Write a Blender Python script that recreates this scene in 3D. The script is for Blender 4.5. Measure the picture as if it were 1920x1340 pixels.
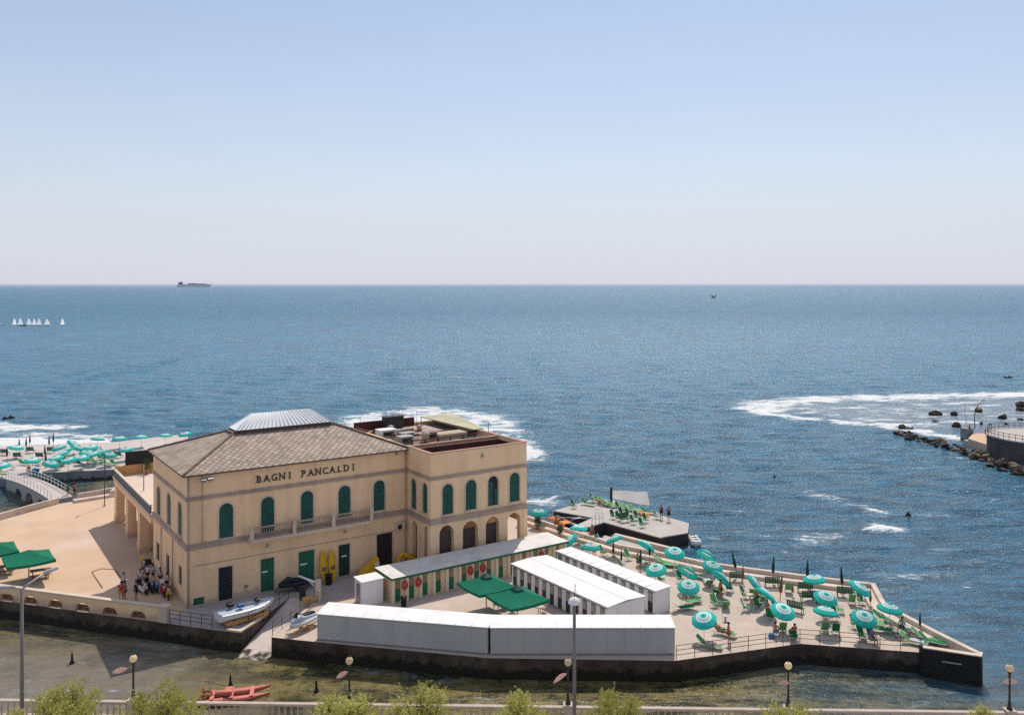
import bpy, bmesh, math, random
import numpy as np
from mathutils import Vector, Matrix, Euler

for _o in list(bpy.data.objects):
    bpy.data.objects.remove(_o)
SC = bpy.context.scene
COL = SC.collection
R = math.radians

# ------------------------------------------------------------------ camera, sky, sun, exposure
FPX, HZ, CAMZ = 1600.0, 534.0, 29.6       # focal length and horizon row measured on the 1920 px photo, eye height in m
cam = bpy.data.cameras.new('camera')
cam.sensor_width = 36.0
cam.lens = FPX / 1920 * 36
cam.shift_y = -(670 - HZ) / 1920
cam.clip_start, cam.clip_end = 0.5, 90000
camo = bpy.data.objects.new('camera', cam)
COL.objects.link(camo)
camo.location = (0, 0, CAMZ)
camo.rotation_euler = (R(90), R(0.0), 0)
SC.camera = camo

SUN = Vector((0.15, 0.684, 1.0)).normalized()          # towards the sun: out over the sea, a little right
world = bpy.data.worlds.new('World')
SC.world = world
world.use_nodes = True
wn = world.node_tree
sky = wn.nodes.new('ShaderNodeTexSky')
sky.sky_type = 'NISHITA'
sky.sun_disc = False
sky.sun_elevation = math.asin(SUN.z)
sky.sun_rotation = math.atan2(SUN.x, SUN.y)
sky.altitude = 20
sky.air_density = 1.0
sky.dust_density = 0.5
sky.ozone_density = 1.0
# summer haze: the sky pales towards the horizon
_tc = wn.nodes.new('ShaderNodeTexCoord'); _sp = wn.nodes.new('ShaderNodeSeparateXYZ'); wn.links.new(_tc.outputs['Generated'], _sp.inputs[0])
_rp = wn.nodes.new('ShaderNodeValToRGB'); wn.links.new(_sp.outputs[2], _rp.inputs[0])
_rp.color_ramp.elements[0].position = 0.0; _rp.color_ramp.elements[0].color = (0.94, 0.94, 0.94, 1)
_rp.color_ramp.elements[1].position = 0.75; _rp.color_ramp.elements[1].color = (0.42, 0.42, 0.42, 1)
for _x, _c in ((0.06, 0.86), (0.13, 0.58), (0.22, 0.40), (0.32, 0.27)):
    _e = _rp.color_ramp.elements.new(_x); _e.color = (_c, _c, _c, 1)
_mx = wn.nodes.new('ShaderNodeMix'); _mx.data_type = 'RGBA'
wn.links.new(_rp.outputs[0], _mx.inputs[0]); wn.links.new(sky.outputs[0], _mx.inputs[6])
_mx.inputs[7].default_value = (5.65, 5.87, 6.72, 1)
wn.links.new(_mx.outputs[2], wn.nodes['Background'].inputs[0])
wn.nodes['Background'].inputs[1].default_value = 0.108
sl = bpy.data.lights.new('sun', 'SUN')
sl.energy = 3.35
sl.angle = R(0.5)
sl.color = (1.0, 0.935, 0.835)
so = bpy.data.objects.new('sun', sl)
COL.objects.link(so)
so.rotation_euler = SUN.to_track_quat('Z', 'Y').to_euler()
so.location = (20, 90, 120)
SC.view_settings.view_transform = 'Standard'
SC.view_settings.look = 'None'
SC.view_settings.exposure = 0.12
SC.view_settings.gamma = 1.0
SC.render.engine = 'CYCLES'
SC.cycles.use_denoising = False        # the denoiser wipes out ripples and glitter
SC.cycles.max_bounces = 6
SC.cycles.diffuse_bounces = 3
SC.cycles.glossy_bounces = 3
SC.cycles.volume_bounces = 0
SC.cycles.sample_clamp_indirect = 6
SC.cycles.sample_clamp_direct = 3.0
SC.cycles.use_adaptive_sampling = False
SC.cycles.caustics_reflective = False
SC.cycles.caustics_refractive = False

DK = 1.6                                                # quay level above the water


def P(px, py, z=DK):
    """the point at height z that the photo shows at pixel (px, py)"""
    y = (CAMZ - z) * FPX / (py - HZ)
    return Vector(((px - 960) * y / FPX, y, z))


# ------------------------------------------------------------------ helpers
def tag(o, label=None, cat=None, group=None, kind=None):
    if label: o['label'] = label
    if cat: o['category'] = cat
    if group: o['group'] = group
    if kind: o['kind'] = kind
    return o


def thing(name, label, cat, loc=(0, 0, 0), rz=0.0, group=None):
    o = bpy.data.objects.new(name, None)
    o.empty_display_size = 0.3
    COL.objects.link(o)
    o.location = loc
    o.rotation_euler = (0, 0, rz)
    return tag(o, label, cat, group)


def copy_tree(o, parent=None):
    c = o.copy()
    COL.objects.link(c)
    c.parent = parent
    for ch in o.children:
        copy_tree(ch, c)
    return c


class MB:
    """collects faces and links them as ONE mesh object"""
    def __init__(s):
        s.v, s.f, s.m, s.sm = [], [], [], []
        s.M = Matrix()

    def add(s, vs, fs, mi=0, smooth=False):
        b = len(s.v)
        s.v += [s.M @ Vector(p) for p in vs]
        for f in fs:
            s.f.append([b + i for i in f]); s.m.append(mi); s.sm.append(smooth)

    def box(s, c, d, rz=0.0, mi=0, rx=0.0, ry=0.0):
        x, y, z = d[0] / 2, d[1] / 2, d[2] / 2
        T = Matrix.Translation(c) @ Euler((rx, ry, rz)).to_matrix().to_4x4()
        vs = [T @ Vector(p) for p in ((-x, -y, -z), (x, -y, -z), (x, y, -z), (-x, y, -z), (-x, -y, z), (x, -y, z), (x, y, z), (-x, y, z))]
        s.add(vs, [(0, 3, 2, 1), (4, 5, 6, 7), (0, 1, 5, 4), (1, 2, 6, 5), (2, 3, 7, 6), (3, 0, 4, 7)], mi)

    def span(s, a, b, mi=0):
        s.box([(a[i] + b[i]) / 2 for i in range(3)], [abs(b[i] - a[i]) for i in range(3)], 0, mi)

    def prism(s, poly, z0, z1, mi=0, side=None):
        n = len(poly)
        ar = sum(poly[i][0] * poly[(i + 1) % n][1] - poly[(i + 1) % n][0] * poly[i][1] for i in range(n))
        if ar < 0: poly = list(poly)[::-1]
        vs = [(p[0], p[1], z0) for p in poly] + [(p[0], p[1], z1) for p in poly]
        s.add(vs, [tuple(range(n, 2 * n))], mi)
        s.add(vs, [tuple(range(n - 1, -1, -1))] + [(i, (i + 1) % n, n + (i + 1) % n, n + i) for i in range(n)], mi if side is None else side)

    def tube(s, a, b, r0, r1=None, n=8, mi=0, caps=True):
        s.path([a, b], [r0, r0 if r1 is None else r1], n, mi, caps)

    def path(s, pts, rs, n=8, mi=0, caps=True):
        pts = [Vector(p) for p in pts]
        if not isinstance(rs, (list, tuple)): rs = [rs] * len(pts)
        vs, fs = [], []
        prev = None
        for i, p in enumerate(pts):
            t = (pts[min(i + 1, len(pts) - 1)] - pts[max(i - 1, 0)]).normalized()
            ref = Vector((0, 0, 1)) if abs(t.z) < 0.9 else Vector((1, 0, 0))
            if prev is not None: ref = prev
            x = (ref - t * ref.dot(t)).normalized(); y = t.cross(x); prev = x
            for k in range(n):
                a = 2 * math.pi * k / n
                vs.append(p + (x * math.cos(a) + y * math.sin(a)) * rs[i])
        for i in range(len(pts) - 1):
            for k in range(n):
                k2 = (k + 1) % n
                fs.append((i * n + k, i * n + k2, (i + 1) * n + k2, (i + 1) * n + k))
        s.add(vs, fs, mi, True)
        if caps:
            m = len(pts) - 1
            s.add(vs[:n], [tuple(range(n - 1, -1, -1))], mi)
            s.add(vs[m * n:], [tuple(range(n))], mi)

    def lathe(s, prof, n=16, c=(0, 0, 0), mi=0, mids=None, smooth=True, sx=1.0, sy=1.0):
        vs = []
        for r, z in prof:
            for k in range(n):
                a = 2 * math.pi * k / n
                vs.append((c[0] + r * sx * math.cos(a), c[1] + r * sy * math.sin(a), c[2] + z))
        for i in range(len(prof) - 1):
            fs = [(i * n + k, i * n + (k + 1) % n, (i + 1) * n + (k + 1) % n, (i + 1) * n + k) for k in range(n)]
            s.add(vs, [], mi)
            b = len(s.v) - len(vs)
            for f in fs:
                s.f.append([b + q for q in f]); s.m.append(mids[i] if mids else mi); s.sm.append(smooth)

    def quad(s, a, b, c, d, mi=0):
        s.add([a, b, c, d], [(0, 1, 2, 3)], mi)

    def slab(s, q, t, mi=0, side=None):
        """thin plate: quad q (counter-clockwise from above) thickened downwards by t"""
        q = [Vector(p) for p in q]
        n = len(q)
        lo = [p - Vector((0, 0, t)) for p in q]
        s.add(q + lo, [tuple(range(n))], mi)
        s.add(q + lo, [tuple(range(2 * n - 1, n - 1, -1))] + [(i, n + i, n + (i + 1) % n, (i + 1) % n) for i in range(n)], mi if side is None else side)

    def loft(s, rings, mi=0, closed=True, caps=True, smooth=True):
        n = len(rings[0])
        vs = [p for r in rings for p in r]
        fs = []
        for i in range(len(rings) - 1):
            for k in range(n if closed else n - 1):
                k2 = (k + 1) % n
                fs.append((i * n + k, i * n + k2, (i + 1) * n + k2, (i + 1) * n + k))
        s.add(vs, fs, mi, smooth)
        if caps:
            s.add(rings[0], [tuple(range(n - 1, -1, -1))], mi)
            s.add(rings[-1], [tuple(range(n))], mi)

    def mesh(s, name, mats, fix=True):
        me = bpy.data.meshes.new(name)
        me.from_pydata([tuple(p) for p in s.v], [], s.f)
        for m in (mats if isinstance(mats, (list, tuple)) else [mats]): me.materials.append(m)
        me.polygons.foreach_set('material_index', s.m)
        me.polygons.foreach_set('use_smooth', s.sm)
        bm = bmesh.new(); bm.from_mesh(me)
        bmesh.ops.remove_doubles(bm, verts=bm.verts, dist=1e-5)
        if fix: bmesh.ops.recalc_face_normals(bm, faces=bm.faces)
        bm.to_mesh(me); bm.free()
        me.update()
        return me

    def build(s, name, mats, parent=None, loc=(0, 0, 0), rz=0.0, bevel=0.0, fix=True):
        o = bpy.data.objects.new(name, s.mesh(name, mats, fix))
        COL.objects.link(o)
        o.parent = parent
        o.location = loc
        o.rotation_euler = (0, 0, rz)
        if bevel:
            b = o.modifiers.new('bevel', 'BEVEL'); b.width = bevel; b.segments = 2; b.limit_method = 'ANGLE'
        return o


def bake(o):
    """apply the modifiers of o to its mesh"""
    dg = bpy.context.evaluated_depsgraph_get()
    me = bpy.data.meshes.new_from_object(o.evaluated_get(dg))
    o.modifiers.clear()
    o.data = me
    return o


def cut(o, cutter, selfx=False):
    b = o.modifiers.new('cut', 'BOOLEAN')
    b.operation = 'DIFFERENCE'; b.solver = 'EXACT'; b.object = cutter; b.use_self = selfx
    bake(o)
    bpy.data.objects.remove(cutter)
    return o


# ------------------------------------------------------------------ materials
def _nt(name):
    m = bpy.data.materials.new(name)
    m.use_nodes = True
    nt = m.node_tree
    return m, nt, nt.nodes['Principled BSDF'], nt.nodes.new, nt.links.new


def surf(name, col, rough=0.75, var=0.18, scale=0.6, fine=12.0, bump=0.15, metallic=0.0, streak=0.0, spec=0.3, stain=None, stain_scale=0.35, stain_amt=0.5, wet=None, obj=False, joints=None):
    """weathered surface: colour drifts at two scales, optional stains of a second colour, vertical runs and a wet foot"""
    m, nt, bs, N, L = _nt(name)
    if obj:
        pos = N('ShaderNodeTexCoord').outputs['Object']
    else:
        pos = N('ShaderNodeNewGeometry').outputs['Position']
    def noise(sc, det, vec=pos, rg=0.6):
        n = N('ShaderNodeTexNoise'); n.inputs['Scale'].default_value = sc; n.inputs['Detail'].default_value = det; n.inputs['Roughness'].default_value = rg
        L(vec, n.inputs['Vector']); return n.outputs['Fac']
    def rng(src, a, b, c, d):
        r = N('ShaderNodeMapRange'); r.inputs[1].default_value = a; r.inputs[2].default_value = b; r.inputs[3].default_value = c; r.inputs[4].default_value = d
        L(src, r.inputs[0]); return r.outputs[0]
    def mix(f, a, b, mode='MIX'):
        x = N('ShaderNodeMix'); x.data_type = 'RGBA'; x.blend_type = mode
        if isinstance(f, float): x.inputs[0].default_value = f
        else: L(f, x.inputs[0])
        for i, q in ((6, a), (7, b)):
            if isinstance(q, tuple): x.inputs[i].default_value = (*q[:3], 1)
            else: L(q, x.inputs[i])
        return x.outputs[2]
    def mulv(c, f):
        x = N('ShaderNodeVectorMath'); x.operation = 'SCALE'
        if isinstance(c, tuple): x.inputs[0].default_value = c[:3]
        else: L(c, x.inputs[0])
        L(f, x.inputs['Scale']); return x.outputs[0]
    c = tuple(col)
    nf = noise(fine, 3)
    if stain:
        c = mix(rng(noise(stain_scale, 5), 0.5, 0.72, 0.0, stain_amt), c, tuple(stain))
    c = mulv(c, rng(noise(scale, 4), 0.3, 0.7, 1 - var, 1 + var))
    c = mulv(c, rng(nf, 0.3, 0.7, 1 - var * 0.5, 1 + var * 0.5))
    if streak:
        mp = N('ShaderNodeMapping'); mp.inputs['Scale'].default_value = (1.1, 1.1, 0.10); L(pos, mp.inputs[0])
        c = mulv(c, rng(noise(0.8, 2, mp.outputs[0]), 0.42, 0.75, 1.0, 1.0 - streak))
    if joints:                                          # (slab length, slab width, angle, darkening)
        mp = N('ShaderNodeMapping'); mp.inputs['Rotation'].default_value = (0, 0, joints[2]); L(pos, mp.inputs[0])
        br = N('ShaderNodeTexBrick'); br.inputs['Scale'].default_value = 1.0; br.inputs['Brick Width'].default_value = joints[0]; br.inputs['Row Height'].default_value = joints[1]; br.inputs['Mortar Size'].default_value = 0.03; br.inputs['Bias'].default_value = 0.0
        br.inputs['Color1'].default_value = (1.0, 1.0, 1.0, 1); br.inputs['Color2'].default_value = (0.93, 0.93, 0.93, 1); br.inputs['Mortar'].default_value = (joints[3],) * 3 + (1,)
        L(mp.outputs[0], br.inputs['Vector'])
        c = mix(1.0, c, br.outputs['Color'], 'MULTIPLY')
    if wet:                                             # (height, colour): weed and tide line below that height
        sx = N('ShaderNodeSeparateXYZ'); L(pos, sx.inputs[0])
        ad = N('ShaderNodeMath'); ad.operation = 'ADD'; L(sx.outputs[2], ad.inputs[0]); L(rng(noise(1.3, 4), 0.3, 0.7, -0.35, 0.35), ad.inputs[1])
        c = mix(rng(ad.outputs[0], wet[0] - 0.15, wet[0] + 0.15, 1.0, 0.0), c, wet[1])
    if isinstance(c, tuple): bs.inputs['Base Color'].default_value = (*c[:3], 1)
    else: L(c, bs.inputs['Base Color'])
    bs.inputs['Metallic'].default_value = metallic
    L(rng(nf, 0.3, 0.7, max(0.02, rough - 0.1), min(1, rough + 0.1)), bs.inputs['Roughness'])
    bs.inputs['Specular IOR Level'].default_value = spec
    if bump:
        b = N('ShaderNodeBump'); b.inputs['Strength'].default_value = bump; b.inputs['Distance'].default_value = 0.03
        L(nf, b.inputs['Height']); L(b.outputs[0], bs.inputs['Normal'])
    return m


def cloth(name, col, trans=0.3, var=0.1):
    m, nt, bs, N, L = _nt(name)
    bs.inputs['Roughness'].default_value = 0.85
    bs.inputs['Specular IOR Level'].default_value = 0.15
    pos = N('ShaderNodeTexCoord').outputs['Object']
    n = N('ShaderNodeTexNoise'); n.inputs['Scale'].default_value = 3.0; n.inputs['Detail'].default_value = 3; L(pos, n.inputs['Vector'])
    r = N('ShaderNodeMapRange'); r.inputs[1].default_value = 0.3; r.inputs[2].default_value = 0.7; r.inputs[3].default_value = 1 - var; r.inputs[4].default_value = 1 + var
    L(n.outputs['Fac'], r.inputs[0])
    oi = N('ShaderNodeObjectInfo')
    r2 = N('ShaderNodeMapRange'); r2.inputs[3].default_value = 0.82; r2.inputs[4].default_value = 1.15; L(oi.outputs['Random'], r2.inputs[0])
    mm = N('ShaderNodeMath'); mm.operation = 'MULTIPLY'; L(r.outputs[0], mm.inputs[0]); L(r2.outputs[0], mm.inputs[1])
    x = N('ShaderNodeVectorMath'); x.operation = 'SCALE'; x.inputs[0].default_value = col; L(mm.outputs[0], x.inputs['Scale'])
    L(x.outputs[0], bs.inputs['Base Color'])
    if trans:
        t = N('ShaderNodeBsdfTranslucent'); L(x.outputs[0], t.inputs[0])
        a = N('ShaderNodeMixShader'); a.inputs[0].default_value = trans
        L(bs.outputs[0], a.inputs[1]); L(t.outputs[0], a.inputs[2]); L(a.outputs[0], nt.nodes['Material Output'].inputs[0])
    return m


M = {}
M['cream'] = surf('cream_plaster', (0.95, 0.65, 0.395), 0.85, 0.05, 0.35, 2.5, 0.0, streak=0.15, stain=(0.74, 0.49, 0.30), stain_amt=0.6, wet=(2.05, (0.60, 0.43, 0.30)))
M['pale'] = surf('pale_trim', (0.66, 0.53, 0.42), 0.8, 0.08, 0.8, 10, 0.1, streak=0.15)
M['band'] = surf('grey_stone_band', (0.46, 0.345, 0.275), 0.8, 0.12, 0.9, 10, 0.15, streak=0.25)
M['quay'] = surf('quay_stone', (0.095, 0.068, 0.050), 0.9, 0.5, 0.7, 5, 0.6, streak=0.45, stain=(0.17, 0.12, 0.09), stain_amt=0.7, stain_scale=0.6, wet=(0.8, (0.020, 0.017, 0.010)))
M['piazza'] = surf('tan_paving', (0.615, 0.425, 0.285), 0.9, 0.07, 0.12, 6, 0.1, joints=(2.5, 2.5, 0.6, 0.86), stain=(0.66, 0.52, 0.43), stain_amt=0.7, stain_scale=0.09)
M['yard'] = surf('terrace_paving', (0.545, 0.435, 0.36), 0.9, 0.09, 0.3, 8, 0.1, joints=(1.6, 1.6, 0.3, 0.84), stain=(0.5, 0.42, 0.36), stain_amt=0.6, stain_scale=0.25)
M['asphalt'] = surf('yard_asphalt', (0.38, 0.335, 0.305), 0.9, 0.12, 0.4, 14, 0.2)
M['concrete'] = surf('pale_concrete', (0.47, 0.42, 0.385), 0.9, 0.1, 0.5, 8, 0.2, stain=(0.42, 0.38, 0.35), stain_amt=0.6)
M['lido'] = surf('bleached_paving', (0.55, 0.47, 0.43), 0.9, 0.08, 0.25, 6, 0.1, joints=(2, 2, 0.4, 0.85), stain=(0.44, 0.38, 0.34))
M['wallcap'] = surf('sea_wall_render', (0.66, 0.53, 0.44), 0.85, 0.1, 0.6, 8, 0.15, streak=0.2, stain=(0.5, 0.36, 0.28), stain_amt=0.5)
M['greywall'] = surf('grey_render', (0.23, 0.24, 0.26), 0.9, 0.12, 0.4, 8, 0.2, streak=0.25, wet=(0.5, (0.03, 0.03, 0.025)))
M['blackwall'] = surf('tarred_wall', (0.035, 0.028, 0.03), 0.85, 0.3, 0.8, 8, 0.3)
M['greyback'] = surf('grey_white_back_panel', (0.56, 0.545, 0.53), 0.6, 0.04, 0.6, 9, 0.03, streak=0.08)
M['white'] = surf('white_panel', (0.80, 0.79, 0.78), 0.55, 0.04, 0.6, 9, 0.03, streak=0.14)
M['whiteroof'] = surf('white_sheet_roof', (0.76, 0.745, 0.735), 0.6, 0.04, 0.5, 8, 0.04, stain=(0.60, 0.57, 0.53), stain_amt=0.5, stain_scale=0.9)
M['hutroof'] = surf('grey_white_felt', (0.70, 0.66, 0.61), 0.85, 0.06, 0.5, 8, 0.08, stain=(0.45, 0.41, 0.38), stain_amt=0.7, stain_scale=0.6)
M['green'] = surf('green_paint', (0.010, 0.125, 0.060), 0.5, 0.12, 1.5, 10, 0.05, obj=True)
M['dkgreen'] = surf('dark_green_paint', (0.010, 0.040, 0.030), 0.5, 0.15, 1.5, 10, 0.05, obj=True)
M['navydoor'] = surf('dark_door', (0.013, 0.018, 0.026), 0.5, 0.2, 1.5, 10, 0.05)
M['browndoor'] = surf('dark_brown_door', (0.03, 0.014, 0.01), 0.6, 0.2, 1.5, 10, 0.05)
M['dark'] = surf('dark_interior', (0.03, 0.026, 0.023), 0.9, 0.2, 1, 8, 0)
M['maroon'] = surf('oxide_red_paint', (0.10, 0.028, 0.022), 0.8, 0.3, 0.7, 8, 0.1, streak=0.2)
M['roofdeck'] = surf('roof_deck', (0.27, 0.20, 0.155), 0.9, 0.3, 0.9, 7, 0.1, stain=(0.10, 0.065, 0.05), stain_amt=0.9, stain_scale=0.6)
M['pinkdeck'] = surf('pink_roof_felt', (0.46, 0.34, 0.30), 0.9, 0.2, 0.8, 7, 0.1, stain=(0.22, 0.14, 0.11), stain_amt=0.8, stain_scale=0.7)
M['greensheet'] = surf('faded_green_sheet', (0.44, 0.41, 0.27), 0.8, 0.16, 0.6, 7, 0.1, stain=(0.30, 0.27, 0.18), stain_amt=0.6)
M['metal'] = surf('grey_metal', (0.32, 0.31, 0.31), 0.45, 0.1, 2, 15, 0.05, metallic=0.5)
M['dkmetal'] = surf('dark_metal', (0.04, 0.037, 0.035), 0.5, 0.15, 2, 15, 0.05, metallic=0.3)
M['rail'] = surf('brown_rail', (0.14, 0.09, 0.065), 0.6, 0.2, 2, 12, 0.05)
M['whitemetal'] = surf('white_metal', (0.74, 0.74, 0.73), 0.4, 0.04, 2, 15, 0.02)
M['polegrey'] = surf('weathered_pole', (0.19, 0.165, 0.15), 0.5, 0.1, 2, 15, 0.02)
M['wood'] = surf('brown_wood', (0.20, 0.105, 0.055), 0.7, 0.25, 2.5, 14, 0.15, obj=True)
M['teal'] = cloth('teal_canvas', (0.030, 0.50, 0.43), 0.30)
M['wcloth'] = cloth('white_canvas', (0.70, 0.80, 0.80), 0.28, 0.04)
M['gcloth'] = cloth('green_canvas', (0.008, 0.16, 0.09), 0.12)
M['furled'] = cloth('furled_green_canvas', (0.012, 0.055, 0.04), 0.0)
M['lgreen'] = cloth('light_green_sling', (0.17, 0.42, 0.16), 0.25)
M['mgreen'] = cloth('green_sling', (0.02, 0.22, 0.06), 0.2)
M['bgreen'] = surf('bench_green', (0.010, 0.10, 0.05), 0.55, 0.15, 2, 12, 0.05, obj=True)
M['yellow'] = surf('yellow_plastic', (0.72, 0.40, 0.012), 0.4, 0.1, 1.5, 12, 0.02, obj=True)
M['red'] = surf('red_plastic', (0.48, 0.03, 0.02), 0.4, 0.12, 1.5, 12, 0.02, obj=True)
M['coral'] = surf('faded_red_boat_paint', (0.62, 0.19, 0.15), 0.5, 0.12, 1.5, 10, 0.05, obj=True)
M['black'] = surf('black_plastic', (0.014, 0.014, 0.016), 0.4, 0.2, 2, 12, 0.03, obj=True)
M['blue'] = surf('blue_plastic', (0.02, 0.13, 0.33), 0.45, 0.1, 2, 12, 0.03, obj=True)
M['navy'] = surf('navy_cover', (0.012, 0.015, 0.028), 0.6, 0.2, 2, 12, 0.1, obj=True)
M['gel'] = surf('white_gelcoat', (0.74, 0.74, 0.73), 0.3, 0.05, 2, 12, 0.02, obj=True)
M['cooler'] = surf('pale_blue_gelcoat', (0.45, 0.51, 0.60), 0.35, 0.08, 2, 12, 0.02, obj=True)
M['ochre'] = surf('ochre_wall', (0.60, 0.33, 0.12), 0.85, 0.1, 0.5, 8, 0.1)
M['pink'] = cloth('faded_pink_cloth', (0.84, 0.60, 0.56), 0.35)
M['orange'] = cloth('orange_towel', (0.75, 0.28, 0.08), 0.1)
M['rock'] = surf('wet_rock', (0.055, 0.038, 0.027), 0.85, 0.5, 0.7, 3, 0.9, stain=(0.26, 0.19, 0.13), stain_amt=0.8, stain_scale=0.7, wet=(0.3, (0.02, 0.016, 0.01)))
M['bark'] = surf('bark', (0.10, 0.075, 0.055), 0.9, 0.3, 3, 12, 0.5)
M['promenade'] = surf('promenade_paving', (0.46, 0.40, 0.35), 0.9, 0.1, 0.5, 8, 0.1)
M['balust'] = surf('cast_stone', (0.48, 0.385, 0.32), 0.85, 0.12, 1.5, 10, 0.15)
M['ship'] = surf('ship_haze_blue', (0.03, 0.10, 0.26), 0.6, 0.1, 0.01, 0.1, 0)  # blue of the distance haze tinted into the whole ship
M['sail'] = cloth('white_sail', (0.92, 0.92, 0.92), 0.8, 0.02)
M['globe'] = cloth('cream_glass_globe', (0.86, 0.74, 0.50), 0.45, 0.02)
M['orangehull'] = surf('pale_hull', (0.6, 0.6, 0.6), 0.5, 0.05, 1, 8, 0)


def shutter_mat(name, col):
    m, nt, bs, N, L = _nt(name)
    tc = N('ShaderNodeTexCoord')
    w = N('ShaderNodeTexWave'); w.bands_direction = 'Z'; w.inputs['Scale'].default_value = 3.2; w.inputs['Distortion'].default_value = 0.0
    L(tc.outputs['Object'], w.inputs['Vector'])
    b = N('ShaderNodeBump'); b.inputs['Strength'].default_value = 0.9; b.inputs['Distance'].default_value = 0.03
    L(w.outputs['Fac'], b.inputs['Height']); L(b.outputs[0], bs.inputs['Normal'])
    n = N('ShaderNodeTexNoise'); n.inputs['Scale'].default_value = 1.7; L(N('ShaderNodeNewGeometry').outputs['Position'], n.inputs['Vector'])
    r = N('ShaderNodeMapRange'); r.inputs[1].default_value = 0.3; r.inputs[2].default_value = 0.7; r.inputs[3].default_value = 0.78; r.inputs[4].default_value = 1.25; L(n.outputs['Fac'], r.inputs[0])
    x = N('ShaderNodeVectorMath'); x.operation = 'SCALE'; x.inputs[0].default_value = col; L(r.outputs[0], x.inputs['Scale']); L(x.outputs[0], bs.inputs['Base Color'])
    bs.inputs['Roughness'].default_value = 0.5
    return m


M['shutter'] = shutter_mat('green_louvre', (0.005, 0.085, 0.066))


def tile_mat():
    m, nt, bs, N, L = _nt('diamond_roof_tile')
    tc = N('ShaderNodeTexCoord')
    mp = N('ShaderNodeMapping'); mp.inputs['Rotation'].default_value = (0, 0, R(45)); L(tc.outputs['Object'], mp.inputs[0])
    br = N('ShaderNodeTexBrick'); br.offset = 0.0; br.squash = 1.0
    br.inputs['Color1'].default_value = (0.31, 0.232, 0.178, 1); br.inputs['Color2'].default_value = (0.48, 0.385, 0.315, 1); br.inputs['Mortar'].default_value = (0.16, 0.105, 0.08, 1)
    br.inputs['Scale'].default_value = 1.0; br.inputs['Mortar Size'].default_value = 0.035; br.inputs['Brick Width'].default_value = 0.46; br.inputs['Row Height'].default_value = 0.46
    L(mp.outputs[0], br.inputs['Vector'])
    n = N('ShaderNodeTexNoise'); n.inputs['Scale'].default_value = 0.45; n.inputs['Detail'].default_value = 6; n.inputs['Roughness'].default_value = 0.7; L(tc.outputs['Object'], n.inputs['Vector'])
    r = N('ShaderNodeMapRange'); r.inputs[1].default_value = 0.32; r.inputs[2].default_value = 0.7; r.inputs[3].default_value = 1.12; r.inputs[4].default_value = 0.78; L(n.outputs['Fac'], r.inputs[0])
    x = N('ShaderNodeVectorMath'); x.operation = 'SCALE'; L(br.outputs['Color'], x.inputs[0]); L(r.outputs[0], x.inputs['Scale']); L(x.outputs[0], bs.inputs['Base Color'])
    b = N('ShaderNodeBump'); b.inputs['Strength'].default_value = 0.5; b.inputs['Distance'].default_value = 0.03; b.invert = True; L(br.outputs['Fac'], b.inputs['Height']); L(b.outputs[0], bs.inputs['Normal'])
    bs.inputs['Roughness'].default_value = 0.85
    return m


M['tile'] = tile_mat()

# ------------------------------------------------------------------ the sea
def seg_dist(X, Y, pts):
    d = np.full(X.shape, 1e9)
    for (ax, ay), (bx, by) in zip(pts[:-1], pts[1:]):
        vx, vy = bx - ax, by - ay
        t = np.clip(((X - ax) * vx + (Y - ay) * vy) / (vx * vx + vy * vy + 1e-9), 0, 1)
        d = np.minimum(d, np.hypot(X - ax - t * vx, Y - ay - t * vy))
    return d


def inside(X, Y, poly):
    c = np.zeros(X.shape, bool)
    n = len(poly)
    for i in range(n):
        x0, y0 = poly[i]; x1, y1 = poly[(i + 1) % n]
        k = ((y0 > Y) != (y1 > Y)) & (X < (x1 - x0) * (Y - y0) / (y1 - y0 + 1e-12) + x0)
        c ^= k
    return c


def wpts(px):
    return [tuple(P(a, b, 0.0)[:2]) for a, b in px]


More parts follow.
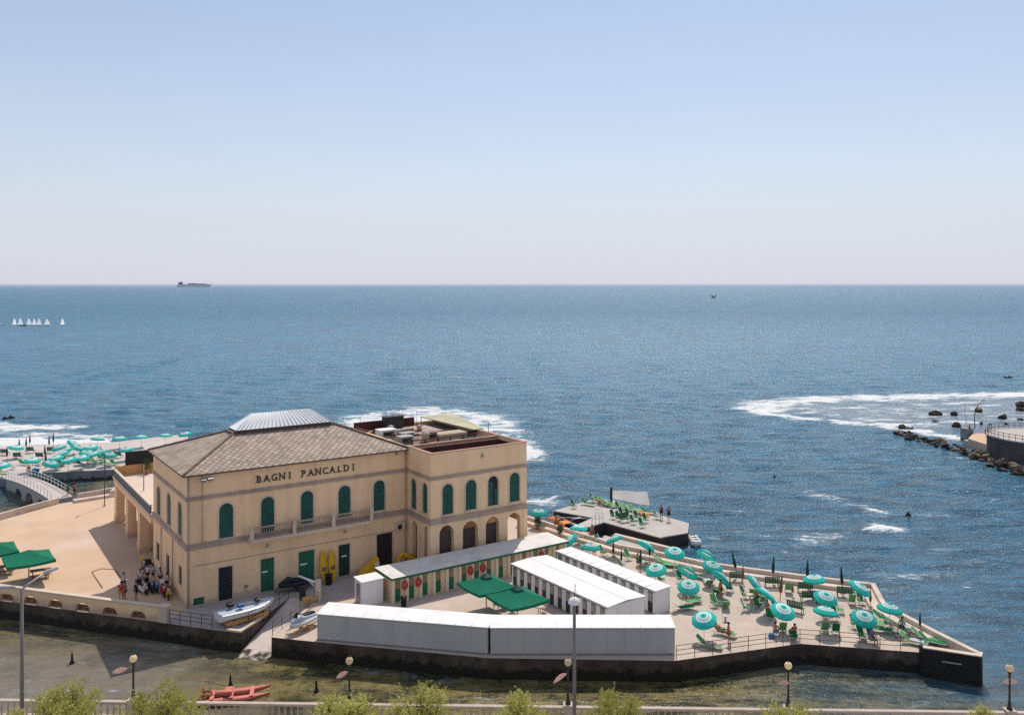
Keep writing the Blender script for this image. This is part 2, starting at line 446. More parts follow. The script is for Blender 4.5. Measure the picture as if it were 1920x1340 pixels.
def build_sea():
    ys = [38.0]
    while ys[-1] < 24000:
        y = ys[-1]
        ys.append(y + max(0.22, y * (0.0038 + 0.0016 * min(1.0, y / 500) + 0.004 * max(0.0, min(4.0, (y - 400) / 500)) + (0.03 if y > 3500 else 0))))
    ys = np.array(ys)
    nx = 560
    tx = np.linspace(-0.95, 0.95, nx)
    tx = np.sign(tx) * np.abs(tx) ** 1.15
    Y, T = np.meshgrid(ys, tx, indexing='ij')
    X = T * Y
    rs = np.random.RandomState(4)
    Z = np.zeros_like(X)
    cell = np.maximum(np.gradient(ys)[:, None], 0.0034 * Y)
    calm = np.clip((Y - 60) / 40, 0.25, 1) * np.clip((Y - 70 + np.abs(X) * 0.3) / 30, 0.3, 1)
    for i in range(46):
        lam = 1.8 * (11 / 1.8) ** rs.rand()
        an = R(-98) + rs.randn() * 0.62
        k = 2 * math.pi / lam
        amp = 0.0056 * lam ** 0.85 * rs.uniform(0.5, 1.3)
        fade = np.clip((lam / cell - 3) / 4, 0, 1)
        ph = k * (X * math.cos(an) + Y * math.sin(an)) + rs.rand() * 6.28 + 0.9 * np.sin(X * 0.045 + Y * 0.02 + i)
        s = np.sin(ph)
        Z += amp * fade * (s + 0.25 * (s * s - 0.5)) * calm
    # foam: distance from the lines where the swell breaks
    F = np.zeros_like(X)
    def line(px, w, a):
        nonlocal F
        d = seg_dist(X, Y, wpts(px))
        F = np.maximum(F, a * np.exp(-(d / w) ** 2))
    def area(px, a, soft):
        nonlocal F
        p = wpts(px)
        d = seg_dist(X, Y, p + p[:1])
        d = np.where(inside(X, Y, p), -d, d)
        F = np.maximum(F, a * np.clip(0.5 - d / soft, 0, 1))
    area([(-150, 792), (60, 792), (135, 796), (155, 800), (60, 806), (-150, 808)], 1.0, 5)
    area([(-150, 808), (90, 806), (150, 802), (60, 826), (-150, 826)], 0.52, 6)
    area([(-150, 824), (40, 817), (130, 812), (200, 817), (222, 828), (60, 842), (-150, 850)], 1.05, 5)
    area([(600, 812), (645, 782), (765, 760), (840, 764), (905, 772), (980, 790), (992, 804), (940, 832), (600, 832)], 0.86, 9)
    area([(960, 822), (1000, 832), (1030, 848), (1012, 862), (960, 866)], 0.95, 5)
    line([(990, 940), (1035, 937)], 2.6, 0.72)
    line([(1405, 764), (1450, 752), (1530, 747), (1680, 743), (1990, 736)], 5.5, 1.0)
    area([(1400, 764), (1440, 752), (1530, 744), (1680, 739), (1990, 733), (1990, 744), (1700, 750), (1500, 757), (1480, 776), (1430, 772)], 0.88, 5)
    line([(1405, 766), (1470, 780), (1580, 790), (1690, 800), (1760, 816), (1815, 824)], 3.4, 0.95)
    line([(1500, 775), (1570, 766), (1620, 764)], 2.2, 0.75)
    line([(1680, 798), (1712, 790)], 3, 0.75)
    area([(1440, 760), (1520, 752), (1950, 746), (1950, 800), (1700, 800), (1560, 785)], 0.44, 6)
    line([(1640, 986), (1672, 988)], 2.6, 0.95); line([(1600, 978), (1650, 983)], 1.8, 0.65)
    line([(1290, 1000), (1380, 1003), (1480, 1007), (1570, 1006)], 2.6, 0.33)
    line([(1520, 925), (1550, 933), (1600, 947), (1660, 960)], 2.0, 0.55)
    line([(1660, 1075), (1790, 1078)], 2.5, 0.52)
    line([(1805, 858), (1835, 864)], 1.6, 0.8); line([(1840, 864), (1950, 890)], 1.4, 0.5)
    # shallows: seabed showing through
    S = np.clip((84 - Y) / 3.0, 0, 1) * np.clip((50 - X - 0.5 * np.clip(Y - 58, 0, 99)) / 34, 0, 1)
    GLARE = np.clip((-17 - X - 0.5 * (Y - 62)) / 9, 0, 1) * np.clip((75 - Y) / 8, 0, 1)  # pale sky glare on the left shallows, painted in as a bed tone
    S = np.maximum(S, 0.9 * np.clip(1 - seg_dist(X, Y, wpts([(0, 960), (110, 930), (215, 905)])) / 16, 0, 1) * (X < -40) * (Y > 90))
    p = wpts([(1440, 760), (1520, 752), (1950, 744), (1990, 830), (1700, 805), (1560, 785)])
    d = seg_dist(X, Y, p + p[:1]); d = np.where(inside(X, Y, p), -d, d)
    PL = np.clip(0.5 - d / 10, 0, 1)
    n0, n1 = X.shape
    me = bpy.data.meshes.new('sea')
    co = np.stack([X, Y, Z * (1 - 0.5 * PL)], -1).reshape(-1, 3).astype(np.float32)
    idx = np.arange(n0 * n1).reshape(n0, n1)
    q = np.stack([idx[:-1, :-1], idx[:-1, 1:], idx[1:, 1:], idx[1:, :-1]], -1).reshape(-1, 4)
    me.vertices.add(len(co)); me.vertices.foreach_set('co', co.ravel())
    me.loops.add(q.size); me.loops.foreach_set('vertex_index', q.ravel().astype(np.int32))
    me.polygons.add(len(q)); me.polygons.foreach_set('loop_start', (np.arange(len(q)) * 4).astype(np.int32)); me.polygons.foreach_set('loop_total', np.full(len(q), 4, np.int32))
    me.polygons.foreach_set('use_smooth', np.ones(len(q), bool))
    for nm, a in (('foam', F), ('shallow', S), ('pool', PL), ('glare', GLARE)):
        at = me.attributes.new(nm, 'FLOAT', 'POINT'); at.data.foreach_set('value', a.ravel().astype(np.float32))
    me.update(); me.validate()
    o = bpy.data.objects.new('sea', me); COL.objects.link(o)
    tag(o, kind='structure')
    # material
    m, nt, bs, N, L = _nt('sea_water')
    pos = N('ShaderNodeNewGeometry').outputs['Position']
    sx = N('ShaderNodeSeparateXYZ'); L(pos, sx.inputs[0])
    def mr(src, a, b, c, d):
        r = N('ShaderNodeMapRange'); r.inputs[1].default_value = a; r.inputs[2].default_value = b; r.inputs[3].default_value = c; r.inputs[4].default_value = d
        L(src, r.inputs[0]); return r.outputs[0]
    def noise(sc, det, rg=0.6, stretch=(1, 1, 1), dist=0.0):
        mp = N('ShaderNodeMapping'); mp.inputs['Scale'].default_value = stretch; L(pos, mp.inputs[0])
        n = N('ShaderNodeTexNoise'); n.inputs['Scale'].default_value = sc; n.inputs['Detail'].default_value = det; n.inputs['Roughness'].default_value = rg; n.inputs['Distortion'].default_value = dist
        L(mp.outputs[0], n.inputs['Vector']); return n.outputs['Fac']
    def mth(op, a, b):
        x = N('ShaderNodeMath'); x.operation = op
        for i, q_ in ((0, a), (1, b)):
            if isinstance(q_, float): x.inputs[i].default_value = q_
            else: L(q_, x.inputs[i])
        return x.outputs[0]
    def mix(f, a, b):
        x = N('ShaderNodeMix'); x.data_type = 'RGBA'
        L(f, x.inputs[0])
        for i, q_ in ((6, a), (7, b)):
            if isinstance(q_, tuple): x.inputs[i].default_value = (*q_, 1)
            else: L(q_, x.inputs[i])
        return x.outputs[2]
    def attr(nm):
        a = N('ShaderNodeAttribute'); a.attribute_name = nm; return a.outputs['Fac']
    big = noise(0.012, 4, 0.55, (0.5, 1.6, 1))
    mid = noise(0.07, 4, 0.6, (0.45, 1.5, 1))
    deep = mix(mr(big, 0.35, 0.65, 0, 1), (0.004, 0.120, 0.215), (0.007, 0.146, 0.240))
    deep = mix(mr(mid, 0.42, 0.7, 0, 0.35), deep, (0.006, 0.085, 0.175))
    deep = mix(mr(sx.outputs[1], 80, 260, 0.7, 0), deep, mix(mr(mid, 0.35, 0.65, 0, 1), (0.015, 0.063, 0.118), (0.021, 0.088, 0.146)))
    # light and dark of ripples, waves and swell, put into the water colour by noise
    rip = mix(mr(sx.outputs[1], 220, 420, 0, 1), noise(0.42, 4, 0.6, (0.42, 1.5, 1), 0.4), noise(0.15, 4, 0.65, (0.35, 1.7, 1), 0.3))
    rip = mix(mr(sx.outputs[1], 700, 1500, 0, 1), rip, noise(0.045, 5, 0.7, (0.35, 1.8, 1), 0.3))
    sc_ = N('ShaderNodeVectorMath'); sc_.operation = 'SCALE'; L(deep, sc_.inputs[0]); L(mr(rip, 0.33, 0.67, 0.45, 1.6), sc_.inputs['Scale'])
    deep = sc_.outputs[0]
    bed = mix(mr(noise(0.30, 6, 0.72, (0.8, 1.2, 1)), 0.42, 0.58, 0, 1), (0.040, 0.036, 0.009), (0.215, 0.165, 0.055))
    bed = mix(mr(noise(1.6, 4, 0.7), 0.52, 0.66, 0, 0.8), bed, (0.020, 0.020, 0.010))
    bed = mix(mth('MULTIPLY', attr('glare'), mr(noise(0.5, 5, 0.65), 0.35, 0.6, 0.6, 1.0)), bed, (0.225, 0.19, 0.145))
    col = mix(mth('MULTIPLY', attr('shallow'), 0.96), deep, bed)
    col = mix(mth('MULTIPLY', attr('pool'), 0.8), col, (0.16, 0.21, 0.26))
    # foam: the mask is broken up by noise at three sizes
    fn = mth('ADD', mth('MULTIPLY', noise(0.22, 6, 0.65, (0.6, 1.3, 1), 0.6), 0.9), mth('MULTIPLY', noise(1.3, 5, 0.7, (0.7, 1.2, 1), 0.4), 0.45))
    fx = mth('ADD', mth('SUBTRACT', attr('foam'), 0.60), mth('MULTIPLY', mth('SUBTRACT', fn, 0.675), 3.4))
    ff = mr(fx, 0.0, 0.30, 0, 1)
    # scattered whitecaps on the open sea
    cap = mr(mth('ADD', mth('MULTIPLY', noise(1.5, 4, 0.6, (0.35, 1.3, 1)), 0.74), mth('MULTIPLY', noise(0.02, 3, 0.5), 0.26)), 0.64, 0.70, 0, 0.6)
    cap = mth('MULTIPLY', cap, mr(sx.outputs[1], 95, 160, 0, 1))
    ff = mth('MAXIMUM', ff, cap)
    col = mix(mth('MULTIPLY', mr(fx, -0.30, 0.15, 0, 1), 0.55), col, (0.33, 0.42, 0.46))
    col = mix(ff, col, (0.78, 0.78, 0.77))
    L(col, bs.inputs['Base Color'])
    bs.inputs['IOR'].default_value = 1.33
    far = mr(sx.outputs[1], 60, 900, 0, 1)
    L(mth('MAXIMUM', mth('MULTIPLY', mr(far, 0, 1, 0.19, 0.38), mr(sx.outputs[1], 64, 95, 0.40, 1.0)), mth('MULTIPLY', ff, 0.9)), bs.inputs['Roughness'])
    h = mth('ADD', mth('MULTIPLY', noise(1.25, 5, 0.65, (0.5, 1.3, 1), 0.5), 0.75), mth('MULTIPLY', noise(4.5, 4, 0.6, (0.6, 1.2, 1), 0.3), 0.16))
    h = mth('ADD', h, mth('MULTIPLY', noise(0.34, 4, 0.6, (0.40, 1.5, 1), 0.4), 1.9))
    h = mth('ADD', h, mth('MULTIPLY', mth('MULTIPLY', noise(0.085, 6, 0.7, (0.35, 1.6, 1), 0.3), 9.0), mr(sx.outputs[1], 200, 900, 0, 1)))
    L(mr(sx.outputs[1], 66, 100, 0.75, 0.42), bs.inputs['Specular IOR Level'])
    bp = N('ShaderNodeBump'); bp.inputs['Distance'].default_value = 0.55
    L(mr(sx.outputs[1], 64, 90, 0.42, 0.95), bp.inputs['Strength'])
    L(h, bp.inputs['Height']); L(bp.outputs[0], bs.inputs['Normal'])
    me.materials.append(m)
    return o


build_sea()

# ------------------------------------------------------------------ quays and ground
U = Vector((0.8258, 0.5640, 0)); V = Vector((-0.5640, 0.8258, 0))     # along the facade, and back towards the sea
ANG = math.atan2(U.y, U.x)
C0 = P(350, 1140)                                                     # near corner of the main block


def W(u, v, z=0.0):
    """building coordinates to world, z above the quay"""
    return C0 + U * u + V * v + Vector((0, 0, z))


def xy(p): return (p[0], p[1])


SEAW = [P(a, b, DK + 0.7) for a, b in ((990, 966), (1097, 999), (1165, 1019.5), (1237, 1033), (1320, 1051), (1420, 1065), (1530, 1079), (1640.5, 1092.4), (1660, 1128), (1695, 1149), (1760, 1183))] + [Vector((34.95, 63.35, DK))]
BACK = [W(1, 47), W(14, 46), W(36, 33), Vector((-4, 108, DK))]
LEFTQ = [P(-330, 1076), P(-150, 1104.5), P(0, 1125), P(150, 1146), P(300, 1166), P(398, 1180), P(452, 1186)]
RAMP_TL, RAMP_TR = P(543, 1120), P(600, 1117)
RQ0 = P(509, 1194)
FRONT = [P(597, 1203), P(917, 1233), P(1265, 1238), P(1500, 1206), P(1728, 1222.5), Vector((31.05, 64.45, DK)), Vector((34.55, 62.95, DK))]
quay_poly = [xy(p) for p in LEFTQ + [RAMP_TL, RAMP_TR, RQ0] + FRONT + SEAW[::-1][0:] + BACK[::-1] + [P(214, 926), P(111, 944), P(0, 975), P(-160, 1020)]]
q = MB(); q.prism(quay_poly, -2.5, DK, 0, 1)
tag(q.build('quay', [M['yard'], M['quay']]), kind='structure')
q = MB()                                                              # the tan square left of the bathing house
pz = [P(-330, 1076), P(-150, 1104), P(0, 1124), P(150, 1145), P(312, 1167.5), W(-0.02, 0), W(-0.02, 13.3), W(7, 13.3), W(9, 35), W(9, 45.5), W(1.2, 46.3), P(215, 926), P(111, 944.6), P(0, 975.6), P(-160, 1020.5)]
q.prism([xy(p) for p in pz], DK + 0.004, DK + 0.008, 0)
tag(q.build('square', M['piazza']), kind='structure')
q = MB()                                                              # darker working yard in front of the facade
yd = [P(312, 1168), P(398, 1179.5), P(452, 1185), P(543, 1119.5), P(600, 1116.5), P(600, 1132), P(660, 1118), W(17.5, -6.2), W(16, -4.9), W(21.3, -4.9), W(21.3, -0.02), W(0.02, -0.02)]
q.prism([xy(p) for p in yd], DK + 0.004, DK + 0.008, 0)
tag(q.build('yard', M['asphalt']), kind='structure')
q = MB()                                                              # slipway
a, b = P(452, 1186, -0.4), P(509, 1194, -0.4)
rl, rr = Vector((*xy(RAMP_TL), DK - 0.02)), Vector((*xy(RAMP_TR), DK - 0.02))
a2 = LEFTQ[-1].copy(); a2.z = 0.12; b2 = RQ0.copy(); b2.z = 0.12
ext = (a2 - rl) * 0.22
q.loft([[rl, rr, rr - Vector((0, 0, 3)), rl - Vector((0, 0, 3))], [a2, b2, b2 - Vector((0, 0, 3)), a2 - Vector((0, 0, 3))], [a2 + ext, b2 + ext - Vector((1.0, 0.2, 0)), b2 + ext - Vector((0.5, 0, 2)), a2 + ext - Vector((0, 0, 2))]], 0, True, True, False)
tag(q.build('slipway', surf('slipway_concrete', (0.62, 0.52, 0.47), 0.9, 0.1, 0.6, 8, 0.2, wet=(0.12, (0.05, 0.045, 0.03)))), kind='structure')

# lido terrace on the far left
lido = [P(-260, 905), P(20, 897), P(74, 886.5), P(128, 884), P(225, 879), P(285, 871), P(352, 838), P(352, 813), P(300, 818.5), P(210, 829), P(100, 833), P(-260, 842)]
q = MB(); q.prism([xy(p) for p in lido], -2, DK, 0, 1)
tag(q.build('lido_terrace', [M['lido'], M['greywall']]), kind='structure')

# promenade in the foreground (street side of the balustrade)
BZ = 2.55
q = MB(); q.prism([(-260, 58.8), (260, 47.2), (260, -160), (-260, -160)], -2, BZ, 0, 1)
tag(q.build('promenade', [M['promenade'], M['quay']]), kind='structure')


# ------------------------------------------------------------------ the bathing house
bath = thing('bathing_house', 'long cream bathing house with green arched shutters and BAGNI PANCALDI on its wall', 'building', C0, ANG)
EV = 11.55                                                            # eaves height above the quay
BL, BD = 21.3, 13.3
WX1, WV0, WH = 32.57, -4.96, 11.75                                    # wing: right end, front line, parapet height


def on_front(px, py, v=0.0):
    """facade pixel to (u, z) on the plane v of the bathing house"""
    k = (px - 960) / FPX
    b = C0 + V * v
    u = (k * b.y - b.x) / (U.x - k * U.y)
    y = b.y + u * U.y
    return u, CAMZ - (py - HZ) * y / FPX - DK


def on_side(px, py, u=0.0):
    k = (px - 960) / FPX
    b = C0 + U * u
    v = (k * b.y - b.x) / (V.x - k * V.y)
    y = b.y + v * V.y
    return v, CAMZ - (py - HZ) * y / FPX - DK


def arch(w, h, n=10, seg=None):
    """outline of a round-headed opening, centred at x = 0, foot at 0"""
    r = w / 2
    hh = h - r
    return [(-r, 0), (r, 0)] + [(r * math.cos(math.pi * i / n), hh + r * math.sin(math.pi * i / n)) for i in range(n + 1)]


def plate(mb, out, t0, t1, mi=0):
    """outline (x, z) turned into a plate between depths y = t0 .. t1"""
    n = len(out)
    vs = [(x, t0, z) for x, z in out] + [(x, t1, z) for x, z in out]
    mb.add(vs, [tuple(range(n)), tuple(range(2 * n - 1, n - 1, -1))] + [(i, n + i, n + (i + 1) % n, (i + 1) % n) for i in range(n)], mi)


def ring(mb, o1, o2, t0, t1, mi=0):
    """frame between outer outline o1 and inner o2 (same count, open at the foot)"""
    n = len(o1)
    for i in range(1, n):
        j = (i + 1) % n
        if i == 0: continue
        a, b, c, d = o1[i], o1[j], o2[j], o2[i]
        vs = [(a[0], t0, a[1]), (b[0], t0, b[1]), (c[0], t0, c[1]), (d[0], t0, d[1]), (a[0], t1, a[1]), (b[0], t1, b[1]), (c[0], t1, c[1]), (d[0], t1, d[1])]
        mb.add(vs, [(0, 1, 2, 3), (7, 6, 5, 4), (0, 4, 5, 1), (2, 6, 7, 3), (1, 5, 6, 2), (3, 7, 4, 0)], mi)


FRAMES = {'front': (lambda u, v0: Matrix.Translation((u, v0, 0))), 'left': (lambda u, v0: Matrix.Translation((v0, u, 0)) @ Matrix.Rotation(R(-90), 4, 'Z'))}
wall = MB()
wall.span((0, 0, -0.05), (BL, BD, EV))
wall_o = wall.build('wall', M['cream'], bath)
wing = MB()
wing.span((BL, WV0, -0.05), (WX1, BD, WH))
wing_o = wing.build('wing_wall', M['cream'], bath)
cutm, cutw = MB(), MB()

openings = []
def opening(kind, side, a, w, z0, h, v0, deep, target, rect=False):
    T = FRAMES[side](a, v0) @ Matrix.Translation((0, 0, z0))
    c = cutm if target == 'm' else cutw
    c.M = T
    o = [(-w / 2, 0), (w / 2, 0), (w / 2, h), (-w / 2, h)] if rect else arch(w, h)
    plate(c, o, -0.4, deep)
    c.M = Matrix()
    openings.append((kind, T, w, h, rect, deep))


for x0, x1, yt, yb in ((411, 437.5, 943, 1007.5), (489.5, 514.5, 931, 998), (564, 587.5, 920, 981), (634.5, 657.5, 910, 968), (700.5, 722, 900, 956.5)):
    (ua, zt), (ub, zb) = on_front((x0 + x1) / 2, yt), on_front((x0 + x1) / 2, yb)
    w = on_front(x1, yt)[0] - on_front(x0, yt)[0]
    opening('arched', 'front', ua, w, zb, zt - zb, 0, 0.22, 'm')
for x0, x1, yt, yb in ((294, 301, 911, 965), (313.5, 320.5, 924, 984), (333.5, 341, 941, 1003)):
    (ua, zt), (ub, zb) = on_side((x0 + x1) / 2, yt), on_side((x0 + x1) / 2, yb)
    w = abs(on_side(x1, yt)[0] - on_side(x0, yt)[0])
    opening('arched', 'left', ua, w, zb, zt - zb, 0, 0.2, 'm')
for x0, x1, yt, yb, kd in ((410, 436, 1062, 1124, 'navydoor'), (489, 514, 1046, 1107, 'green'), (560, 589.5, 1032, 1090, 'green'), (635, 656, 1020, 1076, 'dkgreen'), (706.5, 736, 999, 1056, 'browndoor'), (361, 382.5, 1120, 1139, 'green')):
    xm = (x0 + x1) / 2
    (ua, zt), (ub, zb) = on_front(xm, yt), on_front(xm, yb)
    w = on_front(x1, yt)[0] - on_front(x0, yt)[0]
    zb = 0.03
    if kd == 'green' and x0 == 361: zb = 0.1
    opening(kd, 'front', ua, w, zb, zt - zb, 0, 0.2, 'm', True)
for x0, x1, yt, yb in ((293.5, 299, 1017, 1051), (312, 317.5, 1039, 1082), (335, 340.5, 1060, 1097)):
    (ua, zt), (ub, zb) = on_side((x0 + x1) / 2, yt), on_side((x0 + x1) / 2, yb)
    w = abs(on_side(x1, yt)[0] - on_side(x0, yt)[0])
    opening('navydoor', 'left', ua, w, zb, zt - zb, 0, 0.2, 'm', True)
# wing: upper shutters, the two on its return, and the open arcade below
for x0, x1, yt, yb in ((829.5, 850, 907, 963.5), (873, 893.5, 899, 955), (915, 934.5, 892, 947), (955.5, 974.5, 885.5, 939.5)):
    xm = (x0 + x1) / 2
    (ua, zt), (ub, zb) = on_front(xm, yt, WV0), on_front(xm, yb, WV0)
    w = on_front(x1, yt, WV0)[0] - on_front(x0, yt, WV0)[0]
    opening('open' if x0 == 915 else 'arched', 'front', ua, w, zb, zt - zb, WV0, 0.22, 'w')
for x0, x1, yt, yb in ((770.5, 780.5, 897, 953), (791.5, 801.5, 905, 961)):
    (ua, zt), (ub, zb) = on_side((x0 + x1) / 2, yt, BL), on_side((x0 + x1) / 2, yb, BL)
    w = abs(on_side(x1, yt, BL)[0] - on_side(x0, yt, BL)[0])
    opening('arched', 'left', ua, w, zb, zt - zb, BL, 0.2, 'w')
arcs = []
for x0, x1, yt in ((824, 851, 984), (868, 896, 976), (911, 936, 968), (952, 976, 960)):
    xm = (x0 + x1) / 2
    ua, zt = on_front(xm, yt, WV0)
    w = on_front(x1, yt, WV0)[0] - on_front(x0, yt, WV0)[0]
    arcs.append((ua, w, zt))
    opening('arcade', 'front', ua, w, -0.02, zt, WV0, 1.2, 'w')
for x0, x1, yt in ((773, 782, 976), (795, 804, 986)):
    va, zt = on_side((x0 + x1) / 2, yt, BL)
    w = abs(on_side(x1, yt, BL)[0] - on_side(x0, yt, BL)[0])
    opening('arcade', 'left', va, w, -0.02, zt, BL, 1.2, 'w')
cutw.span((BL + 0.7, WV0 + 0.6, -0.02), (WX1 - 0.5, -0.3, 4.3))       # room behind the arcade
cutw.span((WX1 - 1.3, WV0 + 1.0, -0.02), (WX1 + 0.6, -0.9, 3.6))       # it opens towards the sea terrace
cutw.span((BL + 0.35, WV0 + 0.35, 9.3), (WX1 - 0.35, -0.1, 13))       # sunken front roof terrace
cutw.span((BL + 0.2, 0.25, 11.35), (WX1 - 0.3, BD - 0.3, 13))          # roof deck behind
cut(wall_o, cutm.build('cutter', M['cream'], None, C0, ANG))
cut(wing_o, cutw.build('cutter', M['cream'], None, C0, ANG), True)

for kind, T, w, h, rect, deep in openings:
    if kind == 'arcade':
        continue
    f = MB(); f.M = Matrix()
    if rect:
        fr = 0.09
        o1 = [(-w / 2 - fr, 0), (w / 2 + fr, 0), (w / 2 + fr, h + fr), (-w / 2 - fr, h + fr)]
        o2 = [(-w / 2, 0), (w / 2, 0), (w / 2, h), (-w / 2, h)]
        ring(f, o1, o2, -0.025, -0.001)
        p = f.build('door' if h > 1.5 else 'hatch', M['pale'], bath); p.matrix_local = T
        d = MB()
        two = w > 1.0
        for s in ((-1, 1) if two else (0,)):
            lw = w / 2 - 0.03 if two else w - 0.04
            d.box((s * w / 4, 0.12, h / 2), (lw, 0.05, h - 0.03))
            for k in range(3): d.box((s * w / 4, 0.088, h * (0.2 + 0.3 * k)), (lw * 0.8, 0.015, h * 0.22))
        d.build('door_leaf', M[kind], p)
        if kind == 'dkgreen' or (kind == 'green' and h > 1.5):
            d = MB(); d.box((0.0 if kind == 'dkgreen' else -w * 0.18, 0.07, h * (0.62 if kind == 'dkgreen' else 0.6)), (w * 0.45, 0.02, 0.14))
            d.build('door_sign', M['white'], p)
    else:
        fr = 0.14
        o1 = arch(w + 2 * fr, h + fr); o2 = arch(w, h)
        ring(f, o1, o2, -0.03, -0.001)
        f.box((0, -0.05, -0.07), (w + 0.3, 0.12, 0.12))
        p = f.build('window', M['pale'], bath); p.matrix_local = T
        if kind == 'open':                                            # one leaf stands open; a dark plate stands in for the unlit room
            d = MB(); plate(d, arch(w - 0.02, h - 0.02), 0.16, 0.19); d.build('room_shade', M['dark'], p)
            d = MB()
            hw = w / 2
            d.box((-hw / 2, 0.1, h * 0.42), (hw * 0.95, 0.05, h * 0.8)); d.box((hw * 0.62, 0.1, h * 0.3), (hw * 0.6, 0.05, h * 0.5))
            d.build('shutter', M['shutter'], p)
        else:
            for s in (-1, 1):
                d = MB()
                o = [q_ for q_ in arch(w - 0.03, h - 0.02, 12)]
                half = [(max(x, 0.012), z) for x, z in o] if s > 0 else [(min(x, -0.012), z) for x, z in o]
                hh = []
                for q_ in half:
                    if not hh or (abs(hh[-1][0] - q_[0]) + abs(hh[-1][1] - q_[1])) > 1e-4: hh.append(q_)
                top = max(z for x, z in o)
                if s > 0: hh = [(x, z) for x, z in o if x > 0.011] + [(0.012, top), (0.012, 0)]
                else: hh = [(x, z) for x, z in o if x < -0.011] + [(-0.012, 0), (-0.012, top)]
                if s < 0:
                    pts = [(x, z) for x, z in o if x < -0.011]
                    foot = [q_ for q_ in pts if q_[1] == 0]; rest = [q_ for q_ in pts if q_[1] > 0]
                    hh = foot + [(-0.012, 0), (-0.012, top)] + rest
                plate(d, hh, 0.11, 0.15)
                xm = s * w / 4
                for zz in (0.18, h * 0.36, h * 0.62): d.box((xm, 0.1, zz), (w * 0.42, 0.03, 0.1))
                d.build('shutter', M['shutter'], p)

# string courses, cornice, corner strips
b = MB()
def course(z0, z1, t, mi=0):
    b.span((-t, -t, z0), (BL, 0.0 - 0.001, z1), mi)
    b.span((-t, 0, z0), (-0.001, BD, z1), mi)
    b.span((BL - t, WV0 - t, z0), (WX1 + t, WV0 - 0.001, z1), mi)
    b.span((BL - t, WV0, z0), (BL - 0.001, -t - 0.001, z1), mi)
    b.span((WX1 + 0.001, WV0, z0), (WX1 + t, BD, z1), mi)
course(4.98, 5.42, 0.12); course(5.42, 5.5, 0.18)
course(9.22, 9.5, 0.07); course(9.5, 9.57, 0.12)
b.build('string_course', M['band'], bath)
for u0, v0 in ((0, 0), (BL, WV0), (WX1, WV0)):
    b = MB()
    if u0 != WX1: b.add([(u0 - .06, v0 - .06, 0), (u0 + .55, v0 - .06, 0), (u0 + .55, v0 - .002, 0), (u0 - .002, v0 - .002, 0), (u0 - .002, v0 + .55, 0), (u0 - .06, v0 + .55, 0)] + [(u0 - .06, v0 - .06, 4.9), (u0 + .55, v0 - .06, 4.9), (u0 + .55, v0 - .002, 4.9), (u0 - .002, v0 - .002, 4.9), (u0 - .002, v0 + .55, 4.9), (u0 - .06, v0 + .55, 4.9)], [(5, 4, 3, 2, 1, 0), (6, 7, 8, 9, 10, 11)] + [(i, (i + 1) % 6, 6 + (i + 1) % 6, 6 + i) for i in range(6)])
    else: b.span((u0 - .45, v0 - .06, 0), (u0 + .06, v0 - .002, 4.9))
    b.build('corner_strip', M['cream'], bath)
for (ua, w, zt), (ub, w2, zt2) in zip(arcs[:-1], arcs[1:]):            # pilasters of the arcade
    b = MB(); b.span(((ua + w / 2 + ub - w2 / 2) / 2 - 0.42, WV0 - 0.07, 0), ((ua + w / 2 + ub - w2 / 2) / 2 + 0.42, WV0 - 0.002, 2.75)); b.build('pilaster', M['cream'], bath)
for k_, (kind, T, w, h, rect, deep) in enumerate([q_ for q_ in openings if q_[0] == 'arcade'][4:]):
    d = MB(); plate(d, arch(w - 0.02, h - 0.02), 0.45, 0.5); o = d.build('arcade_shade_screen', M['dark'], bath); o.matrix_local = T  # dark panels stand in for the shade inside the side arches
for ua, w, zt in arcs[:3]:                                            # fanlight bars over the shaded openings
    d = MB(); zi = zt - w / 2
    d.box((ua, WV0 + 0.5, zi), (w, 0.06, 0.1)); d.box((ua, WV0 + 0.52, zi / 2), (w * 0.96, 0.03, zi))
    d.build('arcade_shade_screen', surf('brown_screen', (0.085, 0.06, 0.05), 0.7, 0.2, 1, 8, 0), bath)

# hip roof with its clipped top, and the ribbed metal lantern
OV = 0.42
AI, RR = 5.75, 2.2
rv = [(-OV, -OV, EV), (BL + 0.25, -OV, EV), (BL + 0.25, BD + OV, EV), (-OV, BD + OV, EV), (AI, AI, EV + RR), (BL - AI + 0.25, AI, EV + RR), (BL - AI + 0.25, BD - AI, EV + RR), (AI, BD - AI, EV + RR)]
b = MB(); lo = [(x, y, z - 0.14) for x, y, z in rv[:4]]
b.add(rv + lo, [(0, 1, 5, 4), (1, 2, 6, 5), (2, 3, 7, 6), (3, 0, 4, 7), (4, 5, 6, 7)], 0)
b.add(rv + lo, [(0, 8, 9, 1), (1, 9, 10, 2), (2, 10, 11, 3), (3, 11, 8, 0), (8, 11, 10, 9)], 1)
roof = b.build('roof', [M['tile'], surf('eave_gutter', (0.12, 0.085, 0.07), 0.7, 0.2, 1, 10, 0)], bath)
b = MB()
for i, j in ((0, 4), (1, 5), (2, 6), (3, 7)):
    p0, p1 = Vector(rv[i]), Vector(rv[j])
    b.path([p0 + (p1 - p0) * t / 14 + Vector((0, 0, 0.04 + 0.02 * (t % 2))) for t in range(15)], 0.11, 6)
b.box(((AI + BL - AI + 0.25) / 2, AI - 0.08, EV + RR + 0.05), (BL - 2 * AI + 0.3, 0.25, 0.22))
b.box((AI - 0.1, BD / 2, EV + RR + 0.05), (0.25, BD - 2 * AI + 0.3, 0.2))
b.build('ridge_tiles', surf('ridge_tile', (0.17, 0.115, 0.085), 0.85, 0.25, 1.5, 8, 0.2), roof)
la = MB()
L0, L1, LV0, LV1, LZ = AI + 0.1, BL - AI - 0.1, AI - 0.35, BD - AI + 0.35, EV + RR + 0.3
RI = 1.9
